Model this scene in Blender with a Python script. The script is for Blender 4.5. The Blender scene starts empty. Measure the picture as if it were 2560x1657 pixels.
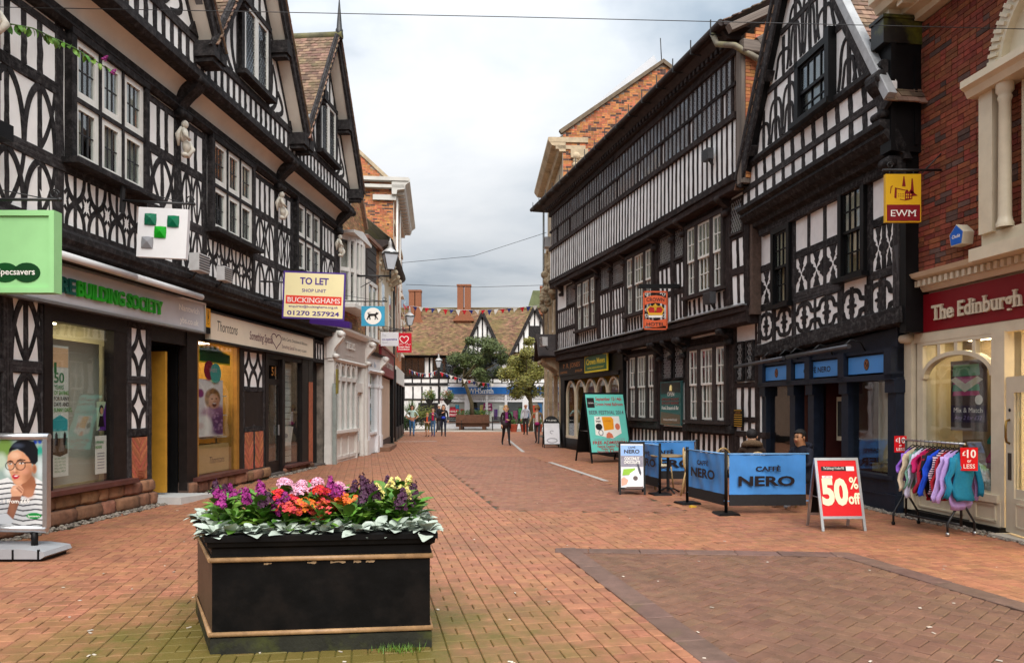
import bpy, bmesh, math, random
from mathutils import Vector, Matrix, Euler
random.seed(7)
R = math.radians
scene = bpy.context.scene
COL = scene.collection
# ---------------------------------------------------------------- camera
FPX, HZ, CAMH = 1800.0, 1015.0, 1.65       # focal length and horizon row of the 2560 px photograph
cam_data = bpy.data.cameras.new("camera")
cam_data.sensor_width = 36.0
cam_data.lens = 36.0 * FPX / 2560.0
cam_data.shift_y = (HZ - 1657 / 2.0) / 2560.0
cam_data.clip_start, cam_data.clip_end = 0.1, 2000.0
camera = bpy.data.objects.new("camera", cam_data)
COL.objects.link(camera)
camera.location = (0.0, 0.0, CAMH)
camera.rotation_euler = (R(90), 0, 0)
scene.camera = camera
# ---------------------------------------------------------------- sky, sun, exposure
SUN_EL, SUN_AZ = R(50), R(166)             # azimuth clockwise from +Y: behind the camera, a little to the left
world = bpy.data.worlds.new("World")
scene.world = world
world.use_nodes = True
def build_sky():
 nt = world.node_tree; N, Lk = nt.nodes, nt.links
 for n in list(N): N.remove(n)
 out = N.new("ShaderNodeOutputWorld"); bg = N.new("ShaderNodeBackground"); bg.inputs[1].default_value = 0.1
 sky = N.new("ShaderNodeTexSky"); sky.sky_type = 'NISHITA'; sky.sun_disc = False
 sky.sun_elevation = SUN_EL; sky.sun_rotation = SUN_AZ; sky.air_density = 1.0; sky.dust_density = 2.0
 tc = N.new("ShaderNodeTexCoord"); sep = N.new("ShaderNodeSeparateXYZ"); Lk.new(tc.outputs['Generated'], sep.inputs[0])
 def m(op, a, b):
  n = N.new("ShaderNodeMath"); n.operation = op
  for i, q in enumerate((a, b)):
   if isinstance(q, (int, float)): n.inputs[i].default_value = q
   else: Lk.new(q, n.inputs[i])
  return n.outputs[0]
 zc = m('ADD', m('MAXIMUM', sep.outputs[2], 0.0), 0.22)
 cb = N.new("ShaderNodeCombineXYZ")
 Lk.new(m('DIVIDE', sep.outputs[0], zc), cb.inputs[0]); Lk.new(m('DIVIDE', sep.outputs[1], zc), cb.inputs[1])
 n1 = N.new("ShaderNodeTexNoise"); n1.inputs['Scale'].default_value = 1.15; n1.inputs['Detail'].default_value = 7; n1.inputs['Roughness'].default_value = 0.52
 n1.inputs['Distortion'].default_value = 0.25
 mp = N.new("ShaderNodeMapping"); mp.inputs['Location'].default_value = (3.2, 1.7, 0); mp.inputs['Scale'].default_value = (0.8, 1.15, 1)
 Lk.new(cb.outputs[0], mp.inputs[0]); Lk.new(mp.outputs[0], n1.inputs['Vector'])
 rp = N.new("ShaderNodeValToRGB"); e = rp.color_ramp.elements
 e[0].position = 0.38; e[0].color = (1.75, 2.1, 2.45, 1)
 e[1].position = 0.64; e[1].color = (4.45, 4.5, 4.55, 1)
 k = rp.color_ramp.elements.new(0.50); k.color = (3.5, 3.68, 3.86, 1)
 Lk.new(n1.outputs[0], rp.inputs[0])
 mix = N.new("ShaderNodeMixRGB"); mix.inputs[0].default_value = 0.93   # a closed cloud deck with a little blue behind
 Lk.new(sky.outputs[0], mix.inputs[1]); Lk.new(rp.outputs[0], mix.inputs[2])
 gr = N.new("ShaderNodeMixRGB"); gr.blend_type = 'MULTIPLY'; gr.inputs[0].default_value = 1.0     # an overcast sky is brighter towards the zenith
 Lk.new(m('ADD', m('MULTIPLY', m('MAXIMUM', sep.outputs[2], 0.0), 1.45), 0.38), gr.inputs[2]); Lk.new(mix.outputs[0], gr.inputs[1]); mix = gr
 Lk.new(mix.outputs[0], bg.inputs[0]); Lk.new(bg.outputs[0], out.inputs[0])
build_sky()
sun_data = bpy.data.lights.new("sun", 'SUN')
sun_data.energy = 1.5; sun_data.angle = R(50); sun_data.color = (1.0, 0.95, 0.88)
sun = bpy.data.objects.new("sun", sun_data); COL.objects.link(sun)
sd = Vector((math.sin(SUN_AZ) * math.cos(SUN_EL), math.cos(SUN_AZ) * math.cos(SUN_EL), math.sin(SUN_EL)))
sun.rotation_euler = sd.to_track_quat('Z', 'Y').to_euler()
sun.location = (0, 0, 30)
vs = scene.view_settings
scene.display_settings.display_device = 'sRGB'
vs.view_transform = 'Standard'; vs.look = 'None'; vs.gamma = 1.0; vs.use_curve_mapping = False
vs.exposure = 1.42
scene.cycles.max_bounces = 6; scene.cycles.transparent_max_bounces = 12
scene.cycles.diffuse_bounces = 4; scene.cycles.glossy_bounces = 3; scene.cycles.caustics_reflective = False; scene.cycles.caustics_refractive = False
scene.cycles.use_denoising = True
# ---------------------------------------------------------------- materials
MATS = {}
def mat(name, col, rough=0.6, var=0.15, scale=6.0, bump=0.0, bscale=40.0, rnd=0.0, rndhue=0.0, spec=0.4, metal=0.0, coat=0.0,
  dirt=None, dirt_scale=1.5, dirt_amt=0.5, grain=False, emit=None):
 """Procedural surface: colour broken up by noise, per-piece variation (rnd), optional dirt patches, fine relief."""
 if name in MATS: return MATS[name]
 m = bpy.data.materials.new(name); MATS[name] = m; m.use_nodes = True
 nt = m.node_tree; N, Lk = nt.nodes, nt.links
 b = N['Principled BSDF']
 b.inputs['Roughness'].default_value = rough; b.inputs['Metallic'].default_value = metal
 b.inputs['Specular IOR Level'].default_value = spec
 if coat: b.inputs['Coat Weight'].default_value = coat; b.inputs['Coat Roughness'].default_value = 0.15
 geo = N.new("ShaderNodeNewGeometry")
 vec = geo.outputs['Position']
 if grain:
  tc = N.new("ShaderNodeTexCoord"); mp = N.new("ShaderNodeMapping"); mp.inputs['Scale'].default_value = (2.2, 5, 9)
  oi = N.new("ShaderNodeObjectInfo"); cb = N.new("ShaderNodeCombineXYZ")
  sc = N.new("ShaderNodeMath"); sc.operation = 'MULTIPLY'; sc.inputs[1].default_value = 57.0
  Lk.new(oi.outputs['Random'], sc.inputs[0]); Lk.new(sc.outputs[0], cb.inputs[0]); Lk.new(sc.outputs[0], cb.inputs[2])
  Lk.new(cb.outputs[0], mp.inputs['Location']); Lk.new(tc.outputs['Object'], mp.inputs[0]); vec = mp.outputs[0]; scale = 1.0
 nz = N.new("ShaderNodeTexNoise"); nz.inputs['Scale'].default_value = scale; nz.inputs['Detail'].default_value = 6; nz.inputs['Roughness'].default_value = 0.62
 Lk.new(vec, nz.inputs['Vector'])
 mr = N.new("ShaderNodeMapRange"); mr.inputs[1].default_value = 0.3; mr.inputs[2].default_value = 0.7
 mr.inputs[3].default_value = 1 - var; mr.inputs[4].default_value = 1 + var
 Lk.new(nz.outputs[0], mr.inputs[0])
 val = mr.outputs[0]
 hsv = N.new("ShaderNodeHueSaturation"); hsv.inputs['Color'].default_value = (*col, 1)
 if rnd or rndhue:
  oi = N.new("ShaderNodeObjectInfo"); ad = N.new("ShaderNodeMath"); ad.operation = 'ADD'
  fr = N.new("ShaderNodeMath"); fr.operation = 'FRACT'
  Lk.new(oi.outputs['Random'], ad.inputs[0]); Lk.new(geo.outputs['Random Per Island'], ad.inputs[1]); Lk.new(ad.outputs[0], fr.inputs[0])
  r2 = N.new("ShaderNodeMapRange"); r2.inputs[3].default_value = 1 - rnd; r2.inputs[4].default_value = 1 + rnd
  Lk.new(fr.outputs[0], r2.inputs[0])
  mu = N.new("ShaderNodeMath"); mu.operation = 'MULTIPLY'; Lk.new(r2.outputs[0], mu.inputs[0]); Lk.new(val, mu.inputs[1]); val = mu.outputs[0]
  if rndhue:
   wn = N.new("ShaderNodeTexWhiteNoise"); wn.noise_dimensions = '1D'; Lk.new(fr.outputs[0], wn.inputs['W'])
   r3 = N.new("ShaderNodeMapRange"); r3.inputs[3].default_value = 0.5 - rndhue; r3.inputs[4].default_value = 0.5 + rndhue
   Lk.new(wn.outputs['Value'], r3.inputs[0]); Lk.new(r3.outputs[0], hsv.inputs['Hue'])
 Lk.new(val, hsv.inputs['Value'])
 colout = hsv.outputs[0]
 if dirt:
  dn = N.new("ShaderNodeTexNoise"); dn.inputs['Scale'].default_value = dirt_scale; dn.inputs['Detail'].default_value = 5; dn.inputs['Roughness'].default_value = 0.65
  Lk.new(geo.outputs['Position'], dn.inputs['Vector'])
  dr = N.new("ShaderNodeMapRange"); dr.inputs[1].default_value = 0.48; dr.inputs[2].default_value = 0.72; dr.inputs[3].default_value = 0; dr.inputs[4].default_value = dirt_amt
  Lk.new(dn.outputs[0], dr.inputs[0])
  mx = N.new("ShaderNodeMixRGB"); mx.inputs[2].default_value = (*dirt, 1); Lk.new(dr.outputs[0], mx.inputs[0]); Lk.new(colout, mx.inputs[1]); colout = mx.outputs[0]
 Lk.new(colout, b.inputs['Base Color'])
 if emit:
  b.inputs['Emission Color'].default_value = (*col, 1); b.inputs['Emission Strength'].default_value = emit
 if bump:
  bn = N.new("ShaderNodeTexNoise"); bn.inputs['Scale'].default_value = bscale if not grain else 3.0; bn.inputs['Detail'].default_value = 4
  Lk.new(vec, bn.inputs['Vector'])
  bp = N.new("ShaderNodeBump"); bp.inputs['Strength'].default_value = bump; bp.inputs['Distance'].default_value = 0.01
  Lk.new(bn.outputs[0], bp.inputs['Height']); Lk.new(bp.outputs[0], b.inputs['Normal'])
 return m
def glass_mat(name, tint=(0.85, 0.88, 0.87), refl=0.06, wob=0.15):
 """Window glass: clear with fresnel reflection and a slightly wavy surface."""
 if name in MATS: return MATS[name]
 m = bpy.data.materials.new(name); MATS[name] = m; m.use_nodes = True
 nt = m.node_tree; N, Lk = nt.nodes, nt.links
 N.remove(N['Principled BSDF']); out = N['Material Output']
 tr = N.new("ShaderNodeBsdfTransparent"); tr.inputs[0].default_value = (*tint, 1)
 gl = N.new("ShaderNodeBsdfGlossy"); gl.inputs['Roughness'].default_value = 0.02; gl.inputs[0].default_value = (0.95, 0.97, 1, 1)
 fr = N.new("ShaderNodeFresnel"); ior = N.new("ShaderNodeMapRange"); ior.inputs[3].default_value = 1.5; ior.inputs[4].default_value = 1 / 1.5   # both faces of a pane reflect alike
 mr = N.new("ShaderNodeMath"); mr.operation = 'ADD'; mr.inputs[1].default_value = refl; mr.use_clamp = True
 geo = N.new("ShaderNodeNewGeometry"); nz = N.new("ShaderNodeTexNoise"); nz.inputs['Scale'].default_value = 2.0
 bp = N.new("ShaderNodeBump"); bp.inputs['Strength'].default_value = wob; bp.inputs['Distance'].default_value = 0.02
 Lk.new(geo.outputs['Backfacing'], ior.inputs[0]); Lk.new(ior.outputs[0], fr.inputs[0])
 Lk.new(geo.outputs['Position'], nz.inputs['Vector']); Lk.new(nz.outputs[0], bp.inputs['Height']); Lk.new(bp.outputs[0], gl.inputs['Normal'])
 mx = N.new("ShaderNodeMixShader"); Lk.new(fr.outputs[0], mr.inputs[0]); Lk.new(mr.outputs[0], mx.inputs[0])
 Lk.new(tr.outputs[0], mx.inputs[1]); Lk.new(gl.outputs[0], mx.inputs[2]); Lk.new(mx.outputs[0], out.inputs[0])
 return m
def emat(name, col, st):
 m = bpy.data.materials.new(name); m.use_nodes = True; N = m.node_tree.nodes
 b = N['Principled BSDF']; b.inputs['Base Color'].default_value = (*col, 1); b.inputs['Emission Color'].default_value = (*col, 1); b.inputs['Emission Strength'].default_value = st
 MATS[name] = m; return m
def paint(name, hexcol, rough=0.45, var=0.05, **k):
 """Paint or print given as an sRGB hex colour."""
 return mat(name, hx(hexcol), rough, var, k.pop('scale', 3.0), **k)
def hx(h):
 h = h.lstrip('#'); o = []
 for i in (0, 2, 4):
  c = int(h[i:i + 2], 16) / 255.0; o.append(c / 12.92 if c <= 0.04045 else ((c + 0.055) / 1.055) ** 2.4)
 return tuple(o)
TIMBER = mat("old_black_timber", (0.024, 0.021, 0.0215), 0.8, 0.85, bump=1.0, rnd=0.5, grain=True, spec=0.2, dirt=(.13, .12, .12), dirt_scale=13, dirt_amt=.6)
TIMBERM = mat("black_timber_moulding", (0.016, 0.014, 0.0145), 0.72, 0.7, 9.0, bump=0.5, bscale=30, rnd=0.35, spec=0.2, dirt=(.10, .09, .09), dirt_scale=11, dirt_amt=.5)
TIMBERB = mat("old_brown_timber", (0.022, 0.0145, 0.0135), 0.8, 0.6, bump=0.6, rnd=0.4, grain=True, spec=.2, dirt=(.10, .075, .07), dirt_scale=7, dirt_amt=.5)
TIMBERBM = mat("brown_timber_moulding", (0.027, 0.0175, 0.016), 0.7, 0.5, 7.0, bump=0.35, bscale=30, rnd=0.25)
TIMBERG = mat("weathered_grey_timber", (0.16, 0.13, 0.11), 0.8, 0.5, bump=0.6, rnd=0.3, grain=True)
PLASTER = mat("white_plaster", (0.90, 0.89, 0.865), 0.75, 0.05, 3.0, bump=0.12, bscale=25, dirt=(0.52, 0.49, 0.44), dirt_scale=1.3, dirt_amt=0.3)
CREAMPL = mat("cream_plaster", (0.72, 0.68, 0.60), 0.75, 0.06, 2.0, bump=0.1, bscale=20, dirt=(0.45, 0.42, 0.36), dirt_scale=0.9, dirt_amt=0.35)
BLACKP = mat("black_gloss_paint", (0.006, 0.006, 0.0065), 0.45, 0.3, 8.0, bump=0.1, bscale=30, spec=0.18)
WHITEP = mat("white_gloss_paint", (0.78, 0.77, 0.72), 0.35, 0.06, 9.0, bump=0.05, dirt=(0.5, 0.47, 0.4), dirt_scale=4, dirt_amt=0.25)
CREAMP = mat("cream_gloss_paint", (0.66, 0.58, 0.43), 0.38, 0.06, 5.0, bump=0.05, dirt=(0.4, 0.33, 0.22), dirt_scale=3, dirt_amt=0.25)
IRON = mat("black_iron", (0.012, 0.012, 0.013), 0.45, 0.3, 20, spec=0.5)
LEADING = mat("lead_cames", (0.035, 0.035, 0.038), 0.5, 0.2, 20)
LEADG = mat("grey_lead_sheet", (0.20, 0.21, 0.22), 0.5, 0.25, 5, bump=0.1, dirt=(0.10, 0.12, 0.05), dirt_scale=2.0, dirt_amt=0.5)
STEEL = mat("brushed_aluminium", (0.55, 0.56, 0.57), 0.32, 0.06, 20, metal=0.9)
GREYP = mat("grey_powder_coat", (0.33, 0.34, 0.36), 0.4, 0.05, 10)
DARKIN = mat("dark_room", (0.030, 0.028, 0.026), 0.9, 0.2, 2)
GLASS = glass_mat("window_glass")
SHOPGL = glass_mat("shop_window_glass", (0.93, 0.95, 0.94), 0.02, 0.05)
CURTAIN = mat("net_curtain", (0.62, 0.60, 0.54), 0.9, 0.1, 14)
CURTAINB = mat("beige_curtain", (0.45, 0.33, 0.20), 0.9, 0.15, 12)
BRICKR = mat("red_orange_brick", (0.22, 0.055, 0.027), 0.85, 0.3, 18, bump=0.4, bscale=60, rnd=0.3, rndhue=0.015, dirt=(0.06, 0.04, 0.035), dirt_scale=2.2, dirt_amt=0.35)
BRICKO = mat("orange_brick", (0.50, 0.19, 0.075), 0.85, 0.25, 12, bump=0.3, rnd=0.3, rndhue=0.02, dirt=(0.10, 0.06, 0.045), dirt_scale=1.2, dirt_amt=0.35)
BRICKD = mat("dark_burnt_brick", (0.10, 0.055, 0.045), 0.85, 0.3, 12, bump=0.3, rnd=0.4)
BRICKB = mat("buff_brown_brick", (0.32, 0.175, 0.085), 0.85, 0.3, 12, bump=0.3, rnd=0.35, rndhue=0.02)
MORTAR = mat("lime_mortar", (0.36, 0.30, 0.24), 0.9, 0.2, 12, bump=0.2)
MORTARD = mat("sooty_mortar", (0.10, 0.065, 0.05), 0.9, 0.3, 12, bump=0.2)
STONE = mat("red_sandstone", (0.26, 0.125, 0.07), 0.9, 0.35, 7, bump=0.7, bscale=18, rnd=0.3, rndhue=0.015, dirt=(0.07, 0.05, 0.035), dirt_scale=3, dirt_amt=0.6)
STONEC = mat("pale_sandstone", (0.50, 0.40, 0.27), 0.85, 0.2, 5, bump=0.3, bscale=20, rnd=0.15, dirt=(0.14, 0.11, 0.07), dirt_scale=1.3, dirt_amt=0.6)
TILE = mat("clay_roof_tile", (0.20, 0.12, 0.085), 0.85, 0.35, 8, bump=0.4, bscale=40, rnd=0.45, rndhue=0.02, dirt=(0.16, 0.15, 0.06), dirt_scale=1.4, dirt_amt=0.6)
TILEO = mat("mossy_orange_tile", (0.19, 0.112, 0.062), 0.9, 0.35, 2.5, bump=0.3, rnd=0.4, rndhue=0.025, dirt=(0.17, 0.145, 0.045), dirt_scale=0.55, dirt_amt=0.75)
SLATE = mat("roof_slate", (0.13, 0.13, 0.10), 0.7, 0.3, 4, rnd=0.3, dirt=(0.16, 0.17, 0.06), dirt_scale=0.8, dirt_amt=0.6)
# ---------------------------------------------------------------- mesh builder
class MB:
 def __init__(s): s.v = []; s.f = []; s.m = []; s.sm = []
 def add(s, vs, fs, m=0, smooth=False):
  o = len(s.v); s.v += [tuple(v) for v in vs]
  for f in fs: s.f.append([i + o for i in f]); s.m.append(m); s.sm.append(smooth)
 def box(s, x0, x1, y0, y1, z0, z1, m=0):
  if x0 > x1: x0, x1 = x1, x0
  if y0 > y1: y0, y1 = y1, y0
  if z0 > z1: z0, z1 = z1, z0
  s.add([(x0, y0, z0), (x1, y0, z0), (x1, y1, z0), (x0, y1, z0), (x0, y0, z1), (x1, y0, z1), (x1, y1, z1), (x0, y1, z1)],
    [(0, 3, 2, 1), (4, 5, 6, 7), (0, 1, 5, 4), (1, 2, 6, 5), (2, 3, 7, 6), (3, 0, 4, 7)], m)
 def cbox(s, c, hx_, hy, hz, M=None, m=0):
  vs = []
  for z in (-1, 1):
   for x, y in ((-1, -1), (1, -1), (1, 1), (-1, 1)):
    v = Vector((x * hx_, y * hy, z * hz)); v = (M @ v if M else v); vs.append(v + Vector(c))
  s.add(vs, [(0, 3, 2, 1), (4, 5, 6, 7), (0, 1, 5, 4), (1, 2, 6, 5), (2, 3, 7, 6), (3, 0, 4, 7)], m)
 def prism(s, pts, y0, y1, m=0, mside=None):
  """polygon in the x,z plane pushed from y0 to y1"""
  n = len(pts); a = sum(pts[i][0] * pts[(i + 1) % n][1] - pts[(i + 1) % n][0] * pts[i][1] for i in range(n))
  if a < 0: pts = pts[::-1]
  s.add([(x, y0, z) for x, z in pts] + [(x, y1, z) for x, z in pts], [], m)
  o = len(s.v) - 2 * n
  s.f.append([o + i for i in range(n)]); s.m.append(m); s.sm.append(False)
  s.f.append([o + n + i for i in range(n)][::-1]); s.m.append(m); s.sm.append(False)
  for i in range(n):
   j = (i + 1) % n; s.f.append([o + i, o + n + i, o + n + j, o + j]); s.m.append(m if mside is None else mside); s.sm.append(False)
 def strip(s, pts, w, y0, y1, m=0):
  """curved timber: a polyline in x,z given a width and pushed from y0 to y1"""
  n = len(pts); L_, R_ = [], []
  for i in range(n):
   a = pts[max(0, i - 1)]; b = pts[min(n - 1, i + 1)]
   dx, dz = b[0] - a[0], b[1] - a[1]; d = math.hypot(dx, dz) or 1
   ww = w[i] if isinstance(w, (list, tuple)) else w
   px, pz = -dz / d * ww / 2, dx / d * ww / 2
   L_.append((pts[i][0] + px, pts[i][1] + pz)); R_.append((pts[i][0] - px, pts[i][1] - pz))
  vs = []
  for i in range(n):
   vs += [(L_[i][0], y0, L_[i][1]), (R_[i][0], y0, R_[i][1]), (R_[i][0], y1, R_[i][1]), (L_[i][0], y1, L_[i][1])]
  fs = []
  for i in range(n - 1):
   for k in range(4):
    a = i * 4 + k; b = i * 4 + (k + 1) % 4; fs.append((a, a + 4, b + 4, b))
  fs += [(0, 1, 2, 3), tuple((n - 1) * 4 + q for q in (3, 2, 1, 0))]
  s.add(vs, fs, m)
 def tube(s, pts, r, n=8, m=0, caps=True, smooth=True):
  pts = [Vector(p) for p in pts]; k = len(pts); vs = []
  up = Vector((0, 0, 1)); prev = None
  for i in range(k):
   t = (pts[min(k - 1, i + 1)] - pts[max(0, i - 1)]).normalized()
   if prev is None:
    a = t.cross(up) if abs(t.z) < 0.95 else t.cross(Vector((1, 0, 0)))
   else: a = prev - t * prev.dot(t)
   a.normalize(); prev = a; b = t.cross(a)
   rr = r[i] if isinstance(r, (list, tuple)) else r
   for q in range(n):
    th = 2 * math.pi * q / n; vs.append(pts[i] + a * (rr * math.cos(th)) + b * (rr * math.sin(th)))
  fs = [(i * n + q, i * n + (q + 1) % n, (i + 1) * n + (q + 1) % n, (i + 1) * n + q) for i in range(k - 1) for q in range(n)]
  s.add(vs, fs, m, smooth)
  if caps:
   o = len(s.v) - k * n
   s.f.append([o + q for q in range(n)][::-1]); s.m.append(m); s.sm.append(False)
   s.f.append([o + (k - 1) * n + q for q in range(n)]); s.m.append(m); s.sm.append(False)
 def lathe(s, prof, c=(0, 0, 0), n=14, m=0, smooth=True):
  vs = [(c[0] + r * math.cos(2 * math.pi * q / n), c[1] + r * math.sin(2 * math.pi * q / n), c[2] + z) for r, z in prof for q in range(n)]
  fs = [(i * n + q, i * n + (q + 1) % n, (i + 1) * n + (q + 1) % n, (i + 1) * n + q) for i in range(len(prof) - 1) for q in range(n)]
  s.add(vs, fs, m, smooth)
 def ball(s, c, r, n=10, k=7, m=0, sc=(1, 1, 1)):
  prof = [(max(1e-4, math.sin(math.pi * i / k)), -math.cos(math.pi * i / k)) for i in range(k + 1)]
  vs = [(c[0] + sc[0] * r * p * math.cos(2 * math.pi * q / n), c[1] + sc[1] * r * p * math.sin(2 * math.pi * q / n), c[2] + sc[2] * r * z) for p, z in prof for q in range(n)]
  fs = [(i * n + q, i * n + (q + 1) % n, (i + 1) * n + (q + 1) % n, (i + 1) * n + q) for i in range(k) for q in range(n)]
  s.add(vs, fs, m, True)
 def xf(s, M, start=0):
  s.v[start:] = [tuple(M @ Vector(v)) for v in s.v[start:]]
 def mesh(s, name, mats, fix=True):
  me = bpy.data.meshes.new(name); me.from_pydata(s.v, [], s.f)
  for q in (mats if isinstance(mats, (list, tuple)) else [mats]): me.materials.append(q)
  me.polygons.foreach_set('material_index', s.m); me.polygons.foreach_set('use_smooth', s.sm)
  if fix:
   bm = bmesh.new(); bm.from_mesh(me); bmesh.ops.recalc_face_normals(bm, faces=bm.faces); bm.to_mesh(me); bm.free()
  me.update(); return me
 def build(s, name, mats, parent=None, loc=None, rot=None, fix=True, **props):
  return link(name, s.mesh(name, mats, fix), parent, loc, rot, **props)
def link(name, me, parent=None, loc=None, rot=None, scale=None, **props):
 o = bpy.data.objects.new(name, me); COL.objects.link(o)
 if parent: o.parent = parent
 if loc is not None: o.location = loc
 if rot is not None: o.rotation_euler = rot
 if scale is not None: o.scale = scale
 for k, v in props.items():
  if v is not None: o['category' if k == 'cat' else k] = v
 return o
def thing(name, label, cat, loc=(0, 0, 0), rz=0.0, group=None):
 o = bpy.data.objects.new(name, None); COL.objects.link(o); o.location = loc; o.rotation_euler = (0, 0, rz); o.empty_display_size = 0.2
 o['label'] = label; o['category'] = cat
 if group: o['group'] = group
 return o
def dup(root, loc, rz=None, label=None):
 """copy of a thing with copies of its parts and sub-parts, sharing mesh data"""
 r = root.copy(); COL.objects.link(r); r.location = loc
 if rz is not None: r.rotation_euler = (0, 0, rz)
 if label: r['label'] = label
 for ch in root.children:
  c = ch.copy(); COL.objects.link(c); c.parent = r
  for g_ in ch.children:
   d = g_.copy(); COL.objects.link(d); d.parent = c
 return r
# ---------------------------------------------------------------- lettering
TXT = {}
def text_mesh(body, size=1.0, bold=0.0, shear=0.0, xs=1.0, serif=False, depth=0.0, spacing=1.0, align='CENTER', mats=()):
 cu = bpy.data.curves.new("lettering", 'FONT'); cu.body = body; cu.size = 1.0; cu.offset = bold; cu.shear = shear
 cu.align_x = align; cu.align_y = 'BOTTOM_BASELINE'; cu.space_character = spacing; cu.extrude = 0; cu.resolution_u = 3; cu.fill_mode = 'FRONT'
 ob = bpy.data.objects.new("lettering", cu); me = bpy.data.meshes.new_from_object(ob)
 bpy.data.objects.remove(ob); bpy.data.curves.remove(cu)
 vs = [(v.co.x, v.co.y) for v in me.vertices]; fs = [list(p.vertices) for p in me.polygons]
 edges = {}
 for p in fs:
  for i in range(len(p)):
   k = tuple(sorted((p[i], p[(i + 1) % len(p)]))); edges[k] = edges.get(k, 0) + 1
 bnd = [k for k, c in edges.items() if c == 1]
 bpy.data.meshes.remove(me)
 b = MB(); rect = []
 if serif:
  cap = max((v[1] for v in vs), default=0.7)
  for a, c in bnd:
   (x0, y0), (x1, y1) = vs[a], vs[c]
   if abs(y0 - y1) < 0.004 and 0.03 < abs(x0 - x1) < 0.22 and (abs(y0 + bold) < 0.03 or y0 > 0.45):
    xa, xb = min(x0, x1) - 0.06, max(x0, x1) + 0.06
    rect.append((xa, xb, y0, y0 + 0.06) if y0 < 0.2 else (xa, xb, y0 - 0.06, y0))
 # local frame: x right, z up, front towards -y
 q = [(x * size * xs, -depth, y * size) for x, y in vs]
 b.add(q, fs)
 for xa, xb, ya, yb in rect: b.box(xa * size * xs, xb * size * xs, -depth - 0.0006, 0, ya * size, yb * size)
 if depth > 0:
  o = len(b.v); b.add([(x, 0, z) for x, _, z in q], [])
  for a, c in bnd: b.f.append([a, c, o + c, o + a]); b.m.append(0); b.sm.append(False)
 return b
def put_text(name, body, parent, x, z, y, size, m, fit=None, rot=None, **k):
 """flat or raised lettering on a sign: x is the centre, z the baseline, y the face; fit = width the line must have"""
 b = text_mesh(body, size, **k)
 if fit and b.v:
  w = max(v[0] for v in b.v) - min(v[0] for v in b.v); s_ = fit / w
  b.v = [(v[0] * s_, v[1], v[2]) for v in b.v]
 if b.v and k.get('align', 'CENTER') == 'CENTER':
  mid = (max(v[0] for v in b.v) + min(v[0] for v in b.v)) / 2; b.v = [(v[0] - mid, v[1], v[2]) for v in b.v]
 return b.build(name, m, parent, (x, y, z), rot, fix=False)
# ---------------------------------------------------------------- facades
class Facade:
 """A street front: an Empty at its left ground corner (seen from the street), x along the front, y into the house, z up."""
 def __init__(s, name, label, cat, p, d, group=None):
  s.p = Vector((p[0], p[1])); s.d = Vector(d).normalized(); s.n = Vector((-s.d.y, s.d.x))
  s.o = thing(name, label, cat, (p[0], p[1], 0), math.atan2(s.d.y, s.d.x), group) if name else None
  s.rz = math.atan2(s.d.y, s.d.x)
 def W(s, u, w, z):
  q = s.p + s.d * u + s.n * w; return (q.x, q.y, z)
 def uz(s, px, py, w=0.0):
  """where the photograph's pixel falls on the plane w behind the front"""
  a = (px - 1280.0) / FPX; q = s.p + s.n * w
  u = (a * q.y - q.x) / (s.d.x - a * s.d.y); t = q.y + s.d.y * u
  return u, CAMH - (py - HZ) / FPX * t
def beam_mesh(name, m, seed, bow=0.0, seg=5):
 rd = random.Random(seed); vs = []; fs = []
 for i in range(seg + 1):
  x = i / seg; c = bow * 4 * x * (1 - x)
  for (y, z) in ((-.5, -.42), (-.5, .42), (-.42, .5), (.5, .5), (.5, -.5), (-.42, -.5)):
   vs.append((x, y + rd.uniform(-.05, .05) * (y < 0), z + c + rd.uniform(-.05, .05)))
 for i in range(seg):
  for k in range(6):
   fs.append((i * 6 + k, i * 6 + (k + 1) % 6, i * 6 + 6 + (k + 1) % 6, i * 6 + 6 + k))
 fs += [tuple(range(6))[::-1], tuple(seg * 6 + k for k in range(6))]
 b = MB(); b.add(vs, fs); return b.mesh(name, m)
BEAMS = {}
for key, m_ in (('k', TIMBER), ('b', TIMBERB), ('g', TIMBERG)):
 BEAMS[key] = [beam_mesh("timber", m_, 10 * i + ord(key), 0.0) for i in range(4)]
rb = random.Random(3)
def timber(parent, name, p, q, width, front, depth=0.14, key='k'):
 """straight timber from p=(u,z) to q, its face at w=front"""
 du, dz = q[0] - p[0], q[1] - p[1]; L_ = math.hypot(du, dz)
 f = front - rb.uniform(0.001, 0.008)
 return link(name, rb.choice(BEAMS[key]), parent, (p[0], f + depth / 2, p[1]), (0, -math.atan2(dz, du), 0), (L_, depth, width))
def post(parent, name, u, z0, z1, width, front, depth=0.16, key='k'): return timber(parent, name, (u, z0), (u, z1), width, front, depth, key)
def rail(parent, name, u0, u1, z, width, front, depth=0.16, key='k'): return timber(parent, name, (u0, z), (u1, z), width, front, depth, key)
def bez(p0, p1, p2, n=9):
 return [((1 - t) ** 2 * p0[0] + 2 * t * (1 - t) * p1[0] + t * t * p2[0], (1 - t) ** 2 * p0[1] + 2 * t * (1 - t) * p1[1] + t * t * p2[1]) for t in [i / (n - 1) for i in range(n)]]
def curve_timber(parent, name, pts, w, front, depth=0.1, m=None):
 b = MB(); f = front - rb.uniform(0.001, 0.012)
 b.strip(pts, w, f, f + depth); return b.build(name, m or TIMBERM, parent)
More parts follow.
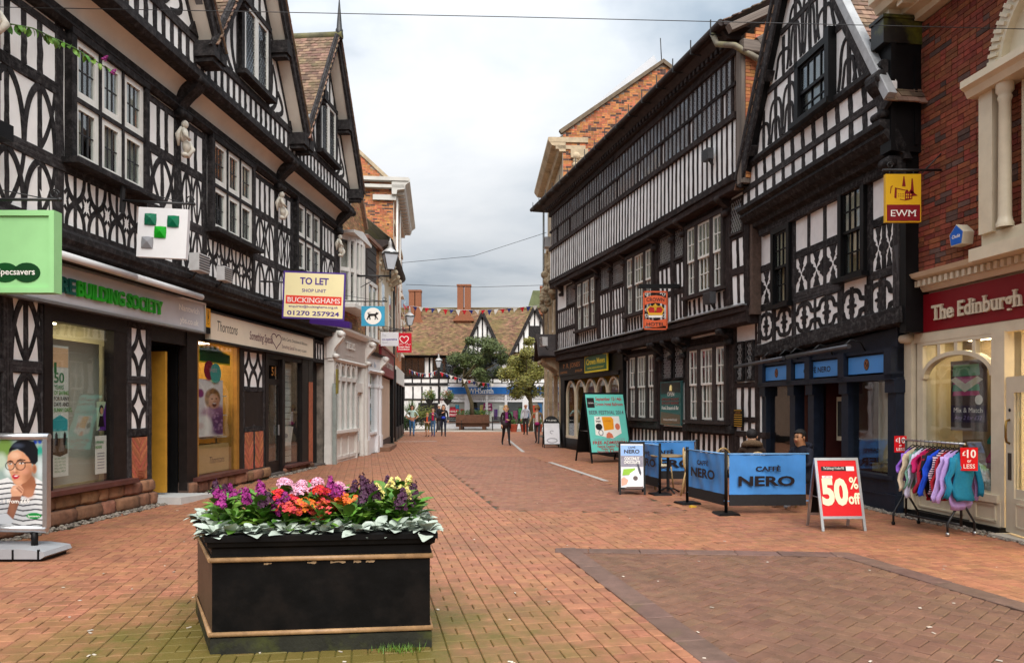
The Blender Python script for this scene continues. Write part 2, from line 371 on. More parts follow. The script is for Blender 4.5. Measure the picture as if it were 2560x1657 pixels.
def wall_holes(b, u0, u1, z0, z1, w0, w1, holes, m=0):
 """a wall panel with rectangular openings"""
 us = sorted({u0, u1, *[max(u0, min(u1, x)) for h in holes for x in h[:2]]}); zs = sorted({z0, z1, *[max(z0, min(z1, x)) for h in holes for x in h[2:4]]})
 for j in range(len(zs) - 1):
  run = None
  for i in range(len(us)):
   solid = False
   if i < len(us) - 1:
    cu_, cz = (us[i] + us[i + 1]) / 2, (zs[j] + zs[j + 1]) / 2
    solid = not any(h[0] < cu_ < h[1] and h[2] < cz < h[3] for h in holes)
   if solid and run is None: run = us[i]
   if not solid and run is not None: b.box(run, us[i], w0, w1, zs[j], zs[j + 1], m); run = None
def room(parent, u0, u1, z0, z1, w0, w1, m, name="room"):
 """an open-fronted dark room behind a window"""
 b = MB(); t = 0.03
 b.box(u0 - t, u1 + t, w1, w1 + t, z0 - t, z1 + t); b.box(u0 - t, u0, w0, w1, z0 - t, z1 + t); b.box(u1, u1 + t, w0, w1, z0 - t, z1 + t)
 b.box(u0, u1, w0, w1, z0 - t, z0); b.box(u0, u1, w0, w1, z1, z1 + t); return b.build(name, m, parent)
def curtain(parent, u0, u1, z0, z1, w, m, name="curtain", fold=0.09, amp=0.02):
 n = max(4, int((u1 - u0) / fold * 4)); b = MB()
 vs = [];
 for i in range(n + 1):
  u = u0 + (u1 - u0) * i / n; y = w + amp * math.sin(i * 1.57 + u * 3) + amp * 0.5 * math.sin(i * 0.7)
  vs += [(u, y, z0), (u, y, z1)]
 b.add(vs, [(2 * i, 2 * i + 2, 2 * i + 3, 2 * i + 1) for i in range(n)], 0, True); return b.build(name, m, parent, fix=False)
PANES = {}
def pane(parent, u0, u1, z0, z1, w, g=None, tilt=0.006):
 key = (round(u1 - u0, 3), round(z1 - z0, 3), (g or GLASS).name)
 if key not in PANES:
  b = MB(); hu, hz = (u1 - u0) / 2, (z1 - z0) / 2; b.box(-hu, hu, -0.002, 0.002, -hz, hz); PANES[key] = b.mesh("pane", g or GLASS)
 return link("pane", PANES[key], parent, ((u0 + u1) / 2, w, (z0 + z1) / 2), (rb.uniform(-tilt, tilt), 0, rb.uniform(-tilt, tilt)))
def light_grid(parent, u0, u1, z0, z1, w, nc, nr, bar=0.02, fr=0.05, m=None, dep=0.04, name="casement", g=None, barm=None, split=None):
 """one framed light: stiles, rails and glazing bars in one mesh, each pane of glass a piece of its own"""
 b = MB(); y0, y1 = w - dep / 2, w + dep / 2
 b.box(u0, u0 + fr, y0, y1, z0, z1); b.box(u1 - fr, u1, y0, y1, z0, z1); b.box(u0 + fr, u1 - fr, y0, y1, z0, z0 + fr * 1.2); b.box(u0 + fr, u1 - fr, y0, y1, z1 - fr, z1)
 iu0, iu1, iz0, iz1 = u0 + fr, u1 - fr, z0 + fr * 1.2, z1 - fr; cw, rh = (iu1 - iu0) / nc, (iz1 - iz0) / nr; k = 1 if barm else 0
 for i in range(1, nc): b.box(iu0 + i * cw - bar / 2, iu0 + i * cw + bar / 2, w - bar * 0.7, w + bar * 0.7, iz0, iz1, k)
 for j in range(1, nr):
  bb = bar if split != j else fr
  b.box(iu0, iu1, w - bb * 0.62, w + bb * 0.62, iz0 + j * rh - bb / 2, iz0 + j * rh + bb / 2, k if split != j else 0)
 o = b.build(name, [m or WHITEP] + ([barm] if barm else []), parent)
 return o, [(iu0 + i * cw, iu0 + (i + 1) * cw, iz0 + j * rh, iz0 + (j + 1) * rh) for i in range(nc) for j in range(nr)]
def lattice(b, u0, u1, z0, z1, w, s=0.11, r=0.006, asp=1.7, m=0):
 """diamond leading clipped to a rectangle"""
 W_, H_ = u1 - u0, z1 - z0; k = asp
 n = int((W_ + H_ / k) / s) + 2
 for i in range(-n, n):
  for sg in (1, -1):
   c = u0 + i * s if sg > 0 else u1 - i * s      # u at z0
   t0, t1 = 0.0, H_
   # u = c + sg*z/k
   lo, hi = (u0 - c) / sg * k, (u1 - c) / sg * k
   if lo > hi: lo, hi = hi, lo
   t0, t1 = max(t0, lo), min(t1, hi)
   if t1 - t0 > 0.01:
    p = (c + sg * t0 / k, z0 + t0); q = (c + sg * t1 / k, z0 + t1); b.strip([p, q], r * 2, w - r, w + r, m)
def poly_disc(cx_, cz, rx, rz, n=20, a0=0, a1=2 * math.pi):
 return [(cx_ + rx * math.cos(a0 + (a1 - a0) * i / n), cz + rz * math.sin(a0 + (a1 - a0) * i / n)) for i in range(n + (0 if a1 - a0 > 6.28 else 1))]
def moulding(b, u0, u1, prof, m=0):
 """run of moulding: profile [(w,z)...] closed, pushed along u"""
 n = len(prof); b.add([(u0, w, z) for w, z in prof] + [(u1, w, z) for w, z in prof], [tuple(range(n))[::-1], tuple(range(n, 2 * n))] + [(i, (i + 1) % n, n + (i + 1) % n, n + i) for i in range(n)], m)
def brick_wall(parent, u0, u1, z0, z1, w, m, bw=0.225, bh=0.075, gap=0.010, keep=lambda u, z: True, nobj=0, dark=None, pdark=0.0, prefer=None, dep=0.05, jit=0.004, bond=True):
 """bricks laid in courses proud of the mortar: the first nobj as pieces of their own, the rest joined"""
 rd = random.Random(int(u0 * 100) + int(z1 * 10)); cells = []
 nr = int((z1 - z0) / bh)
 for j in range(nr):
  u = u0 - (bw / 2 if j % 2 else 0); z = z0 + j * bh; i = 0
  while u < u1:
   L_ = bw if not bond or (i + j) % 3 else bw / 2
   a, c = max(u, u0), min(u + L_, u1); i += 1
   if c - a > 0.04 and keep((a + c) / 2, z + bh / 2): cells.append((a + gap / 2, c - gap / 2, z + gap / 2, z + bh - gap / 2))
   u += L_
 if prefer: cells.sort(key=prefer)
 objs = cells[:nobj]; rest = cells[nobj:]; cache = {}
 for (a, c, p, q) in objs:
  key = (round(c - a, 2), rd.random() < pdark)
  if key not in cache:
   b = MB(); h = (c - a) / 2; v = (q - p) / 2; b.box(-h, h, 0, dep, -v, v); cache[key] = b.mesh("brick", dark if key[1] and dark else m)
  link("brick", cache[key], parent, ((a + c) / 2, w - rd.uniform(0.004, 0.004 + jit), (p + q) / 2), (rd.uniform(-.01, .01), rd.uniform(-.006, .006), rd.uniform(-.015, .015)))
 if rest:
  b = MB()
  for (a, c, p, q) in rest:
   f = w - rd.uniform(0.004, 0.004 + jit); b.box(a, c, f, f + dep, p, q, 1 if dark and rd.random() < pdark else 0)
  b.build("brickwork", [m, dark or m], parent, fix=False, kind="stuff")
def tile_slope(parent, o, du, dv, Lu, Lv, m, tw=0.17, th=0.11, nobj=0, inside=lambda a, b_: True, scal=(), name="roof_tiles", prefer=None, thick=0.016):
 """plain tiles on a slope: o = lower left corner, du along the eaves, dv up the slope (unit vectors)"""
 du, dv, o = Vector(du), Vector(dv), Vector(o); nn = du.cross(dv).normalized(); rd = random.Random(5); cells = []
 for j in range(int(Lv / th)):
  for i in range(int(Lu / tw) + 1):
   a = i * tw - (tw / 2 if j % 2 else 0)
   if inside(a + tw / 2, j * th + th / 2) and a < Lu - .01: cells.append((max(a, 0.0), j, min(a + tw, Lu) - max(a, 0.0)))
 if prefer: cells.sort(key=prefer)
 def one(b, P, A, B, C, sc):
  # A,B in-plane unit*size, C normal*thick
  if sc: pts = [(0, .0 + .25), (.25, .06), (.5, 0), (.75, .06), (1, .25), (1, 1.35), (0, 1.35)]
  else: pts = [(0.01, 0), (.99, 0), (.99, 1.3), (.01, 1.3)]
  vs = []
  for k in (1, 0):
   for x, y in pts: vs.append(P + A * x + B * y + C * (1.6 if k else 0.2) * (1 - 0.45 * y))
  n = len(pts); b.add(vs, [tuple(range(n)), tuple(range(n, 2 * n))[::-1]] + [(i, n + i, n + (i + 1) % n, (i + 1) % n) for i in range(n)])
 objs, rest = cells[:nobj], cells[nobj:]
 var = {}
 Mx = Matrix((du, dv, nn)).transposed()
 for a, j, wd in objs:
  sc = j % 10 in scal
  if sc not in var:
   b = MB(); one(b, Vector((-tw / 2, 0, 0)), Vector((tw, 0, 0)), Vector((0, th, 0)), Vector((0, 0, thick)), sc); var[sc] = b.mesh("roof_tile", m)
  q = Euler((rd.uniform(0, .05), rd.uniform(-.03, .03), rd.uniform(-.02, .02))).to_matrix()
  link("roof_tile", var[sc], parent, o + du * (a + wd / 2) + dv * (j * th) + nn * rd.uniform(0, .006), (Mx @ q).to_euler(), (wd / tw, 1, 1))
 if rest:
  b = MB()
  for a, j, wd in rest:
   one(b, o + du * a + dv * (j * th + rd.uniform(-.008, .008)) + nn * rd.uniform(0, .010), du * wd, dv * th, nn * thick, j % 10 in scal)
  b.build(name, m, parent, fix=False, kind="stuff")
# ---------------------------------------------------------------- ground and paving
def paver_mat(name, col, moss=1.0):
 m = mat(name, col, 0.58, 0.22, 7.0, bump=0.35, bscale=55, rnd=0.12, rndhue=0.008, dirt=(0.085, 0.058, 0.042), dirt_scale=0.8, dirt_amt=0.4, spec=0.3)
 nt = m.node_tree; N, Lk = nt.nodes, nt.links; b = N['Principled BSDF']
 src = b.inputs['Base Color'].links[0].from_socket
 geo = N.new("ShaderNodeNewGeometry"); nz = N.new("ShaderNodeTexNoise"); nz.inputs['Scale'].default_value = 2.4; nz.inputs['Detail'].default_value = 6; nz.inputs['Roughness'].default_value = 0.7
 Lk.new(geo.outputs['Position'], nz.inputs['Vector'])
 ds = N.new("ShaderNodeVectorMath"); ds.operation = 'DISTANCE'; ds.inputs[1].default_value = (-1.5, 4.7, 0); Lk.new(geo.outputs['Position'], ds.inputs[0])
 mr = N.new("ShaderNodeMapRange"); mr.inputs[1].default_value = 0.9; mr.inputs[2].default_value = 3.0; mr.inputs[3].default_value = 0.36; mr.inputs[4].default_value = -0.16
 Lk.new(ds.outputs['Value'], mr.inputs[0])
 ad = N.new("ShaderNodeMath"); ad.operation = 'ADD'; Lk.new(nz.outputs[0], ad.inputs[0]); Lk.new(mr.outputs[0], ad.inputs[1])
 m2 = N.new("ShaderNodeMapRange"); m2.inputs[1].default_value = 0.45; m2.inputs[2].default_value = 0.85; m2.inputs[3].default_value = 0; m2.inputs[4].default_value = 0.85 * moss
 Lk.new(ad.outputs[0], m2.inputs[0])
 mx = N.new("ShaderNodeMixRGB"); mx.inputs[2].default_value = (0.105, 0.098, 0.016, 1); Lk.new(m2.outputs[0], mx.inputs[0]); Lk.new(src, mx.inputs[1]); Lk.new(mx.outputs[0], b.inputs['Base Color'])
 return m
PAVER = paver_mat("red_brick_paver", (0.33, 0.142, 0.076))
PAVERD = paver_mat("brown_brick_paver", (0.178, 0.093, 0.059))
KERB = paver_mat("blue_grey_kerb_block", (0.155, 0.092, 0.072))
PAVERM = paver_mat("faded_brick_paver", (0.27, 0.122, 0.075))
BED = paver_mat("sandy_joint", (0.060, 0.050, 0.026))
PALE = mat("pale_flagstone", (0.42, 0.37, 0.31), 0.8, 0.15, 1.5, bump=0.2)
b = MB(); b.add([(-400, -400, -.06), (400, -400, -.06), (400, 400, -.06), (-400, 400, -.06)], [(0, 1, 2, 3)])
b.build("ground", mat("town_ground", (0.16, 0.13, 0.11), 0.9, 0.2, 0.5), kind="structure")
b = MB(); b.add([(-9, -3, -.011), (9, -3, -.011), (9, 47, -.011), (-14, 47, -.011), (-14, 44, -.011), (-9, 40, -.011)], [(0, 1, 2, 3, 4, 5)])
pavement = b.build("pavement", BED, kind="structure")
b = MB(); b.add([(-30, 46.5, -.004), (25, 46.5, -.004), (25, 75, -.004), (-30, 75, -.004)], [(0, 1, 2, 3)])
b.build("square_pavement", PALE, kind="structure")
def lerp_line(pts, y):
 if y <= pts[0][0]: return pts[0][1]
 for (a, p), (c, q) in zip(pts, pts[1:]):
  if y <= c: return p + (q - p) * (y - a) / (c - a)
 return pts[-1][1]
LEFT_EDGE = [(-3, -7.1), (9.77, -6.0), (20.9, -5.25), (26.5, -4.75), (29.5, -5.0), (42, -6.2), (44, -9), (47, -12)]
RIGHT_EDGE = [(-3, 7.6), (9.2, 6.25), (11.04, 5.85), (15.6, 5.2), (28.8, 1.95), (41, 1.4), (43, 4), (47, 8)]
def pip(x, y, P):
 c = False
 for i in range(len(P)):
  (x0, y0), (x1, y1) = P[i - 1], P[i]
  if (y0 > y) != (y1 > y) and x < (x1 - x0) * (y - y0) / (y1 - y0) + x0: c = not c
 return c
PANEL1 = [(0.50, 8.36), (3.80, 8.10), (4.30, 6.0), (5.2, 2.2), (1.72, 2.0)]
PANEL2 = [(-0.19, 11.4), (2.75, 11.1), (2.05, 15.6), (1.02, 21.2), (0.65, 23.6), (-2.7, 23.8)]
PLANTER = [(-2.0, 4.80), (-0.565, 4.96), (-0.75, 6.0), (-2.52, 5.77)]
def shrink(P, d):
 cx_ = sum(p[0] for p in P) / len(P); cy = sum(p[1] for p in P) / len(P)
 return [(x + (cx_ - x) * d / math.hypot(cx_ - x, cy - y), y + (cy - y) * d / math.hypot(cx_ - x, cy - y)) for x, y in P]
def lay_pavers():
 rd = random.Random(11); cells = []    # (x, y, angle, L, W, mat)
 D = Vector((-0.2, 1)).normalized(); E = Vector((D.y, -D.x)); ang = math.atan2(E.y, E.x)
 cw, rh = 0.212, 0.155; IN1, IN2 = shrink(PANEL1, .11), shrink(PANEL2, .02)
 for j in range(-20, 320):
  for i in range(-75, 75):
   halves = ((0, cw),) if j % 2 else ((-cw / 4, cw / 2), (cw / 4, cw / 2))
   for off, ln in halves:
    p = E * (i * cw + off) + D * (j * rh)
    if -2.5 < p.y < 46.5 and lerp_line(LEFT_EDGE, p.y) < p.x < lerp_line(RIGHT_EDGE, p.y) and not pip(p.x, p.y, IN1) and not pip(p.x, p.y, IN2):
     cells.append((p.x, p.y, ang, ln, rh, 0))
 for P, base in ((PANEL1, R(44)), (PANEL2, R(44))):
  Q = shrink(P, 0.20 if P is PANEL1 else .04); ca, sa = math.cos(base), math.sin(base); x0, y0 = P[0]; u = 0.104
  for a in range(-170, 170):
   for c in range(-90, 90):
    for (hx_, hy, l, w) in ((1.0, 0.5, 2, 1), (0.5, 2.0, 1, 2)):
     X, Y = (a + 2 * c + hx_) * u, (a - 2 * c + hy) * u
     x, y = x0 + X * ca - Y * sa, y0 + X * sa + Y * ca
     if pip(x, y, Q): cells.append((x, y, base if l == 2 else base + R(90), 2 * u, u, 1 if P is PANEL1 else 2))
 def seen(c): return c[1] > 4.62 and abs(c[0]) / c[1] < 0.705 and not pip(c[0], c[1], PLANTER) and not (c[1] > 5 and -2.6 < c[0] < -0.5 and c[1] < 7)
 cells.sort(key=lambda c: (0 if seen(c) else 1, c[1]))
 cache = {}
 def slab(b, L_, W_, m=0, M=None):
  a, c, e, g_ = L_ / 2 - .003, W_ / 2 - .003, .006, .005; s = len(b.v)
  b.add([(-a, -c, -g_), (a, -c, -g_), (a, c, -g_), (-a, c, -g_), (-a + e, -c + e, 0), (a - e, -c + e, 0), (a - e, c - e, 0), (-a + e, c - e, 0),
    (-a, -c, -.02), (a, -c, -.02), (a, c, -.02), (-a, c, -.02)],
    [(4, 5, 6, 7)] + [(i, (i + 1) % 4, 4 + (i + 1) % 4, 4 + i) for i in range(4)] + [(8 + i, 8 + (i + 1) % 4, (i + 1) % 4, i) for i in range(4)], m)
  if M: b.xf(M, s)
 mats = (PAVER, PAVERD, PAVERM)
 for x, y, a, L_, W_, k in cells[:300]:
  key = (round(L_, 3), round(W_, 3), k)
  if key not in cache:
   b = MB(); slab(b, L_, W_); cache[key] = b.mesh("paver", mats[k])
  link("paver", cache[key], pavement, (x, y, rd.uniform(-.003, .002)), (rd.uniform(-.012, .012), rd.uniform(-.012, .012), a + rd.uniform(-.012, .012)))
 b = MB()
 for x, y, a, L_, W_, k in cells[300:]:
  M = Matrix.Translation((x, y, rd.uniform(-.003, .002))) @ Euler((rd.uniform(-.012, .012), rd.uniform(-.012, .012), a + rd.uniform(-.012, .012))).to_matrix().to_4x4()
  slab(b, L_, W_, k, M)
 b.build("pavers", mats, pavement, fix=False, kind="stuff")
 # kerb blocks round the two brown panels
 for P in (PANEL1,):
  cx_ = sum(p[0] for p in P) / len(P); cy = sum(p[1] for p in P) / len(P)
  for (p, q) in zip(P, P[1:] + P[:1]):
   p, q = Vector(p), Vector(q); d = (q - p); L_ = d.length; d.normalize(); nn = Vector((-d.y, d.x))
   if nn.dot(Vector((cx_, cy)) - (p + q) / 2) < 0: nn = -nn
   if max(p.y, q.y) < 4: continue
   t = 0.0
   while t < L_ - .1:
    l = rd.uniform(0.34, 0.62) if P is PANEL1 else 0.44; l = min(l, L_ - t)
    c = p + d * (t + l / 2) + nn * 0.12; b2 = MB(); slab(b2, l, 0.24)
    link("kerb_block", b2.mesh("kerb_block", KERB), pavement, (c.x, c.y, rd.uniform(.007, .012)), (rd.uniform(-.01, .01), rd.uniform(-.01, .01), math.atan2(d.y, d.x)))
    t += l
lay_pavers()
DRAIN = mat("pale_drain_channel", (0.46, 0.44, 0.42), 0.6, 0.2, 5)
for p, q in (((1.12, 21.2), (2.13, 15.6)), ((-0.2, 35.8), (0.43, 25.6)), ((-5.3, 33.5), (-3.2, 33.9))):
 b = MB(); d = Vector((q[0] - p[0], q[1] - p[1], 0)); L_ = d.length; k = int(L_ / 0.9)
 for i in range(k): b.box(i * 0.9 + .006, i * 0.9 + .894, -.06, .06, -.01, 0.006)
 b.build("drain_channel", DRAIN, None, (p[0], p[1], 0), (0, 0, math.atan2(d.y, d.x)), kind="structure")
def pebbles(name, line, n, width, m):
 rd = random.Random(n); b = MB(); (x0, y0), (x1, y1) = line; d = Vector((x1 - x0, y1 - y0)); nn = Vector((-d.y, d.x)).normalized()
 for i in range(n):
  p = Vector((x0, y0)) + d * rd.random() + nn * (rd.uniform(0, 1) ** 1.3 * width); r = rd.uniform(.012, .032)
  b.ball((p.x, p.y, r * .3), r, 6, 4, 0, (rd.uniform(.8, 1.3), rd.uniform(.8, 1.2), rd.uniform(.5, .8)))
 b.build(name, m, fix=False, kind="stuff")
GRAVEL = mat("grey_gravel", (0.20, 0.17, 0.14), 0.85, 0.3, 25, rnd=0.5, rndhue=0.02)
pebbles("gravel_strip", ((-6.88, 3.0), (-5.95, 13.9)), 2600, -0.33, GRAVEL)
pebbles("gravel_strip", ((-5.62, 16.6), (-5.4, 19.4)), 260, -0.22, GRAVEL)
pebbles("gravel_strip", ((6.45, 8.2), (5.75, 13.0)), 1300, 0.30, GRAVEL)
def litter():
 rd = random.Random(21); b = MB()
 for i in range(120):
  y = 4.6 + 14 * rd.random() ** 1.7; x = rd.uniform(-.68, .68) * y
  if pip(x, y, PLANTER): continue
  a = rd.random() * 3.14; l, w = rd.uniform(.006, .02), rd.uniform(.005, .012); s = len(b.v)
  b.box(-l, l, -w, w, 0, .003); b.xf(Matrix.Translation((x, y, .003)) @ Matrix.Rotation(a, 4, 'Z'), s)
 b.build("litter", mat("pale_litter", (0.55, 0.48, 0.40), 0.7, 0.2, 30, rnd=0.3), fix=False, kind="stuff")
litter()
# ---------------------------------------------------------------- left: the long black and white house with three gables
LH = Facade("timber_framed_house", "long black and white timbered house with three gables and carved brackets over shops", "building", (-6.705, 5.0), (0.085, 1))
def sub(fac, name, label, cat, u, w, z, group=None, rz=0.0):
 """a thing fixed to or standing at a front"""
 return thing(name, label, cat, fac.W(u, w, z), fac.rz + rz, group)
UNITC = {}
def unit_curve(key, paths, wid, m=None, depth=1.0):
 if key not in UNITC:
  b = MB()
  for p in paths: b.strip(p, wid, 0, depth)
  UNITC[key] = b.mesh("curved_brace", m or TIMBERM)
 return UNITC[key]
def cell_piece(parent, key, paths, wid, uc, zc, cw, ch, front, name="curved_brace", mir=False, depth=0.1):
 f = front - rb.uniform(0.001, 0.010)
 return link(name, unit_curve(key, paths, wid), parent, (uc, f, zc), None, (-cw if mir else cw, depth, ch))
P_A = bez((0.02, .5), (.46, .30), (.5, -.5)); P_B = bez((.5, .5), (.40, -.12), (.0, -.5))
def lens_cells(parent, u0, u1, z0, z1, front, n=None):
 n = n or max(1, round((u1 - u0) / 0.46)); cw = (u1 - u0) / n
 for i in range(n):
  uc = u0 + (i + .5) * cw; zc = (z0 + z1) / 2
  post(parent, "stud", uc, z0, z1, cw * .15, front + .004, 0.1)
  for mir in (False, True):
   cell_piece(parent, "lensA", [P_A], .125, uc, zc, cw, z1 - z0, front + .002, mir=mir)
   cell_piece(parent, "lensB", [P_B], .11, uc, zc, cw, z1 - z0, front + .010, mir=mir)
def diamond_cells(parent, u0, u1, z0, z1, front, n=1):
 cw = (u1 - u0) / n
 for i in range(n):
  uc = u0 + (i + .5) * cw
  pa = bez((0.03, .5), (.10, .12), (.5, 0.02)); pb = bez((.5, -.02), (.10, -.12), (.03, -.5))
  for mir in (False, True):
   cell_piece(parent, "dmA", [pa], .13, uc, (z0 + z1) / 2, cw, z1 - z0, front, mir=mir); cell_piece(parent, "dmB", [pb], .13, uc, (z0 + z1) / 2, cw, z1 - z0, front, mir=mir)
def arc_cells(parent, u0, u1, z0, z1, front):
 n = max(1, round((u1 - u0) / 0.43)); cw = (u1 - u0) / n
 U = [(.40 * math.cos(t), .5 - .46 * math.sin(t)) for t in [math.pi * i / 10 for i in range(11)]]
 spur = [[(.36, .20), (.47, .12)], [(-.36, .20), (-.47, .12)], [(.30, .14), (.36, .0)], [(-.30, .14), (-.36, .0)]]
 for i in range(n):
  uc = u0 + (i + .5) * cw; zc = (z0 + z1) / 2
  post(parent, "stud", uc, z0, z1, cw * .14, front + .004, 0.1)
  f = front - rb.uniform(.001, .008)
  if "arc" not in UNITC:
   b = MB(); b.strip(U, .125, 0, 1); [b.strip(p, .07, 0, 1) for p in spur]; UNITC["arc"] = b.mesh("curved_brace", TIMBERM)
  link("curved_brace", UNITC["arc"], parent, (uc, f, zc), None, (cw, .1, (z1 - z0)))
  link("curved_brace", UNITC["arc"], parent, (uc, f, zc), None, (cw, .1, -(z1 - z0)))
def console(parent, u, zt, zb, wt, wb, wid=0.24, m=None):
 """scrolled bracket: an S-shaped side profile"""
 h = zt - zb; pts = []
 for i in range(13):
  t = i / 12; pts.append((wt + (wb - wt) * t - 0.10 * math.sin(2 * math.pi * t) * (1 if t < .5 else .7), zt - h * t))
 prof = pts + [(wb + .22, zb), (wb + .22, zt)]
 b = MB(); moulding(b, u - wid / 2, u + wid / 2, prof)
 for (w_, z_, r) in ((wt + .02, zt - .10, .09), (wb - .03, zb + .06, .07)):
  s = len(b.v); b.lathe([(0.001, -wid * .62), (r, -wid * .62), (r, wid * .62), (0.001, wid * .62)], n=12); b.xf(Matrix.Translation((u, w_, z_)) @ Matrix.Rotation(R(90), 4, 'Y'), s)
 return b.build("console", m or TIMBERM, parent)
def carved_figure(parent, u, w, z):
 b = MB()
 b.ball((u, w - .02, z + .58), .062, 10, 8, 0, (.9, 1, 1.15)); b.ball((u, w, z + .40), .095, 10, 8, 0, (.85, .8, 1.45)); b.tube([(u - .05, w + .02, z + .52), (u - .1, w + .05, z + .38), (u - .06, w + .06, z + .2)], [.02, .045, .015], 6); b.ball((u + .03, w - .03, z + .22), .08, 8, 6, 0, (1, .9, 1.5))
 b.tube([(u - .07, w - .03, z + .46), (u - .12, w - .09, z + .36), (u - .02, w - .12, z + .30)], [.04, .035, .03], 6)
 b.tube([(u + .06, w - .02, z + .3), (u + .1, w - .1, z + .18), (u + .02, w - .06, z + .03)], [.06, .05, .03], 6); b.ball((u, w - .02, z + .06), .06, 8, 6, 0, (1.1, 1, .8))
 return b.build("carved_figure", MATS.get("cream_stone_paint") or mat("cream_stone_paint", (0.68, 0.64, 0.55), 0.6, 0.1, 8, dirt=(.3, .27, .2), dirt_scale=9, dirt_amt=.6), parent)
def casement_window(parent, u0, u1, z0, z1, w, cols, seed, curtains=True):
 """three-light leaded casement with a transom, projecting sill and head"""
 rd = random.Random(seed); b = MB(); f = w
 for x in (u0 - .06, u1 - .04): b.box(x, x + .10, f - .05, f + .12, z0 - .05, z1 + .06)
 b.box(u0 - .06, u1 + .06, f - .06, f + .12, z1 + .02, z1 + .12); b.box(u0 - .14, u1 + .14, f - .20, f + .10, z0 - .11, z0 - .03)
 zm = z0 + (z1 - z0) * .5; b.box(u0, u1, f - .03, f + .1, zm - .03, zm + .03)
 n = 3; cw = (u1 - u0 - .08) / n
 for i in (1, 2): b.box(u0 + .04 + i * cw - .022, u0 + .04 + i * cw + .022, f - .028, f + .1, z0 - .03, z1 + .02)
 win = b.build("window", TIMBERM, parent)
 for i in range(n):
  for a, c in ((z0 - .01, zm - .03), (zm + .03, z1 + .015)):
   xa, xb = u0 + .04 + i * cw + (.022 if i else .0), u0 + .04 + (i + 1) * cw - (.022 if i < 2 else .0)
   _, ps = light_grid(win, xa, xb, a, c, f + .02, cols, 2, .014, .085, WHITEP, .05, barm=LEADING)
   for p in ps: pane(win, *p, f + .024, tilt=.010)
 if curtains:
  for x0, x1 in ((u0 + .05, u0 + rd.uniform(.25, .4)), (u1 - rd.uniform(.3, .45), u1 - .05), ((u0 + u1) / 2 - .1, (u0 + u1) / 2 + .15)): curtain(win, x0, x1, z0 - .05, z1, w + .085, CURTAIN, amp=.02)
 return win
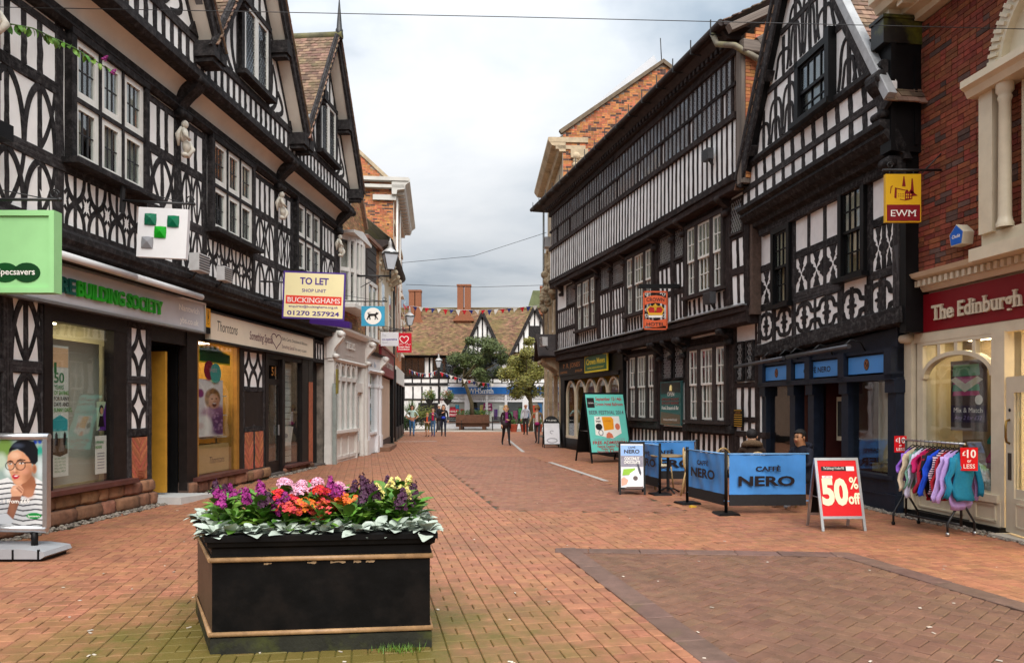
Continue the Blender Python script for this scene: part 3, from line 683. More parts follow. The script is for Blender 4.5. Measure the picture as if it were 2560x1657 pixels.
def build_left():
 H = LH.o; W1, WA = -0.35, -0.72
 bounds = [3.28, 7.38, 11.49, 15.60]; wins = [(4.70, 6.34), (8.45, 10.15), (12.56, 14.20)]; cents = [5.40, 9.50, 13.75]
 # body of the house behind the front
 b = MB(); b.box(0.5, 15.95, 2.9, 8, 0, 7.6); b.box(0.5, 0.7, .15, 2.9, 0, 7.6); b.box(15.75, 15.95, .05, 2.9, 0, 7.6); b.box(.7, 15.75, -.3, 2.9, 3.62, 3.8); b.box(.7, 15.75, -.2, 2.9, 7.0, 7.12)
 b.build("house_body", DARKIN, H)
 # first-floor plaster with the window openings
 b = MB(); wall_holes(b, 0.5, 15.9, 3.86, 6.85, W1, W1 + .18, [(a, c, 4.92, 6.64) for a, c in wins]); b.build("plaster_wall", PLASTER, H)
 for i, (a, c) in enumerate(wins):
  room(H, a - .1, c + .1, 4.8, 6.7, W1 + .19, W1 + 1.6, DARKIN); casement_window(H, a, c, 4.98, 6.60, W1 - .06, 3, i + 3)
 F = W1 - .006
 b = MB(); moulding(b, 0.5, 15.98, [(W1 + .1, 3.80), (W1 - .05, 3.80), (W1 - .10, 3.86), (W1 - .10, 3.94), (W1 - .06, 3.99), (W1 - .06, 4.06), (W1 + .1, 4.06)])
 moulding(b, 0.5, 15.98, [(.2, 3.58), (-.06, 3.58), (-.12, 3.64), (-.22, 3.66), (-.26, 3.72), (-.40, 3.76), (-.40, 3.798), (.2, 3.798)])
 moulding(b, 0.5, 15.98, [(W1 + .1, 6.66), (W1 - .07, 6.66), (W1 - .13, 6.72), (W1 - .09, 6.78), (W1 - .11, 6.86), (W1 + .1, 6.86)])
 b.build("jetty_moulding", TIMBERM, H)
 for j in range(4):                                         # head rail, sill rail, middle rail
  u0 = 0.5 if j == 0 else bounds[j - 1]; u1 = bounds[j]
  rail(H, "rail", u0, u1, 6.58, .12, F); rail(H, "rail", u0, u1, 4.84, .17, F - .01)
 for u in bounds + [15.86, 1.9, 0.6]: post(H, "post", u, 3.95, 6.7, .22, F - .012)
 zones = []
 for j, (a, c) in enumerate(wins):
  l, r = bounds[j] + .11, bounds[j + 1] - .11
  for u in (a - .16, c + .16): post(H, "post", u, 3.95, 6.66, .16, F - .008)
  zones += [(l, a - .24), (c + .24, r)]
  arc_cells(H, a - .08, c + .08, 4.06, 4.76, F)
 zones += [(0.7, 1.8), (2.0, 3.15)]
 for u0, u1 in zones:
  rail(H, "rail", u0 - .05, u1 + .05, 5.80, .17, F - .004)
  n = max(2, round((u1 - u0) / .24)); s = (u1 - u0) / n
  for i in range(1, n): post(H, "stud", u0 + i * s, 5.88, 6.54, .095, F)
  lens_cells(H, u0, u1, 4.92, 5.72, F); lens_cells(H, u0, u1, 4.06, 4.76, F)
 # cove, attic beam and stud band
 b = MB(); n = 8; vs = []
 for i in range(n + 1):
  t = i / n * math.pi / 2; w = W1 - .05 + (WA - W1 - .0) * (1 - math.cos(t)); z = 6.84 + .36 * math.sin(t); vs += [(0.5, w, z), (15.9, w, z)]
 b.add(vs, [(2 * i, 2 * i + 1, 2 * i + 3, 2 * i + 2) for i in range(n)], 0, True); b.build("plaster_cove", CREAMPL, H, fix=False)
 b = MB(); wall_holes(b, 0.5, 15.9, 7.2, 7.9, WA, WA + .15, []); b.build("plaster_wall", PLASTER, H)
 b = MB(); moulding(b, 0.5, 16.0, [(WA + .12, 7.14), (WA - .06, 7.14), (WA - .12, 7.20), (WA - .12, 7.27), (WA - .07, 7.31), (WA - .07, 7.37), (WA + .12, 7.37)]); b.build("jetty_moulding", TIMBERM, H)
 FA = WA - .008
 u = 0.7
 while u < 15.9: post(H, "stud", u, 7.36, 7.80, .11, FA); u += .235
 rail(H, "rail", .5, 15.95, 7.86, .17, FA - .02)
 for u in bounds: console(H, u, 7.30, 6.56, WA - .06, W1 - .10); carved_figure(H, u, W1 - .12, 5.88)
 # gables
 slope = (11.05 - 7.8) / 2.06; a_ = math.atan(slope)
 for gi, c in enumerate(cents):
  zl = lambda d: 7.8 + (2.06 - abs(d)) * slope - .12
  b = MB()
  b.prism([(c - 2, 7.8), (c - .58, 7.8), (c - .58, zl(.58))], WA, WA + .12); b.prism([(c + .58, 7.8), (c + 2, 7.8), (c + .58, zl(.58))], WA, WA + .12)
  b.prism([(c - .58, 9.44), (c + .58, 9.44), (c + .58, zl(.58)), (c, zl(0)), (c - .58, zl(.58))], WA, WA + .12); b.box(c - .58, c + .58, WA, WA + .12, 7.8, 8.06)
  b.build("gable_plaster", PLASTER, H); room(H, c - .6, c + .6, 8.0, 9.5, WA + .13, WA + 1.0, DARKIN)
  # window of two lattice lights
  w = WA - .06; b = MB()
  b.box(c - .66, c - .54, w - .03, w + .1, 8.02, 9.5); b.box(c + .54, c + .66, w - .03, w + .1, 8.02, 9.5); b.box(c - .66, c + .66, w - .05, w + .1, 9.43, 9.53); b.box(c - .72, c + .72, w - .14, w + .1, 7.98, 8.07)
  win = b.build("window", TIMBERM, H)
  for s_ in (-1, 1):
   x0, x1 = (c - .54, c - .012) if s_ < 0 else (c + .012, c + .54); o, ps = light_grid(win, x0, x1, 8.07, 9.43, w, 1, 1, .02, .06, WHITEP, .05)
   p = ps[0]; b = MB(); lattice(b, p[0], p[1], p[2], p[3], w, .085, .004); b.build("leading", LEADING, win)
   pane(win, *p, w + .006, tilt=.012)
  # curved and straight timbers of the gable
  for sg in (-1, 1):
   for k, (d0, d1) in enumerate(((.75, .95), (.95, 1.25), (1.22, 1.55))):
    zt = zl(d1) - .05; zt2 = min(zt, 9.5 - k * .45)
    curve_timber(H, "brace", bez((c + sg * (d0 - .08), 7.94), (c + sg * (d1 + .18), 7.94 + (zt2 - 7.94) * .35), (c + sg * (d0 - .02), zt2)), .10, FA + .004)
    if k == 0: curve_timber(H, "brace", bez((c + sg * .72, 9.45), (c + sg * .95, 9.15), (c + sg * 1.22, 9.05)), .10, FA + .002)
   timber(H, "rafter", (c + sg * 2.0, 7.78), (c + sg * .0, zl(0)), .14, FA - .006)
   post(H, "stud", c + sg * .30, 9.5, zl(.30) - .05, .10, FA); post(H, "stud", c + sg * .66, 7.94, zl(.66), .12, FA + .001)
  post(H, "stud", c, 9.5, zl(0) - .1, .12, FA); rail(H, "rail", c - .95, c + .95, 9.56, .13, FA - .004)
  # bargeboards, soffit and pendants
  for sg in (-1, 1):
   p0, p1 = (c + sg * 2.20, 7.66), (c, 11.16)
   timber(H, "bargeboard", p0, p1, .24, -1.06, .06); timber(H, "bargeboard", (p0[0], p0[1] + .10), (p1[0], p1[1] + .10), .09, -1.10, .09)
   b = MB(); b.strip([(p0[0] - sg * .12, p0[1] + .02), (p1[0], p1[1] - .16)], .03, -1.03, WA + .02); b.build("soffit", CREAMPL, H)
   for t in (.02, .47):
    x, z = p0[0] + (p1[0] - p0[0]) * t - sg * .20, p0[1] + (p1[1] - p0[1]) * t - .02; b = MB(); b.box(x - .13, x + .13, -1.09, WA, z - .16, z + .10); b.box(x - .09, x + .09, -1.05, WA, z - .24, z - .16); b.build("pendant_block", TIMBERM, H)
  dv = Vector((2.14, 0, 3.42)).normalized(); Ls = math.hypot(2.14, 3.42) + .02
  tile_slope(H, (c - 2.2, 2.2, 7.74), (0, -1, 0), (dv.x, 0, dv.z), 3.34, Ls, TILE, nobj=290 if gi == 2 else 0, scal=(4, 5, 6), prefer=(lambda q: (abs(q[0] - 2.6) > 0.8, q[1])) if gi == 2 else None)
  tile_slope(H, (c + 2.2, -1.14, 7.74), (0, 1, 0), (-dv.x, 0, dv.z), 3.34, Ls, TILE, scal=(4, 5, 6))
  b = MB(); s = len(b.v); b.tube([(c, -1.16, 11.22), (c, 2.3, 11.22)], .10, 8); b.build("ridge", mat("mossy_ridge", (.14, .13, .08), .9, .4, 4, bump=.4, dirt=(.2, .19, .04), dirt_scale=2, dirt_amt=.7), H)
  b = MB(); b.lathe([(.001, 0), (.09, 0), (.10, .25), (.075, .3), (.06, .5), (.001, 1.2)], (c, -1.08, 11.1), 8); b.build("finial", IRON, H)
 for u in (7.46, 11.62):
  b = MB(); b.prism([(u - .42, 7.9), (u + .42, 7.9), (u, 8.5)], WA - .05, WA + .1); b.build("valley_board", TIMBERM, H)
  b = MB(); b.strip([(u - .5, 8.45), (u, 7.98), (u + .5, 8.6)], .06, -.98, -.86); b.build("valley_gutter", LEADG, H)
build_left()
def ground_left():
 H = LH.o; FG = 0.016
 win1, winT, win3 = (4.86, 6.20), (8.72, 10.41), (12.82, 13.98)
 DP = mat("dark_brown_gloss_paint", (0.016, 0.012, 0.011), 0.45, 0.4, 6, bump=.1, spec=.22)
 # black framework
 b = MB()
 for u0, u1, z0, z1, w in ((.5, 3.5, 0.95, 3.6, .0), (6.20, 6.52, .42, 3.1, .0), (4.70, 4.86, .42, 3.1, -.02), (4.7, 6.52, 2.82, 3.2, -.01), (8.29, 8.66, .1, 3.6, -.02), (8.6, 10.5, 2.9, 3.5, .0), (10.41, 10.56, .1, 2.95, -.02), (11.70, 11.86, .0, 2.95, -.02),
        (11.8, 14.8, 2.78, 3.5, .0), (12.66, 12.82, .0, 2.8, -.02), (13.98, 14.42, .0, 3.5, -.01), (15.72, 15.98, .0, 3.6, -.05), (14.42, 14.72, 0, 2.9, -.015), (7.2, 8.3, 2.76, 3.1, 0.0)):
  b.box(u0, u1, w, w + .16, z0, z1)
 b.build("shopfront_frame", DP, H)
 # plinth of rough red stones, each a piece
 rd = random.Random(4); cache = []
 for i in range(5):
  q = MB(); q.ball((0, 0, 0), 1.0, 10, 8); s_ = []
  for x, y, z in q.v:
   m_ = max(abs(x), abs(y), abs(z)); k = .52 / m_ * .5 + .5 * .62
   s_.append((max(-.5, min(.5, x * k * 1.25)) + rd.uniform(-.02, .02), max(-.5, min(.5, y * k * 1.2)) + rd.uniform(-.03, .03), max(-.5, min(.5, z * k * 1.25)) + rd.uniform(-.02, .02)))
  q.v = s_; cache.append(q.mesh("stone", STONE))
 def stones(u0, u1, z0, z1, rows, w=-.10):
  h = (z1 - z0) / rows
  for j in range(rows):
   u = u0
   while u < u1 - .05:
    l = min(rd.uniform(.22, .62), u1 - u); l = u1 - u if u1 - u - l < .15 else l
    link("stone", rd.choice(cache), H, (u + l / 2, w + .16 + rd.uniform(-.015, .015), z0 + (j + .5) * h), (rd.uniform(-.02, .02), rd.uniform(-.03, .03), 0), (l - .012, .34, h - .012)); u += l
  b = MB(); b.box(u0, u1, w + .06, w + .3, z0, z1); b.build("plinth_mortar", MORTARD, H)
 stones(.5, 7.2, 0, .22, 1, -.12); stones(.5, 7.2, .22, .43, 1, -.08); stones(8.3, 11.86, 0, .24, 1, -.10); stones(12.7, 14.7, 0, .13, 1, -.08)
 for q in ((4.6, 6.6, -.16, .1, .432, .50), (8.5, 10.5, -.16, .1, .243, .31), (12.75, 14.3, -.16, .1, .132, .18)):
  b = MB(); b.box(*q); b.build("window_sill", mat("red_sill_paint", (.10, .035, .028), .5, .3, 5, bump=.1), H)
 # left-hand panel: posts, rails, curved braces, herringbone brick
 for u in (3.42, 4.10, 4.76): post(H, "post", u, .45, 3.6, .17, FG - .01)
 for q in ((3.3, 4.8, .03, .15, 1.25, 3.3), (6.6, 7.15, .03, .15, 1.25, 2.95), (10.62, 11.68, .03, .15, 2.02, 2.92), (14.72, 15.72, .0, .12, 2.93, 3.42)): b = MB(); b.box(*q); b.build("plaster_panel", PLASTER, H)
 for z in (3.16, 2.16, 1.20): rail(H, "rail", 3.3, 4.8, z, .17, FG - .015)
 for u0, u1 in ((3.5, 4.03), (4.17, 4.68)):
  for z0, z1 in ((2.24, 3.08), (1.28, 2.08)): lens_cells(H, u0, u1, z0, z1, FG, 1)
 # narrow panel between window and door
 for u in (6.60, 7.14): post(H, "post", u, .42, 3.05, .13, FG - .012)
 for z in (1.22, 2.08, 2.98): rail(H, "rail", 6.55, 7.2, z, .13, FG - .016)
 diamond_cells(H, 6.66, 7.08, 2.14, 2.92, FG); diamond_cells(H, 6.66, 7.08, 1.28, 2.02, FG)
 # panel beside the glazed door
 for u in (10.62, 11.14, 11.66): post(H, "post", u, .2, 1.25 if u == 11.14 else 2.95, .11, FG - .012)
 for z in (1.14, 2.02, 2.9): rail(H, "rail", 10.56, 11.72, z, .12, FG - .016)
 diamond_cells(H, 10.68, 11.60, 2.08, 2.84, FG, 2); b = MB(); b.box(10.6, 11.7, .01, .1, 1.15, 2.02); b.build("black_panel", DP, H)
 for i in range(1, 5): post(H, "stud", 14.72 + i * .2 + (.05 if i == 4 else 0), 2.93, 3.42, .055, -.02)
 rail(H, "rail", 14.7, 15.75, 2.92, .1, -.02); rail(H, "rail", 14.7, 15.75, 3.44, .1, -.02)
 # herringbone brick infill
 HB = mat("herringbone_brick", (.42, .13, .065), .8, .2, 20, bump=.3, rnd=.25, rndhue=.015); LM = mat("pale_lime_pointing", (.60, .47, .36), .9, .2, 15)
 def herring(u0, u1, z0, z1, l=.17, t=.052):
  b = MB(); b.box(u0, u1, .012, .08, z0, z1); b.build("pointing", LM, H); b = MB(); c = (u0 + u1) / 2; hw = (u1 - u0) / 2; z = z0 - hw
  m_ = {1: None, -1: None}
  for s_ in (1, -1):
   q = MB(); q.prism([(0.004, 0), (hw - .004, -s_ * 0 + hw * 1.0), (hw - .004, hw + t * 1.18), (.004, t * 1.18)], 0, .05); m_[s_] = q
  me = m_[1].mesh("brick", HB); i = 0
  while z < z1:
   lo, hi = z, z + hw + t * 1.2
   for s_ in (1, -1):
    if lo >= z0 - .02 and hi <= z1 + .02: link("brick", me, H, (c, -.004 - rd.uniform(0, .004), z), None, (s_, 1, 1))
    else:
     pts = [(c + s_ * .004, z), (c + s_ * (hw - .004), z + hw), (c + s_ * (hw - .004), z + hw + t * 1.18), (c + s_ * .004, z + t * 1.18)]
     cl = clip_z(pts, z0, z1)
     if len(cl) > 2:
      q = MB(); q.prism(cl, -.004, .05); q.build("brick", HB, H)
   z += t * 1.18 + .010; i += 1
 herring(6.67, 7.07, .44, 1.14); herring(10.68, 11.08, .26, 1.08); herring(11.2, 11.6, .26, 1.08); herring(3.52, 4.02, .46, 1.1); herring(4.19, 4.68, .46, 1.1)
 b = MB(); b.box(6.76, 6.98, -.02, .03, .47, .62); [b.box(6.78, 6.96, -.03, -.02, .49 + i * .024, .50 + i * .024) for i in range(5)]; b.build("air_vent", HB, H)
 # glazed doors, doorway, black door
 sh = []
 def shop_glass(u0, u1, z0, z1, w=.06):
  b = MB(); b.box(u0, u1, w, w + .008, z0, z1); b.build("window_pane", SHOPGL, H)
 shop_glass(4.86, 6.20, .50, 2.82); shop_glass(8.72, 10.41, .31, 2.9); shop_glass(12.82, 13.98, .18, 2.78)
 b = MB(); b.box(8.66, 8.74, .0, .09, .31, 2.9); b.box(10.30, 10.41, .0, .09, .31, 2.9); b.build("gilded_frame", mat("ochre_wood", (.33, .155, .028), .45, .2, 6, bump=.1), H)
 WARM = mat("warm_shop_wall", (.42, .24, .05), .7, .2, 2); SAGE = mat("sage_partition", (.50, .50, .42), .6, .05, 2); SLAT = mat("pale_slat_wall", (.62, .66, .60), .5, .05, 3)
 room(H, 4.7, 6.4, .45, 2.95, .18, 2.6, mat("bank_interior", (.36, .35, .28), .8, .1, 2)); room(H, 8.66, 10.5, .25, 3.0, .18, 1.6, WARM); room(H, 12.7, 14.1, .1, 2.9, .18, 1.5, DARKIN)
 b = MB(); b.box(5.10, 6.34, .34, .38, .5, 2.62); b.build("display_partition", SAGE, H)
 b = MB(); [b.box(12.8, 14.05, .32, .34, .2 + i * .16, .345 + i * .16) for i in range(16)]; b.build("slat_wall", SLAT, H)
 b = MB(); b.box(7.21, 8.29, 1.0, 1.05, 0, 2.8); b.box(7.19, 7.22, .16, 1.0, 0, 2.8); b.box(8.28, 8.31, .16, 1.0, 0, 2.8); b.box(7.2, 8.3, .1, 1.0, 2.76, 2.8); b.build("doorway", BLACKP, H)
 b = MB(); b.box(7.78, 7.84, .10, .95, .12, 2.62); b.build("open_door", mat("ochre_door", (.50, .25, .03), .4, .15, 5, bump=.05), H)
 b = MB(); b.prism([(7.15, -.01), (8.35, -.01), (8.35, .05), (7.15, .12)], -.55, 1.0); b.build("threshold", mat("pale_grey_step", (.55, .55, .53), .7, .08, 4), H)
 b = MB(); b.box(11.86, 12.66, .05, .09, 2.62, 2.78); b.box(11.86, 11.94, .04, .1, .06, 2.8); b.box(12.58, 12.66, .04, .1, .06, 2.8); b.box(11.94, 12.58, .04, .1, .06, .34); b.box(11.94, 12.58, .04, .1, 2.16, 2.30)
 d = b.build("door", DP, H); b = MB(); b.box(11.94, 12.58, .065, .073, .34, 2.16); b.build("pane", SHOPGL, d); b = MB(); b.box(12.50, 12.53, .0, .03, .95, 1.2); b.build("handle", STEEL, d)
 b = MB(); b.box(11.9, 12.62, .35, .38, .1, 2.1); b.build("door_blind", SLAT, H); put_text("door_number", "51", d, 12.26, 2.38, .035, .30, paint("gilt", "#b8792f", .4), serif=True)
 b = MB(); b.box(14.72, 15.72, .22, .3, 0, 2.9); d = b.build("door", mat("black_plank_door", (.013, .011, .011), .5, .5, 8, bump=.5, bscale=12), H)
 b = MB(); [b.box(14.74 + i * .163, 14.74 + i * .163 + .155, .205, .225, .05, 2.8) for i in range(6)]; b.build("plank", MATS["black_plank_door"], d)
 b = MB(); b.box(14.42, 14.72, -.02, .1, .1, 2.3); b.build("brick_pier", BRICKO, H)
 for q in ((11.75, 12.75, -.06, .3, 0, .06), (14.6, 15.8, -.08, .3, -.005, .04)):
  b = MB(); b.box(*q); b.build("door_step", mat("dark_stone_step", (.12, .10, .09), .8, .3, 6), H)
 b = MB(); b.box(5.3, 6.0, .8, 1.2, 2.90, 2.93); b.build("ceiling_light", emat("lit_lamp_panel", (1, .78, .45), 9.0), H); b = MB(); b.box(9.0, 10.1, .5, .9, 2.95, 2.97); b.build("ceiling_light", MATS["lit_lamp_panel"], H)
def clip_z(P, z0, z1):
 for lim, sg in ((z0, 1), (z1, -1)):
  out = []
  for i in range(len(P)):
   a, c = P[i - 1], P[i]; ia, ic = sg * (a[1] - lim) >= 0, sg * (c[1] - lim) >= 0
   if ia != ic: t = (lim - a[1]) / (c[1] - a[1]); out.append((a[0] + (c[0] - a[0]) * t, lim))
   if ic: out.append(c)
  P = out
  if not P: return []
 return P
ground_left()
# ---------------------------------------------------------------- right: the jettied hotel
CR = Facade("jettied_hotel", "long three storey brown timbered hotel with a window band under sagging eaves", "building", (2.05, 28.8), (3.25, -13.2))
def sash(parent, lights, z0, z1, w, m=WHITEP, cols=None, rows=4, fr=.045, bar=.022, sillm=None, head=True):
 """a row of sash lights between dark mullions; lights = [(u0,u1,cols)]"""
 b = MB(); u0, u1 = lights[0][0], lights[-1][1]
 b.box(u0 - .09, u0, w - .05, w + .10, z0 - .04, z1 + .06); b.box(u1, u1 + .09, w - .05, w + .10, z0 - .04, z1 + .06)
 for (a, c, _), (d, e, _2) in zip(lights, lights[1:]): b.box(c, d, w - .04, w + .1, z0 - .04, z1 + .04)
 b.box(u0 - .1, u1 + .1, w - .06, w + .1, z1 + .005, z1 + .10); b.box(u0 - .16, u1 + .16, w - .13, w + .08, z0 - .10, z0 - .02)
 win = b.build("window", sillm or TIMBERBM, parent)
 for a, c, n in lights:
  zm = z0 + (z1 - z0) * .5
  for (p, q, ww, r) in ((zm - .02, z1, w, rows // 2), (z0, zm + .02, w + .035, rows - rows // 2)):
   _, ps = light_grid(win, a + .004, c - .004, p, q, ww, n, r, bar, fr, m, .035, "sash")
   for t in ps: pane(win, *t, ww + .003, tilt=.008)
 return win
def lattice_window(parent, u0, u1, z0, z1, w, leadm=None, s=.085, r=.004, backs=True, frm=None):
 b = MB(); t = .05
 b.box(u0 - t, u0, w - .03, w + .08, z0 - t, z1 + t); b.box(u1, u1 + t, w - .03, w + .08, z0 - t, z1 + t); b.box(u0, u1, w - .03, w + .08, z1, z1 + t); b.box(u0, u1, w - .05, w + .08, z0 - t, z0)
 win = b.build("window", frm or TIMBERBM, parent); b = MB(); lattice(b, u0, u1, z0, z1, w, s, r); b.build("leading", leadm or LEADING, win); pane(win, u0, u1, z0, z1, w + .006, tilt=.01)
 return win
def build_hotel():
 H = CR.o; U0, U1 = -.9, 13.9; W1, W2 = -.30, -.60; PLW = mat("bright_white_plaster", (.88, .87, .86), .7, .05, 3, bump=.12, bscale=20, dirt=(.45, .42, .40), dirt_scale=2.2, dirt_amt=.3)
 sag = lambda u: -.07 * math.sin(math.pi * max(0, min(1, (u - 1) / 12.5)))
 b = MB(); b.box(0, 13.9, 2.4, 8, 0, 9.0); b.box(0, .2, .2, 2.4, 0, 9.0); b.box(13.7, 13.9, .2, 2.4, 0, 9.0); b.box(.2, 13.7, .3, 2.4, 3.5, 3.62); b.box(.2, 13.7, .0, 2.4, 6.35, 6.5); b.box(.2, 13.7, -.4, 2.4, 8.95, 9.1); b.build("house_body", DARKIN, H)
 # --- top storey: plaster band with close studs, continuous lattice window band, eaves
 def strip_wall(z0, z1, w): b = MB(); wall_holes(b, .2, 13.75, z0, z1, w, w + .12, []); b.build("plaster_wall", PLW, H)
 strip_wall(6.45, 7.86, W2)
 b = MB(); b.box(.2, 13.75, W2 + .03, W2 + .06, 7.6, 9.3); b.build("attic_sheen_sheet", mat("attic_sky_sheen", (.82, .78, .76), .9, .3, 1.2), H)  # pale sheet added behind the panes, its colour standing in for reflected sky
 F2 = W2 - .012; n = 62; u = .45
 for i in range(n):
  u = .42 + i * (13.2 / (n - 1)); lean = rb.uniform(-.02, .02) + .03 * math.sin(i * .13)
  timber(H, "stud", (u + lean, 6.58 + sag(u)), (u, 7.80), rb.uniform(.072, .09), F2 + .004, .1, 'b')
 for i in range(n):
  u = .42 + i * (13.2 / (n - 1)); timber(H, "mullion", (u, 7.88), (u - .01, 9.16), .068, F2 - .002, .05, 'b')
 for k in range(4):
  a, c = .2 + k * 3.4, .2 + (k + 1) * 3.4 - .01
  rail(H, "rail", a, c, 7.82, .15, F2 - .05, .2, 'b'); rail(H, "rail", a, c, 8.50, .085, F2 - .022, .1, 'b'); rail(H, "rail", a, c, 9.2, .2, F2 - .05, .2, 'b')
  for (zz, hh, ww) in ((6.52, .17, -.06), (6.36, .17, -.02)): timber(H, "jetty_beam", (a, zz + sag(a)), (c + .02, zz + sag(c)), hh, W2 + ww, .3, 'b')
 b = MB(); b.box(.2, 13.7, W2 - .16, W2 + .1, 9.28, 9.42)
 i = 0.25
 while i < 13.6: b.box(i, i + .10, W2 - .22, W2 - .15, 9.30, 9.40); i += .2
 moulding(b, .0, 13.8, [(W2 + .1, 9.41), (W2 - .22, 9.41), (W2 - .34, 9.56), (W2 - .30, 9.60), (W2 + .1, 9.60)]); b.build("carved_cornice", TIMBERBM, H)
 gl = 13.2 / (n - 1); ATG = glass_mat('old_silvery_glass', (.9, .9, .9), .10, .3)
 for i in range(n - 1):
  uc = .42 + (i + .5) * gl
  for (za, zc) in ((7.90, 8.455), (8.545, 9.10)):
   if i % 7 == 3 and za < 8: continue
   key = ("attic", round(zc - za, 2))
   if key not in PANES:
    q = MB(); lattice(q, -gl / 2 + .05, gl / 2 - .05, -(zc - za) / 2, (zc - za) / 2, 0, .062, .0035); PANES[("lead", key)] = q.mesh("leading", mat("grey_lead_cames", (.34, .33, .33), .5, .1, 20)); PANES[key] = True
   link("leading", PANES[("lead", key)], H, (uc, F2 + .004, (za + zc) / 2)); pane(H, uc - gl / 2 + .04, uc + gl / 2 - .04, za, zc, F2 + .008, ATG, tilt=.02)
 # roof: tiles rising from the eaves, gutter with brackets and a downpipe
 dv = Vector((0, .875, .484)); tile_slope(H, (-.9, W2 - .42, 9.66), (1, 0, 0), (0, dv.y, dv.z), 14.9, 5.4, TILE, tw=.18, th=.13)
 b = MB(); b.box(-.9, 14.0, W2 - .42, W2 + .2, 9.58, 9.66); b.build("eaves_board", TIMBERBM, H)
 b = MB(); b.tube([(-.95, W2 - .46, 9.66), (4, W2 - .46, 9.62), (9, W2 - .46, 9.6), (13.95, W2 - .46, 9.64)], .075, 8); g_ = b.build("gutter", TIMBERBM, H)
 for i in range(17):
  u = -.4 + i * .88; b = MB(); b.box(u - .012, u + .012, W2 - .55, W2 - .1, 9.50, 9.52); b.box(u - .012, u + .012, W2 - .56, W2 - .54, 9.5, 9.82); b.build("gutter_bracket", IRON, H)
 # --- first floor: big sash windows between lattice lights, close studding
 wz0, wz1 = 4.38, 6.02; wn = [(2.78, 4.62), (7.34, 9.08), (11.14, 12.78)]
 b = MB(); wall_holes(b, .1, 13.75, 3.85, 6.45, W1, W1 + .12, [(a, c, wz0, wz1) for a, c in wn] + [(a, c, 5.42, 6.2) for a, c in ((1.4, 2.5), (4.95, 5.85), (6.0, 7.0), (9.4, 10.2), (10.3, 10.95), (13.0, 13.6))]); b.build("plaster_wall", PLW, H)
 F1 = W1 - .010
 for a, c in wn:
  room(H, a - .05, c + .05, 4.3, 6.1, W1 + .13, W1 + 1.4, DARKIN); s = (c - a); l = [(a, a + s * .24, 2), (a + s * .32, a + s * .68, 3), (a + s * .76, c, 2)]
  sash(H, l, wz0, wz1, W1 - .05)
  for (x0, x1, _) in l: curtain(H, x0 + .02, x1 - .06, wz0, wz1, W1 + .045, CURTAINB, amp=.02)
  for uu in (a - .20, c + .20): post(H, "post", uu, 3.9, 6.4, .20, F1 - .03, .2, 'b')
  rail(H, "rail", a - .1, c + .1, 6.20, .22, F1 - .01, .1, 'b')
  k = int((c - a) / .21)
  for i in range(k + 1): u = a + (c - a) * i / k; timber(H, "stud", (u + .04, 3.9), (u, 4.26), .10, F1 - .002, .1, 'b')
 for a, c in ((.25, 2.52), (4.88, 7.08), (9.34, 10.88), (13.05, 13.6)):
  k = max(2, int((c - a) / .225))
  for i in range(k + 1):
   u = a + (c - a) * i / k; d = rb.uniform(.02, .06)
   timber(H, "stud", (u + d, 4.68), (u, 5.36), .105, F1 - .002, .1, 'b'); timber(H, "stud", (u + d + .03, 3.9), (u + d, 4.52), .105, F1 - .002, .1, 'b')
  rail(H, "rail", a - .05, c + .05, 4.60, .17, F1 - .008, .1, 'b'); rail(H, "rail", a - .05, c + .05, 5.37, .12, F1 - .008, .1, 'b')
 for a, c in ((1.4, 2.5), (4.95, 5.85), (6.0, 7.0), (9.4, 10.2), (10.3, 10.95), (13.0, 13.6)):
  lattice_window(H, a + .06, c - .06, 5.46, 6.16, W1 - .01, MATS["grey_lead_cames"]); room(H, a, c, 5.4, 6.2, W1 + .13, W1 + .7, DARKIN)
 for u in (.12, 5.92, 10.25, 13.72): post(H, "post", u, 3.8, 6.4, .18, F1 - .02, .2, 'b')
 for u in (.9, 2.58, 4.82, 6.0, 7.14, 9.28, 10.3, 10.94, 12.98): console(H, u, 6.38, 5.9, W2 + .04, W1 - .06, .16, TIMBERBM)
 # --- jetty beam over the shops
 for k in range(4):
  a, c = .1 + k * 3.42, .1 + (k + 1) * 3.42; f = lambda u: -.06 * math.sin(math.pi * max(0, min(1, u / 13.5)))
  timber(H, "jetty_beam", (a, 3.74 + f(a)), (c, 3.74 + f(c)), .12, W1 - .10, .3, 'b'); timber(H, "jetty_beam", (a, 3.56 + f(a)), (c, 3.56 + f(c)), .25, W1 - .05, .3, 'b')
 b = MB(); b.box(.1, 13.75, W1 - .14, W1 + .1, 3.81, 3.84); b.build("lead_flashing", LEADG, H)
 # --- ground floor
 F0 = .0; b = MB(); wall_holes(b, 6.4, 13.75, 0, 3.5, 0.02, .16, [(6.86, 8.62, 1.3, 3.12), (10.69, 12.42, 1.33, 3.05), (9.0, 10.3, 2.35, 3.3), (12.75, 13.5, 2.2, 3.1)]); b.build("plaster_wall", PLW, H)
 for a, c, z1 in ((6.86, 8.62, 3.12), (10.69, 12.42, 3.05)):
  room(H, a - .05, c + .05, 1.25, 3.15, .17, 1.5, DARKIN); s = c - a; l = [(a, a + s * .25, 2), (a + s * .34, a + s * .68, 3), (a + s * .77, c, 2)]
  sash(H, l, 1.32, z1, -.06)
  for (x0, x1, _) in l: curtain(H, x0 + .02, x1 - .04, 1.3, z1, .07, CURTAIN, amp=.02)
  for uu in (a - .17, c + .17): post(H, "post", uu, .2, 3.45, .18, F0 - .03, .2, 'b'); console(H, uu, 3.46, 3.06, W1, -.06, .18)
  b = MB(); b.box(a - .3, c + .3, -.12, .06, 1.02, 1.20); b.build("window_sill", TIMBERM, H); rail(H, "rail", a - .1, c + .1, 3.26, .2, F0 - .02, .1, 'b')
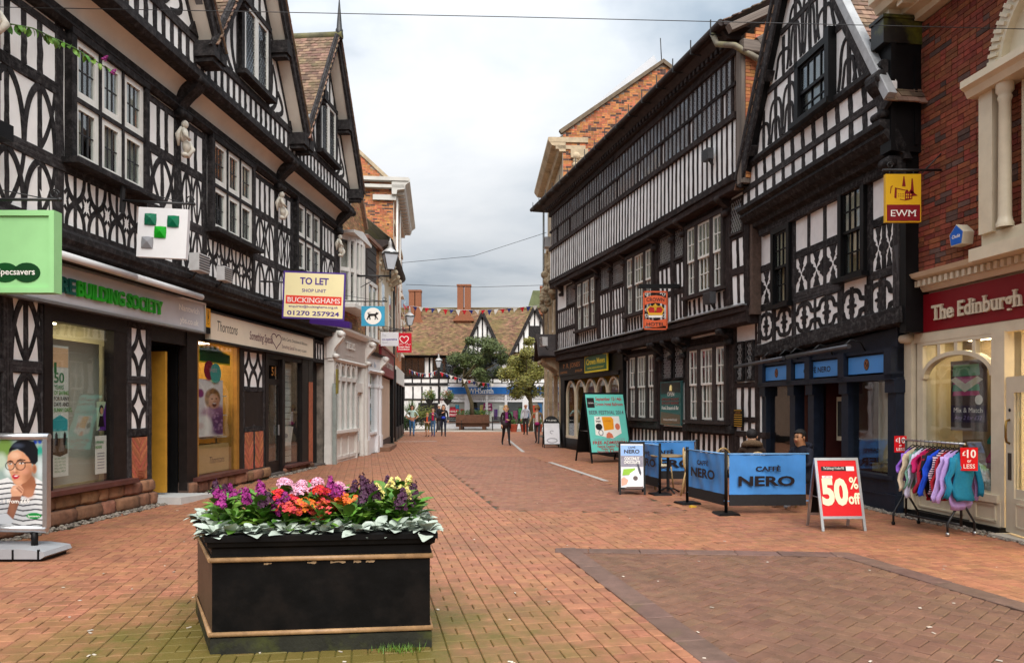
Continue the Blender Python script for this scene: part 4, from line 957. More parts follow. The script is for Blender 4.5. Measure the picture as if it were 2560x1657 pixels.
 for a, c in ((9.0, 9.6), (9.7, 10.3), (12.78, 13.1), (13.18, 13.5)):
  lattice_window(H, a + .06, c - .06, 2.42 if a < 11 else 2.25, 3.22 if a < 11 else 3.05, .0, MATS["grey_lead_cames"], frm=TIMBERM); room(H, a, c, 2.2, 3.3, .17, .8, DARKIN)
 for u in (8.95, 9.66, 10.36): console(H, u, 3.46, 2.9, W1, -.05, .16)
 u = 6.55
 while u < 13.6:
  post(H, "stud", u, .12, .98, .115, F0 + .008, .1, 'b'); u += .262
 for a in (6.4, 9.0, 11.5): rail(H, "rail", a, a + 2.45, 1.03, .13, F0 - .005, .1, 'b'); rail(H, "rail", a, a + 2.45, .08, .2, F0 - .02, .1, 'b')
 rail(H, "rail", 8.9, 10.4, 2.34, .12, F0 - .01, .1, 'b'); rail(H, "rail", 12.7, 13.6, 2.12, .12, F0 - .01, .1, 'b'); rail(H, "rail", 12.7, 13.6, 1.35, .12, F0 - .006, .1, 'b')
 for u in (8.95, 10.40, 12.70, 13.62): post(H, "post", u, .1, 3.45, .15, F0 - .012, .2, 'b')
 for u in (13.02, 13.3): post(H, "stud", u, 1.1, 2.1, .1, F0 + .004, .1, 'b')
 # jeweller's shop: black front with arched lights
 SB = BLACKP; b = MB(); b.box(-.05, 6.4, -.12, .1, 2.78, 3.62); b.box(-.05, .45, -.10, .3, 0, 2.8); b.box(6.05, 6.4, -.10, .3, 0, 2.8); b.box(-.05, 6.4, -.06, .3, 0, .42); b.box(-.1, 6.45, -.2, .1, 3.40, 3.48); b.box(.4, 6.1, -.14, .1, 2.66, 2.80); b.build("shopfront", SB, H)
 room(H, .4, 6.1, .4, 2.8, .3, 1.6, mat("ochre_display_wall", (.42, .30, .04), .7, .15, 2)); n = 5; cw = 5.5 / n
 for i in range(n):
  c0, c1 = .5 + i * cw, .5 + (i + 1) * cw; mid = (c0 + c1) / 2; b = MB(); r = cw / 2 - .05
  arc = [(mid + r * math.cos(t), 2.02 + .58 * math.sin(t)) for t in [math.pi * k / 12 for k in range(13)]]
  b.strip([(mid + r, .44)] + arc + [(mid - r, .44)], .07, -.05, .03); b.box(c0, c1, -.055, .03, .42, .52)
  o = b.build("arched_window", CREAMP, H); q = MB(); q.prism([(mid + r, .5)] + arc + [(mid - r, .5)], .0, .006); q.build("pane", SHOPGL, o)
 # gable end above the cafe: brick and weathered timbers
 b = MB(); b.prism([(.12, 0), (8, 0), (8, 9.2), (3.7, 11.6), (W2, 9.3), (W2, 6.3), (W1, 6.3), (W1, 3.6), (.12, 3.6)], 0, .2); b.xf(Matrix.Translation((13.9, 0, 0)) @ Matrix.Rotation(R(90), 4, 'Z')); b.build("gable_end_mortar", MORTARD, H)
 E_ = thing_local("gable_brick", H, (13.9, 0, 0), R(90))
 brick_wall(E_, -.58, 3.6, 6.4, 13.2, -.202, BRICKO, keep=lambda u, z: z < 9.36 + (u + .6) * .53)
 for p, q, wd in (((-.7, 9.10), (3.4, 9.05), .26), ((-.35, 9.2), (1.0, 10.0), .2), ((1.9, 9.2), (1.9, 10.5), .2), ((-1.0, 9.42), (3.6, 11.85), .16)):
  t_ = timber(H, "gable_timber", (0, 0), (1, 0), .1, 0, .1, 'g'); L_ = math.hypot(q[0] - p[0], q[1] - p[1]); ang = math.atan2(q[1] - p[1], q[0] - p[0])
  t_.matrix_local = Matrix.Translation((13.9 + .25, p[0], p[1])) @ Matrix.Rotation(R(90), 4, 'Z') @ Matrix.Rotation(-ang, 4, 'Y') @ Matrix.Diagonal((L_, .16, wd, 1))
 for (y0, y1) in ((W2 - .06, W2 + .16), (W2 + .22, W2 + .38)):
  t_ = timber(H, "corner_post", (0, 0), (1, 0), .1, 0, .1, 'g'); t_.matrix_local = Matrix.Translation((13.98, (y0 + y1) / 2, 6.3)) @ Matrix.Rotation(R(-90), 4, 'Y') @ Matrix.Diagonal((2.9, (y1 - y0), .22, 1))
 q = thing_local("lattice_light", H, (13.9, 0, 0), R(90)); b = MB(); b.box(-.24, .14, -.26, -.19, 8.34, 8.98); b.box(-.26, .16, -.3, -.19, 8.24, 8.34); b.build("window_back", DARKIN, q); b = MB(); lattice(b, -.22, .12, 8.36, 8.96, -.275, .085, .006); b.build("leading", WHITEP, q); b = MB(); b.box(-.1, .05, -.268, -.262, 8.6, 8.85); b.build("window_blind", CURTAIN, q)
 b = MB(); b.tube([(13.6, W2 - .46, 9.58), (13.72, W2 - .42, 9.3), (14.12, W2 - .25, 9.1), (14.25, W2 + .45, 8.72), (14.25, W2 + .6, 8.5), (14.25, W2 + .6, 6.5)], .062, 8); [b.lathe([(.075, 0), (.075, .06)], (14.25, W2 + .6, z), 8) for z in (8.3, 7.4)]; b.build("downpipe", mat("mossy_pipe", (.22, .19, .14), .6, .3, 6, dirt=(.25, .26, .03), dirt_scale=3, dirt_amt=.8), H)
def thing_local(name, parent, loc, rz):
 o = bpy.data.objects.new(name, None); COL.objects.link(o); o.parent = parent; o.location = loc; o.rotation_euler = (0, 0, rz); o.empty_display_size = .1; return o
build_hotel()
# ---------------------------------------------------------------- right: the gabled cafe
NE = Facade("gabled_cafe_house", "black and white gabled house with curly wall timbers over a dark blue cafe front", "building", (5.41, 15.6), (.122, -1))
def build_cafe():
 H = NE.o; WM, WG = -.15, -.50; PLW = MATS["bright_white_plaster"]; UR = 4.62
 b = MB(); b.box(0, UR, 2.0, 8, 0, 7.4); b.box(0, .15, .2, 2, 0, 7.2); b.box(UR - .15, UR, .1, 2, 0, 7.2); b.box(.15, UR - .15, .2, 2, 2.62, 2.75); b.box(.15, UR - .15, -.1, 2, 5.2, 5.35); b.build("house_body", DARKIN, H)
 # ---- gable storey
 c, zb, za = 2.62, 5.82, 10.2; half = 2.42; sl = (za - 6.1) / half; zl = lambda d: za - abs(d) * sl
 wu0, wu1, wz0, wz1 = 2.62, 3.56, 6.74, 7.72
 b = MB(); b.box(.2, 4.9, WG, WG + .12, zb, 6.3); b.prism([(c - half, 6.3), (wu0, 6.3), (wu0, zl(wu0 - c)), (c, za), (c - half, 6.1)], WG, WG + .12); b.prism([(wu1, 6.3), (c + half, 6.3), (c + half, 6.1 + .3), (wu1, zl(wu1 - c))], WG, WG + .12)
 b.prism([(wu0, wz1), (wu1, wz1), (wu1, zl(wu1 - c)), (wu0 + .001, zl(0.001))], WG, WG + .12); b.box(wu0, wu1, WG, WG + .12, 6.3, wz0); b.build("gable_plaster", PLW, H)
 room(H, wu0 - .02, wu1 + .02, wz0 - .02, wz1 + .02, WG + .13, WG + 1, DARKIN)
 FG = WG - .010
 for i in range(13):
  u = .42 + i * .365; timber(H, "stud", (u + .03, 5.86), (u + .02, 6.16), .12, FG); timber(H, "stud", (u + .02, 6.28), (u - .01, 6.62), .12, FG)
 rail(H, "rail", .2, 4.95, 6.22, .13, FG - .006); rail(H, "rail", .3, 4.95, 6.70, .14, FG - .03)
 b = MB(); moulding(b, .25, 4.97, [(WG + .08, 6.60), (WG - .04, 6.60), (WG - .09, 6.66), (WG - .09, 6.72), (WG - .04, 6.75), (WG + .08, 6.75)]); b.build("string_moulding", TIMBERM, H)
 b = MB(); moulding(b, .12, 5.0, [(WM + .05, 5.30), (WM - .08, 5.30), (WM - .10, 5.38), (WM - .20, 5.42), (WM - .22, 5.50), (WG + .02, 5.56), (WG - .06, 5.66), (WG - .04, 5.72), (WG - .12, 5.78), (WG - .12, 5.86), (WG + .1, 5.86)]); b.build("jetty_moulding", TIMBERM, H)
 for a in (.4, 1.9, 3.4): timber(H, "jetty_beam", (a, 5.28), (a + 1.5, 5.28), .14, WM - .10, .2)
 # flowing braces springing from the studs
 def ogee(u, sg, z0, z1, du):
  zt = min(z1, zl(u + sg * du - c) - .1)
  curve_timber(H, "curved_brace", bez((u + sg * .03, z1), (u + sg * du * .9, z1 + .02), (u + sg * du * .95, (z0 + z1) / 2), 7) + bez((u + sg * du * .95, (z0 + z1) / 2), (u + sg * du, z0 + .2), (u + sg * du * 1.25, z0), 5)[1:], .062, FG + .002)
 def flames(u, z0, zt):
  post(H, "stud", u, z0 - .04, min(zt + .3, zl(u - c) - .06), .105, FG - .004)
  for dz, du in ((.02, .24), (-.34, .15)):
   for sg in (-1, 1):
    if zt + dz - z0 > .3 and not (wu0 - .16 < u + sg * du * 1.25 < wu1 + .16 and z0 < wz1): ogee(u, sg, z0, zt + dz, du)
 for u, zt in ((1.12, 7.25), (1.62, 7.55), (2.14, 7.62), (4.04, 7.55), (4.46, 7.2)): flames(u, 6.80, zt)
 rail(H, "rail", c - 1.32, c + 1.32, 7.86, .13, FG - .012)
 rail(H, "rail", c - .78, c + .8, 8.75, .12, FG - .012)
 for u, zt in ((1.92, 8.35), (2.36, 9.0), (2.86, 9.05), (3.34, 8.4)): flames(u, 7.96, zt)
 # window
 b = MB(); w = WG - .05; b.box(wu0 - .12, wu0, w - .06, w + .1, wz0 - .02, wz1 + .12); b.box(wu1, wu1 + .12, w - .10, w + .1, wz0 - .02, wz1 + .2); b.box(wu0 - .12, wu1 + .12, w - .06, w + .1, wz1, wz1 + .12); b.box(wu0 - .16, wu1 + .16, w - .16, w + .1, wz0 - .09, wz0)
 win = b.build("window", BLACKP, H); zm = (wz0 + wz1) / 2
 for (p, q, ww) in ((zm - .02, wz1, w), (wz0, zm + .02, w + .04)):
  _, ps = light_grid(win, wu0, wu1, p, q, ww, 4 if ww == w else 3, 1 if ww == w else 2, .024, .045, BLACKP, .035, "sash")
  for t in ps: pane(win, *t, ww + .003)
 curtain(H, wu0 + .04, wu1 - .05, wz0, wz1, WG + .06, CURTAIN, amp=.02)
 # bargeboards with deep soffit and modillion blocks
 for sg in (-1, 1):
  ov = 2.62 if sg > 0 else 2.28; p0, p1 = (c + sg * ov, zl(ov) - .05), (c, za + .14)
  if sg < 0:
   timber(H, "bargeboard", p0, p1, .28, WG - .20, .06); timber(H, "bargeboard", (p0[0] - .05, p0[1] + .14), (p1[0] - .03, p1[1] + .16), .09, WG - .25, .11)
   b = MB(); b.strip([(p0[0] + .02, p0[1]), (p1[0], p1[1])], .12, WG - .16, WG); b.build("soffit", BLACKP, H)
   for t in (.16, .46, .76):
    x, z = p0[0] + (p1[0] - p0[0]) * t, p0[1] + (p1[1] - p0[1]) * t; b = MB(); b.cbox((x + .10, WG - .08, z - .06), .10, .08, .05, Matrix.Rotation(-math.atan(sl), 3, 'Y')); b.build("modillion", TIMBERM, H)
  else:
   timber(H, "bargeboard", (p0[0] - .22, p0[1] + .30), p1, .24, WG - .06, .06); timber(H, "verge_flashing", (p0[0] - .1, p0[1] + .42), (p1[0], p1[1] + .12), .14, WG - .12, .14, 'k').data = verge_mesh()
 dv = Vector((2.72, 0, 2.72 * sl)).normalized(); L_ = math.hypot(2.72, 2.72 * sl)
 tile_slope(H, (c - 2.40, 5.0, zl(2.40) + .1), (0, -1, 0), (dv.x, 0, dv.z), 5.0 - WG + .22, L_ * .87, TILE)
 tile_slope(H, (c + 2.5, WG - .10, zl(2.5) + .1), (0, 1, 0), (-dv.x, 0, dv.z), 5.4, L_ * .93, TILE, th=.12)
 # boxed gutter and panelled cheek at the right-hand end
 b = MB(); b.box(4.72, 5.02, WG - .08, .1, 6.98, 7.36); b.box(4.70, 5.04, WG - .10, .1, 7.34, 7.39); b.build("box_gutter", mat("mossy_black_paint", (.013, .013, .012), .4, .3, 8, dirt=(.20, .21, .02), dirt_scale=2.1, dirt_amt=.7), H)
 b = MB(); b.box(4.78, 5.0, WG + .03, .25, 5.4, 6.98); b.box(4.80, 4.94, WM - .02, .25, 2.75, 5.4); b.box(4.995, 5.025, WG + .42, WG + .46, 5.5, 6.8); b.box(4.995, 5.03, WG + .03, WG + .1, 5.4, 6.98); b.build("side_cheek", BLACKP, H)
 console(H, 4.86, 6.6, 5.9, WG - .12, WG + .0, .22); console(H, 4.86, 5.36, 4.75, WM - .28, WM - .02, .16)
 # ---- first floor
 w1, w2 = (.98, 1.52, 3.72, 5.12), (3.38, 3.92, 3.86, 5.26)
 b = MB(); wall_holes(b, .1, 4.8, 2.9, 5.3, WM, WM + .12, [w1, w2]); b.build("plaster_wall", PLW, H); FM = WM - .010
 for k, wn in enumerate((w1, w2)):
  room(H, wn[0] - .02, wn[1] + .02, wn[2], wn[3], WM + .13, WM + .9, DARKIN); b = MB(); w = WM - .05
  b.box(wn[0] - .10, wn[0], w - .05, w + .1, wn[2] - .05, wn[3] + .12); b.box(wn[1], wn[1] + .10, w - .05, w + .1, wn[2] - .05, wn[3] + .12); b.box(wn[0], wn[1], w - .05, w + .1, wn[3], wn[3] + .12); b.box(wn[0] - .16, wn[1] + .16, w - .12, w + .1, wn[2] - .12, wn[2] - .04)
  win = b.build("window", BLACKP, H); zm = (wn[2] + wn[3]) / 2
  for (p, q, ww) in ((zm - .02, wn[3], w), (wn[2] - .02, zm + .02, w + .04)):
   _, ps = light_grid(win, wn[0], wn[1], p, q, ww, 3, 2, .022, .04, BLACKP, .035, "sash")
   for t in ps: pane(win, *t, ww + .003)
  curtain(H, wn[0] + .05, wn[1] - .05, wn[2], wn[3], WM + .05, mat("warm_blind", (.62, .46, .26), .9, .1, 10), amp=.02)
 for u in (.22, .86, 1.66, 3.26, 4.06, 4.72): post(H, "post", u, 2.98, 5.26, .15, FM - .012)
 for a, c_ in ((.2, .9), (1.65, 3.28), (4.05, 4.75)):
  rail(H, "rail", a, c_, 4.54, .15, FM - .008); rail(H, "rail", a, c_, 3.72, .22 if a == 1.65 else .15, FM - .008)
 for u in (2.2, 2.74): post(H, "stud", u, 3.8, 5.25, .11, FM)
 # cusped panels: four-petalled white crosses cut from dark boards
 def cusp_cell(u0, u1, z0, z1):
  uc, zc = (u0 + u1) / 2, (z0 + z1) / 2; a, h = (u1 - u0) / 2, (z1 - z0) / 2
  for sg in (-1, 1):
   pts = [(uc + sg * a, zc - h * .55)] + [(uc + sg * (a - a * .62 * f), zc + h * g_) for f, g_ in ((.25, -.42), (.75, -.34), (.6, -.22), (1.25, -.1), (1.35, 0), (1.25, .1), (.6, .22), (.75, .34), (.25, .42))] + [(uc + sg * a, zc + h * .55)]
   b = MB(); b.prism(pts, FM - rb.uniform(0, .006), FM + .08); b.build("cusped_board", TIMBERM, H)
   pts = [(uc - a * .55, zc + sg * h), (uc - a * .25, zc + sg * h * .62), (uc - a * .34, zc + sg * h * .5), (uc - a * .1, zc + sg * h * .3), (uc, zc + sg * h * .14), (uc + a * .1, zc + sg * h * .3), (uc + a * .34, zc + sg * h * .5), (uc + a * .25, zc + sg * h * .62), (uc + a * .55, zc + sg * h)]
   b = MB(); b.prism(pts, FM - rb.uniform(0, .006), FM + .08); b.build("cusped_board", TIMBERM, H)
 for q in ((1.74, 2.14, 3.84, 4.46), (2.26, 2.68, 3.84, 4.46), (2.8, 3.2, 3.84, 4.46), (.30, .78, 3.8, 4.46), (4.14, 4.40, 3.8, 4.46), (4.42, 4.66, 3.8, 4.46)): cusp_cell(*q)
 post(H, "stud", 4.41, 2.98, 4.46, .09, FM)
 # lower band: reversed curves round lobed bosses
 z0, z1 = 3.02, 3.62; cw = .76
 for i in range(6):
  uc = .52 + i * cw
  if uc > 4.7: break
  post(H, "stud", uc, z0, z1 + .02, .10, FM + .002)
  for sg in (-1, 1):
   curve_timber(H, "curved_brace", bez((uc, z1 - .06), (uc + sg * .22, z1 - .02), (uc + sg * .24, (z0 + z1) / 2 + .10), 6) + bez((uc + sg * .24, (z0 + z1) / 2 + .10), (uc + sg * .28, z1 - .20), (uc + sg * cw / 2, z1 - .22), 6)[1:], .085, FM + .004)
   curve_timber(H, "curved_brace", bez((uc, z0 + .06), (uc + sg * .22, z0 + .02), (uc + sg * .24, (z0 + z1) / 2 - .10), 6) + bez((uc + sg * .24, (z0 + z1) / 2 - .10), (uc + sg * .28, z0 + .20), (uc + sg * cw / 2, z0 + .22), 6)[1:], .085, FM + .004)
  pts = [(uc + (.10 + .035 * math.cos(6 * t)) * math.cos(t), (z0 + z1) / 2 + (.11 + .04 * math.cos(6 * t)) * math.sin(t)) for t in [2 * math.pi * k / 36 for k in range(36)]]
  b = MB(); b.prism(pts, FM - .006, FM + .08); b.build("carved_boss", TIMBERM, H)
 for i in range(5): post(H, "stud", .9 + i * cw, z0, z1, .075, FM + .003)
 for k, (a, c_) in enumerate(((.1, 1.3), (1.3, 2.5), (2.5, 3.7), (3.7, 4.85))): timber(H, "bressumer", (a, 2.82 + .05 * k), (c_ + .01, 2.87 + .05 * k), .26, WM - .05 - .004 * k, .2)
 # ---- cafe shopfront
 NB = mat("midnight_blue_paint", (.012, .017, .030), .42, .25, 8, bump=.08, spec=.25); b = MB()
 b.prism([(.1, 2.14), (4.55, 2.20), (4.55, 2.86), (.1, 2.62)], -.03, .12); b.box(.1, 4.55, -.14, .1, 2.06, 2.15); b.box(.1, 4.5, -.10, .1, 2.50, 2.55)
 for u in (.22, 1.42, 2.10, 3.20, 4.46): b.box(u - .10, u + .10, -.06, .14, 0, 2.1); b.box(u - .13, u + .13, -.10, .1, 0, .28); b.box(u - .12, u + .12, -.10, .1, 1.86, 2.06); b.box(u - .09, u + .09, -.14, .1, 2.08, 2.56)
 b.box(.2, 1.42, -.03, .12, 0, .60); b.box(3.2, 4.5, -.03, .12, 0, .50); b.box(.2, 1.42, -.08, .12, .60, .66); b.box(3.2, 4.5, -.08, .12, .50, .56); b.box(.3, 1.32, -.04, 0, .28, .3); b.box(3.3, 4.36, -.04, 0, .24, .26); b.build("shopfront", NB, H)
 room(H, .2, 1.5, .5, 2.1, .14, 2.0, mat("brick_room_wall", (.16, .05, .03), .8, .2, 3)); room(H, 3.1, 4.55, .45, 2.1, .14, 2.2, mat("brown_cafe_wall", (.16, .12, .09), .8, .3, 2)); room(H, 2.1, 3.2, 0, 2.1, .14, 2.5, mat("dark_red_cafe_wall", (.09, .018, .014), .7, .2, 2))
 b = MB(); b.box(.32, 1.32, .04, .048, .66, 2.06); b.build("pane", SHOPGL, H); b = MB(); b.box(3.3, 4.36, .04, .048, .56, 2.08); b.build("pane", SHOPGL, H)
 b = MB(); b.box(1.42, 2.1, .2, .24, 0, 2.06); b.build("open_door", NB, H)
 b = MB(); b.box(.9, .98, .5, .54, .66, 2.0); b.box(3.30, 3.72, .5, .52, .56, 2.06); b.build("cream_partition", mat("cream_panel", (.60, .52, .36), .6, .05, 3), H)
 b = MB(); b.box(3.72, 4.4, .9, .94, .5, 1.0); b.build("blue_counter_front", mat("blue_panel", (.02, .06, .14), .5, .1, 3), H)
 b = MB(); b.box(3.75, 4.4, .8, .85, .98, 1.1); b.build("counter_top", TIMBERBM, H)
 b = MB(); b.box(2.36, 2.6, .30, .33, 1.02, 1.82); b.build("picture_frame", CREAMP, H); b = MB(); b.box(2.40, 2.56, .292, .3, 1.1, 1.74); b.build("picture", DARKIN, H)
 for i in range(3):
  b = MB(); b.box(3.5 + i * .28, 3.72 + i * .28, .25, .45, .57, .70); b.build("wicker_basket", mat("wicker_weave", (.36, .24, .11), .8, .4, 60, bump=.8, bscale=80), H)
def verge_mesh():
 m = mat("lead_verge", (.36, .37, .38), .5, .2, 6, bump=.3); return beam_mesh("verge_flashing", m, 99)
build_cafe()
# ---------------------------------------------------------------- right: the red brick clothes shop
EW = Facade("brick_shop_house", "dark red brick building with an arched cream window over a cream clothes shop front", "building", (6.08, 11.27), (.122, -1))
def build_clothes_shop():
 H = EW.o; U1 = 6.5
 b = MB(); b.box(.0, U1, -.08, 7, 3.6, 7.4); b.box(0, .12, .1, 7, 0, 3.6); b.box(U1 - .1, U1, .1, 7, 0, 3.6); b.box(0, U1, 2.6, 2.8, 0, 3.6); b.build("house_body", MORTARD, H)
 brick_wall(H, .0, U1, 3.62, 7.35, .25, BRICKR, nobj=300, prefer=lambda c: (c[0] > 1.75, -c[0] * 0), dark=BRICKD, pdark=.12, dep=.1, jit=.007)
 # eaves cornice with modillions
 b = MB(); moulding(b, .35, U1, [(.3, 7.32), (.12, 7.32), (.10, 7.40), (-.05, 7.42), (-.05, 7.50), (-.30, 7.52), (-.34, 7.62), (-.42, 7.66), (-.42, 7.74), (.3, 7.74)]); b.build("eaves_cornice", CREAMP, H)
 for i in range(12): b = MB(); u = .45 + i * .3; b.box(u, u + .12, -.24, .1, 7.44, 7.519); b.build("modillion", CREAMP, H)
 for q in H.children:
  if not q.name.startswith('house_body'): q.location.y -= .35
 done = set(H.children)
 # arched window with columns
 b = MB(); b.box(1.60, 4.4, .10, .3, 3.72, 3.95); b.box(1.52, 4.5, -.02, .26, 3.62, 3.78); b.box(1.62, 1.84, .04, .26, 3.95, 5.76); b.box(4.16, 4.38, .04, .26, 3.95, 5.76); moulding(b, 1.52, 4.48, [(.26, 5.74), (-.04, 5.74), (-.08, 5.82), (-.14, 5.86), (-.14, 5.95), (.26, 5.95)]); b.build("window_surround", CREAMP, H)
 for u in (2.0, 2.52, 3.48, 4.0):
  b = MB(); b.lathe([(.10, 0), (.10, .05), (.085, .08), (.075, .14), (.066, 1.55), (.085, 1.6), (.07, 1.64), (.10, 1.68), (.10, 1.78)], (u, .08, 3.96), 14); b.build("column", CREAMP, H)
 cx_, r = 3.0, 1.2; arc = [(cx_ + r * math.cos(t), 5.95 + r * .95 * math.sin(t)) for t in [math.pi * k / 20 for k in range(21)]]; b = MB(); b.strip(arc, .20, .10, .26)
 for k in range(40): t = math.pi * (k + .5) / 40; b.cbox((cx_ + (r + .02) * math.cos(t), .09, 5.95 + .95 * (r + .02) * math.sin(t)), .07, .02, .022, Matrix.Rotation(-t, 3, 'Y'))
 b.prism([(p[0] * .93 + cx_ * .07, p[1] * .93 + 5.95 * .07) for p in arc], .20, .24); b.build("arch", CREAMP, H)
 b = MB(); b.box(2.12, 3.9, .21, .245, 3.95, 5.74); b.build("window_panel", mat("pale_cream_panel", (.66, .58, .42), .5, .05, 3), H)
 for k, (a, c) in enumerate(((2.14, 2.42), (2.64, 3.36), (3.6, 3.88))):
  b = MB(); b.box(a, c, .18, .21, 3.98, 5.72); win = b.build("window", CREAMP, H)
  for j in range(4): pane(win, a + .05, c - .05, 4.05 + j * .42, 4.05 + j * .42 + .37, .17)
 for q in H.children:
  if q not in done: q.location = q.location + Vector((.35, -.35, -.10))
 # lead flashing, fascia cornice with dentils, console and pilasters
 b = MB(); moulding(b, .0, U1, [(.3, 3.78), (.2, 3.80), (-.02, 3.68), (-.04, 3.58), (.3, 3.58)]); b.build("lead_flashing", LEADG, H)
 b = MB(); moulding(b, -.06, U1, [(.26, 3.34), (-.04, 3.34), (-.08, 3.40), (-.10, 3.50), (-.22, 3.54), (-.26, 3.60), (.26, 3.60)]); b.prism([(-.08, 3.56), (.30, 3.56), (.11, 3.88)], -.28, .0); b.build("fascia_cornice", CREAMP, H)
 u = -.04
 while u < 4.5: b = MB(); b.box(u, u + .055, -.17, -.10, 3.41, 3.50); b.build("dentil", CREAMP, H); u += .11
 for u in (.02, ):
  console(H, u + .16, 3.36, 2.62, -.22, -.06, .26, CREAMP)
 b = MB(); b.box(-.0, .34, -.06, .2, 0.1, 2.66); b.box(-.03, .37, -.09, .2, 0, .5); b.box(.34, U1, -.02, .2, 2.60, 2.74); b.box(.34, U1, .06, .2, 3.30, 3.36)
 b.box(1.86, 2.08, -.04, .2, .1, 2.62); b.box(.40, .52, -.01, .2, .5, 2.6); b.box(.3, 2.0, -.08, .24, .40, .50); b.box(.3, 1.98, -.02, .2, .1, .42); b.box(1.5, 2.02, -.05, .22, .05, .44)
 b.box(2.08, 4.5, .6, .7, 2.1, 2.2); b.box(2.0, 2.08, .1, .75, .05, 2.62)
 for a, c in ((.45, 1.35), (1.60, 1.96)):
  for q in ((a, c, .36, .385), (a, c, .15, .175), (a, a + .03, .15, .385), (c - .03, c, .15, .385)): b.box(q[0], q[1], -.065 if a > 1.5 else -.035, .0, q[2], q[3])
 b.build("shopfront", CREAMP, H)
 b = MB(); b.box(0, 2.06, -.1, .2, -.01, .09); b.build("plinth", BLACKP, H)
 # window with a segmental arch and four top lights
 cx_, hw = 1.18, .66; arc = [(cx_ + hw * math.cos(t), 2.06 + .34 * math.sin(t)) for t in [math.pi * k / 16 for k in range(17)]]; b = MB(); b.strip(arc, .06, -.02, .08)
 for i in (1, 2, 3): u = .52 + i * 1.34 / 4; zt = 2.06 + .34 * math.sqrt(max(0, 1 - ((u - cx_) / hw) ** 2)); b.box(u - .03, u + .03, -.01, .07, zt, 2.6)
 b.box(.52, 1.86, -.015, .07, 2.55, 2.62); b.build("arched_frame", CREAMP, H); b = MB(); b.box(.52, 1.86, .05, .058, .50, 2.6); b.build("pane", SHOPGL, H)
 SHOPW = mat("shop_cream_wall", (.46, .38, .24), .8, .1, 2); room(H, .40, 4.6, .05, 2.62, .75, 2.5, SHOPW); room(H, .42, 2.0, .42, 2.62, .2, .74, SHOPW, "window_box"); b = MB(); b.box(.42, 2.0, .72, .73, .42, 2.62); b.build("display_backdrop", mat("brown_backdrop", (.20, .15, .10), .8, .1, 2), H)
 b = MB(); b.box(2.3, 4.2, 1.2, 2.2, 2.59, 2.61); b.build("ceiling_light", MATS["lit_lamp_panel"], H); b = MB(); b.box(.8, 1.8, .4, .6, 2.60, 2.612); b.build("ceiling_light", MATS["lit_lamp_panel"], H)
 # open cream door
 D = thing_local("open_door", H, (2.12, -.02, 0), R(-14)); b = MB(); b.box(0, .18, -.03, .03, .06, 2.02); b.box(.72, .9, -.03, .03, .06, 2.02); b.box(.18, .72, -.03, .03, .06, .5); b.box(.18, .72, -.03, .03, 1.82, 2.02); b.box(.18, .72, -.01, .01, .5, .62)
 for q in ((.22, .68, .14, .16), (.22, .68, .42, .44), (.22, .24, .14, .44)): b.box(q[0], q[1], -.04, -.03, q[2], q[3])
 b.build("door_leaf", CREAMP, D); b = MB(); b.box(.18, .72, -.006, .004, .62, 1.82); b.build("door_pane", SHOPGL, D); b = MB(); b.tube([(.09, -.03, 1.48), (.09, -.07, 1.46), (.13, -.10, 1.40), (.13, -.10, 1.26), (.09, -.07, 1.2), (.09, -.03, 1.18)], .014, 8); b.build("door_handle", mat("old_brass", (.22, .13, .03), .35, .2, 10, metal=.8), D)
 b = MB(); b.box(.05, .13, -.034, -.03, .72, 1.06); b.build("finger_plate", mat("bronze_plate", (.05, .035, .02), .5, .2, 10), D); b = MB(); b.lathe([(.001, 0), (.022, 0), (.022, .006), (.001, .006)], (0, 0, 0), 10); b.xf(Matrix.Translation((.09, -.03, 1.60)) @ Matrix.Rotation(R(90), 4, 'X')); b.build("door_lock", BLACKP, D)
 b = MB(); b.prism([(2.06, -.01), (4.4, -.01), (4.4, .03), (2.06, .03)], -.25, .8); b.build("threshold", mat("pale_tile_step", (.50, .45, .38), .6, .1, 5), H)
build_clothes_shop()
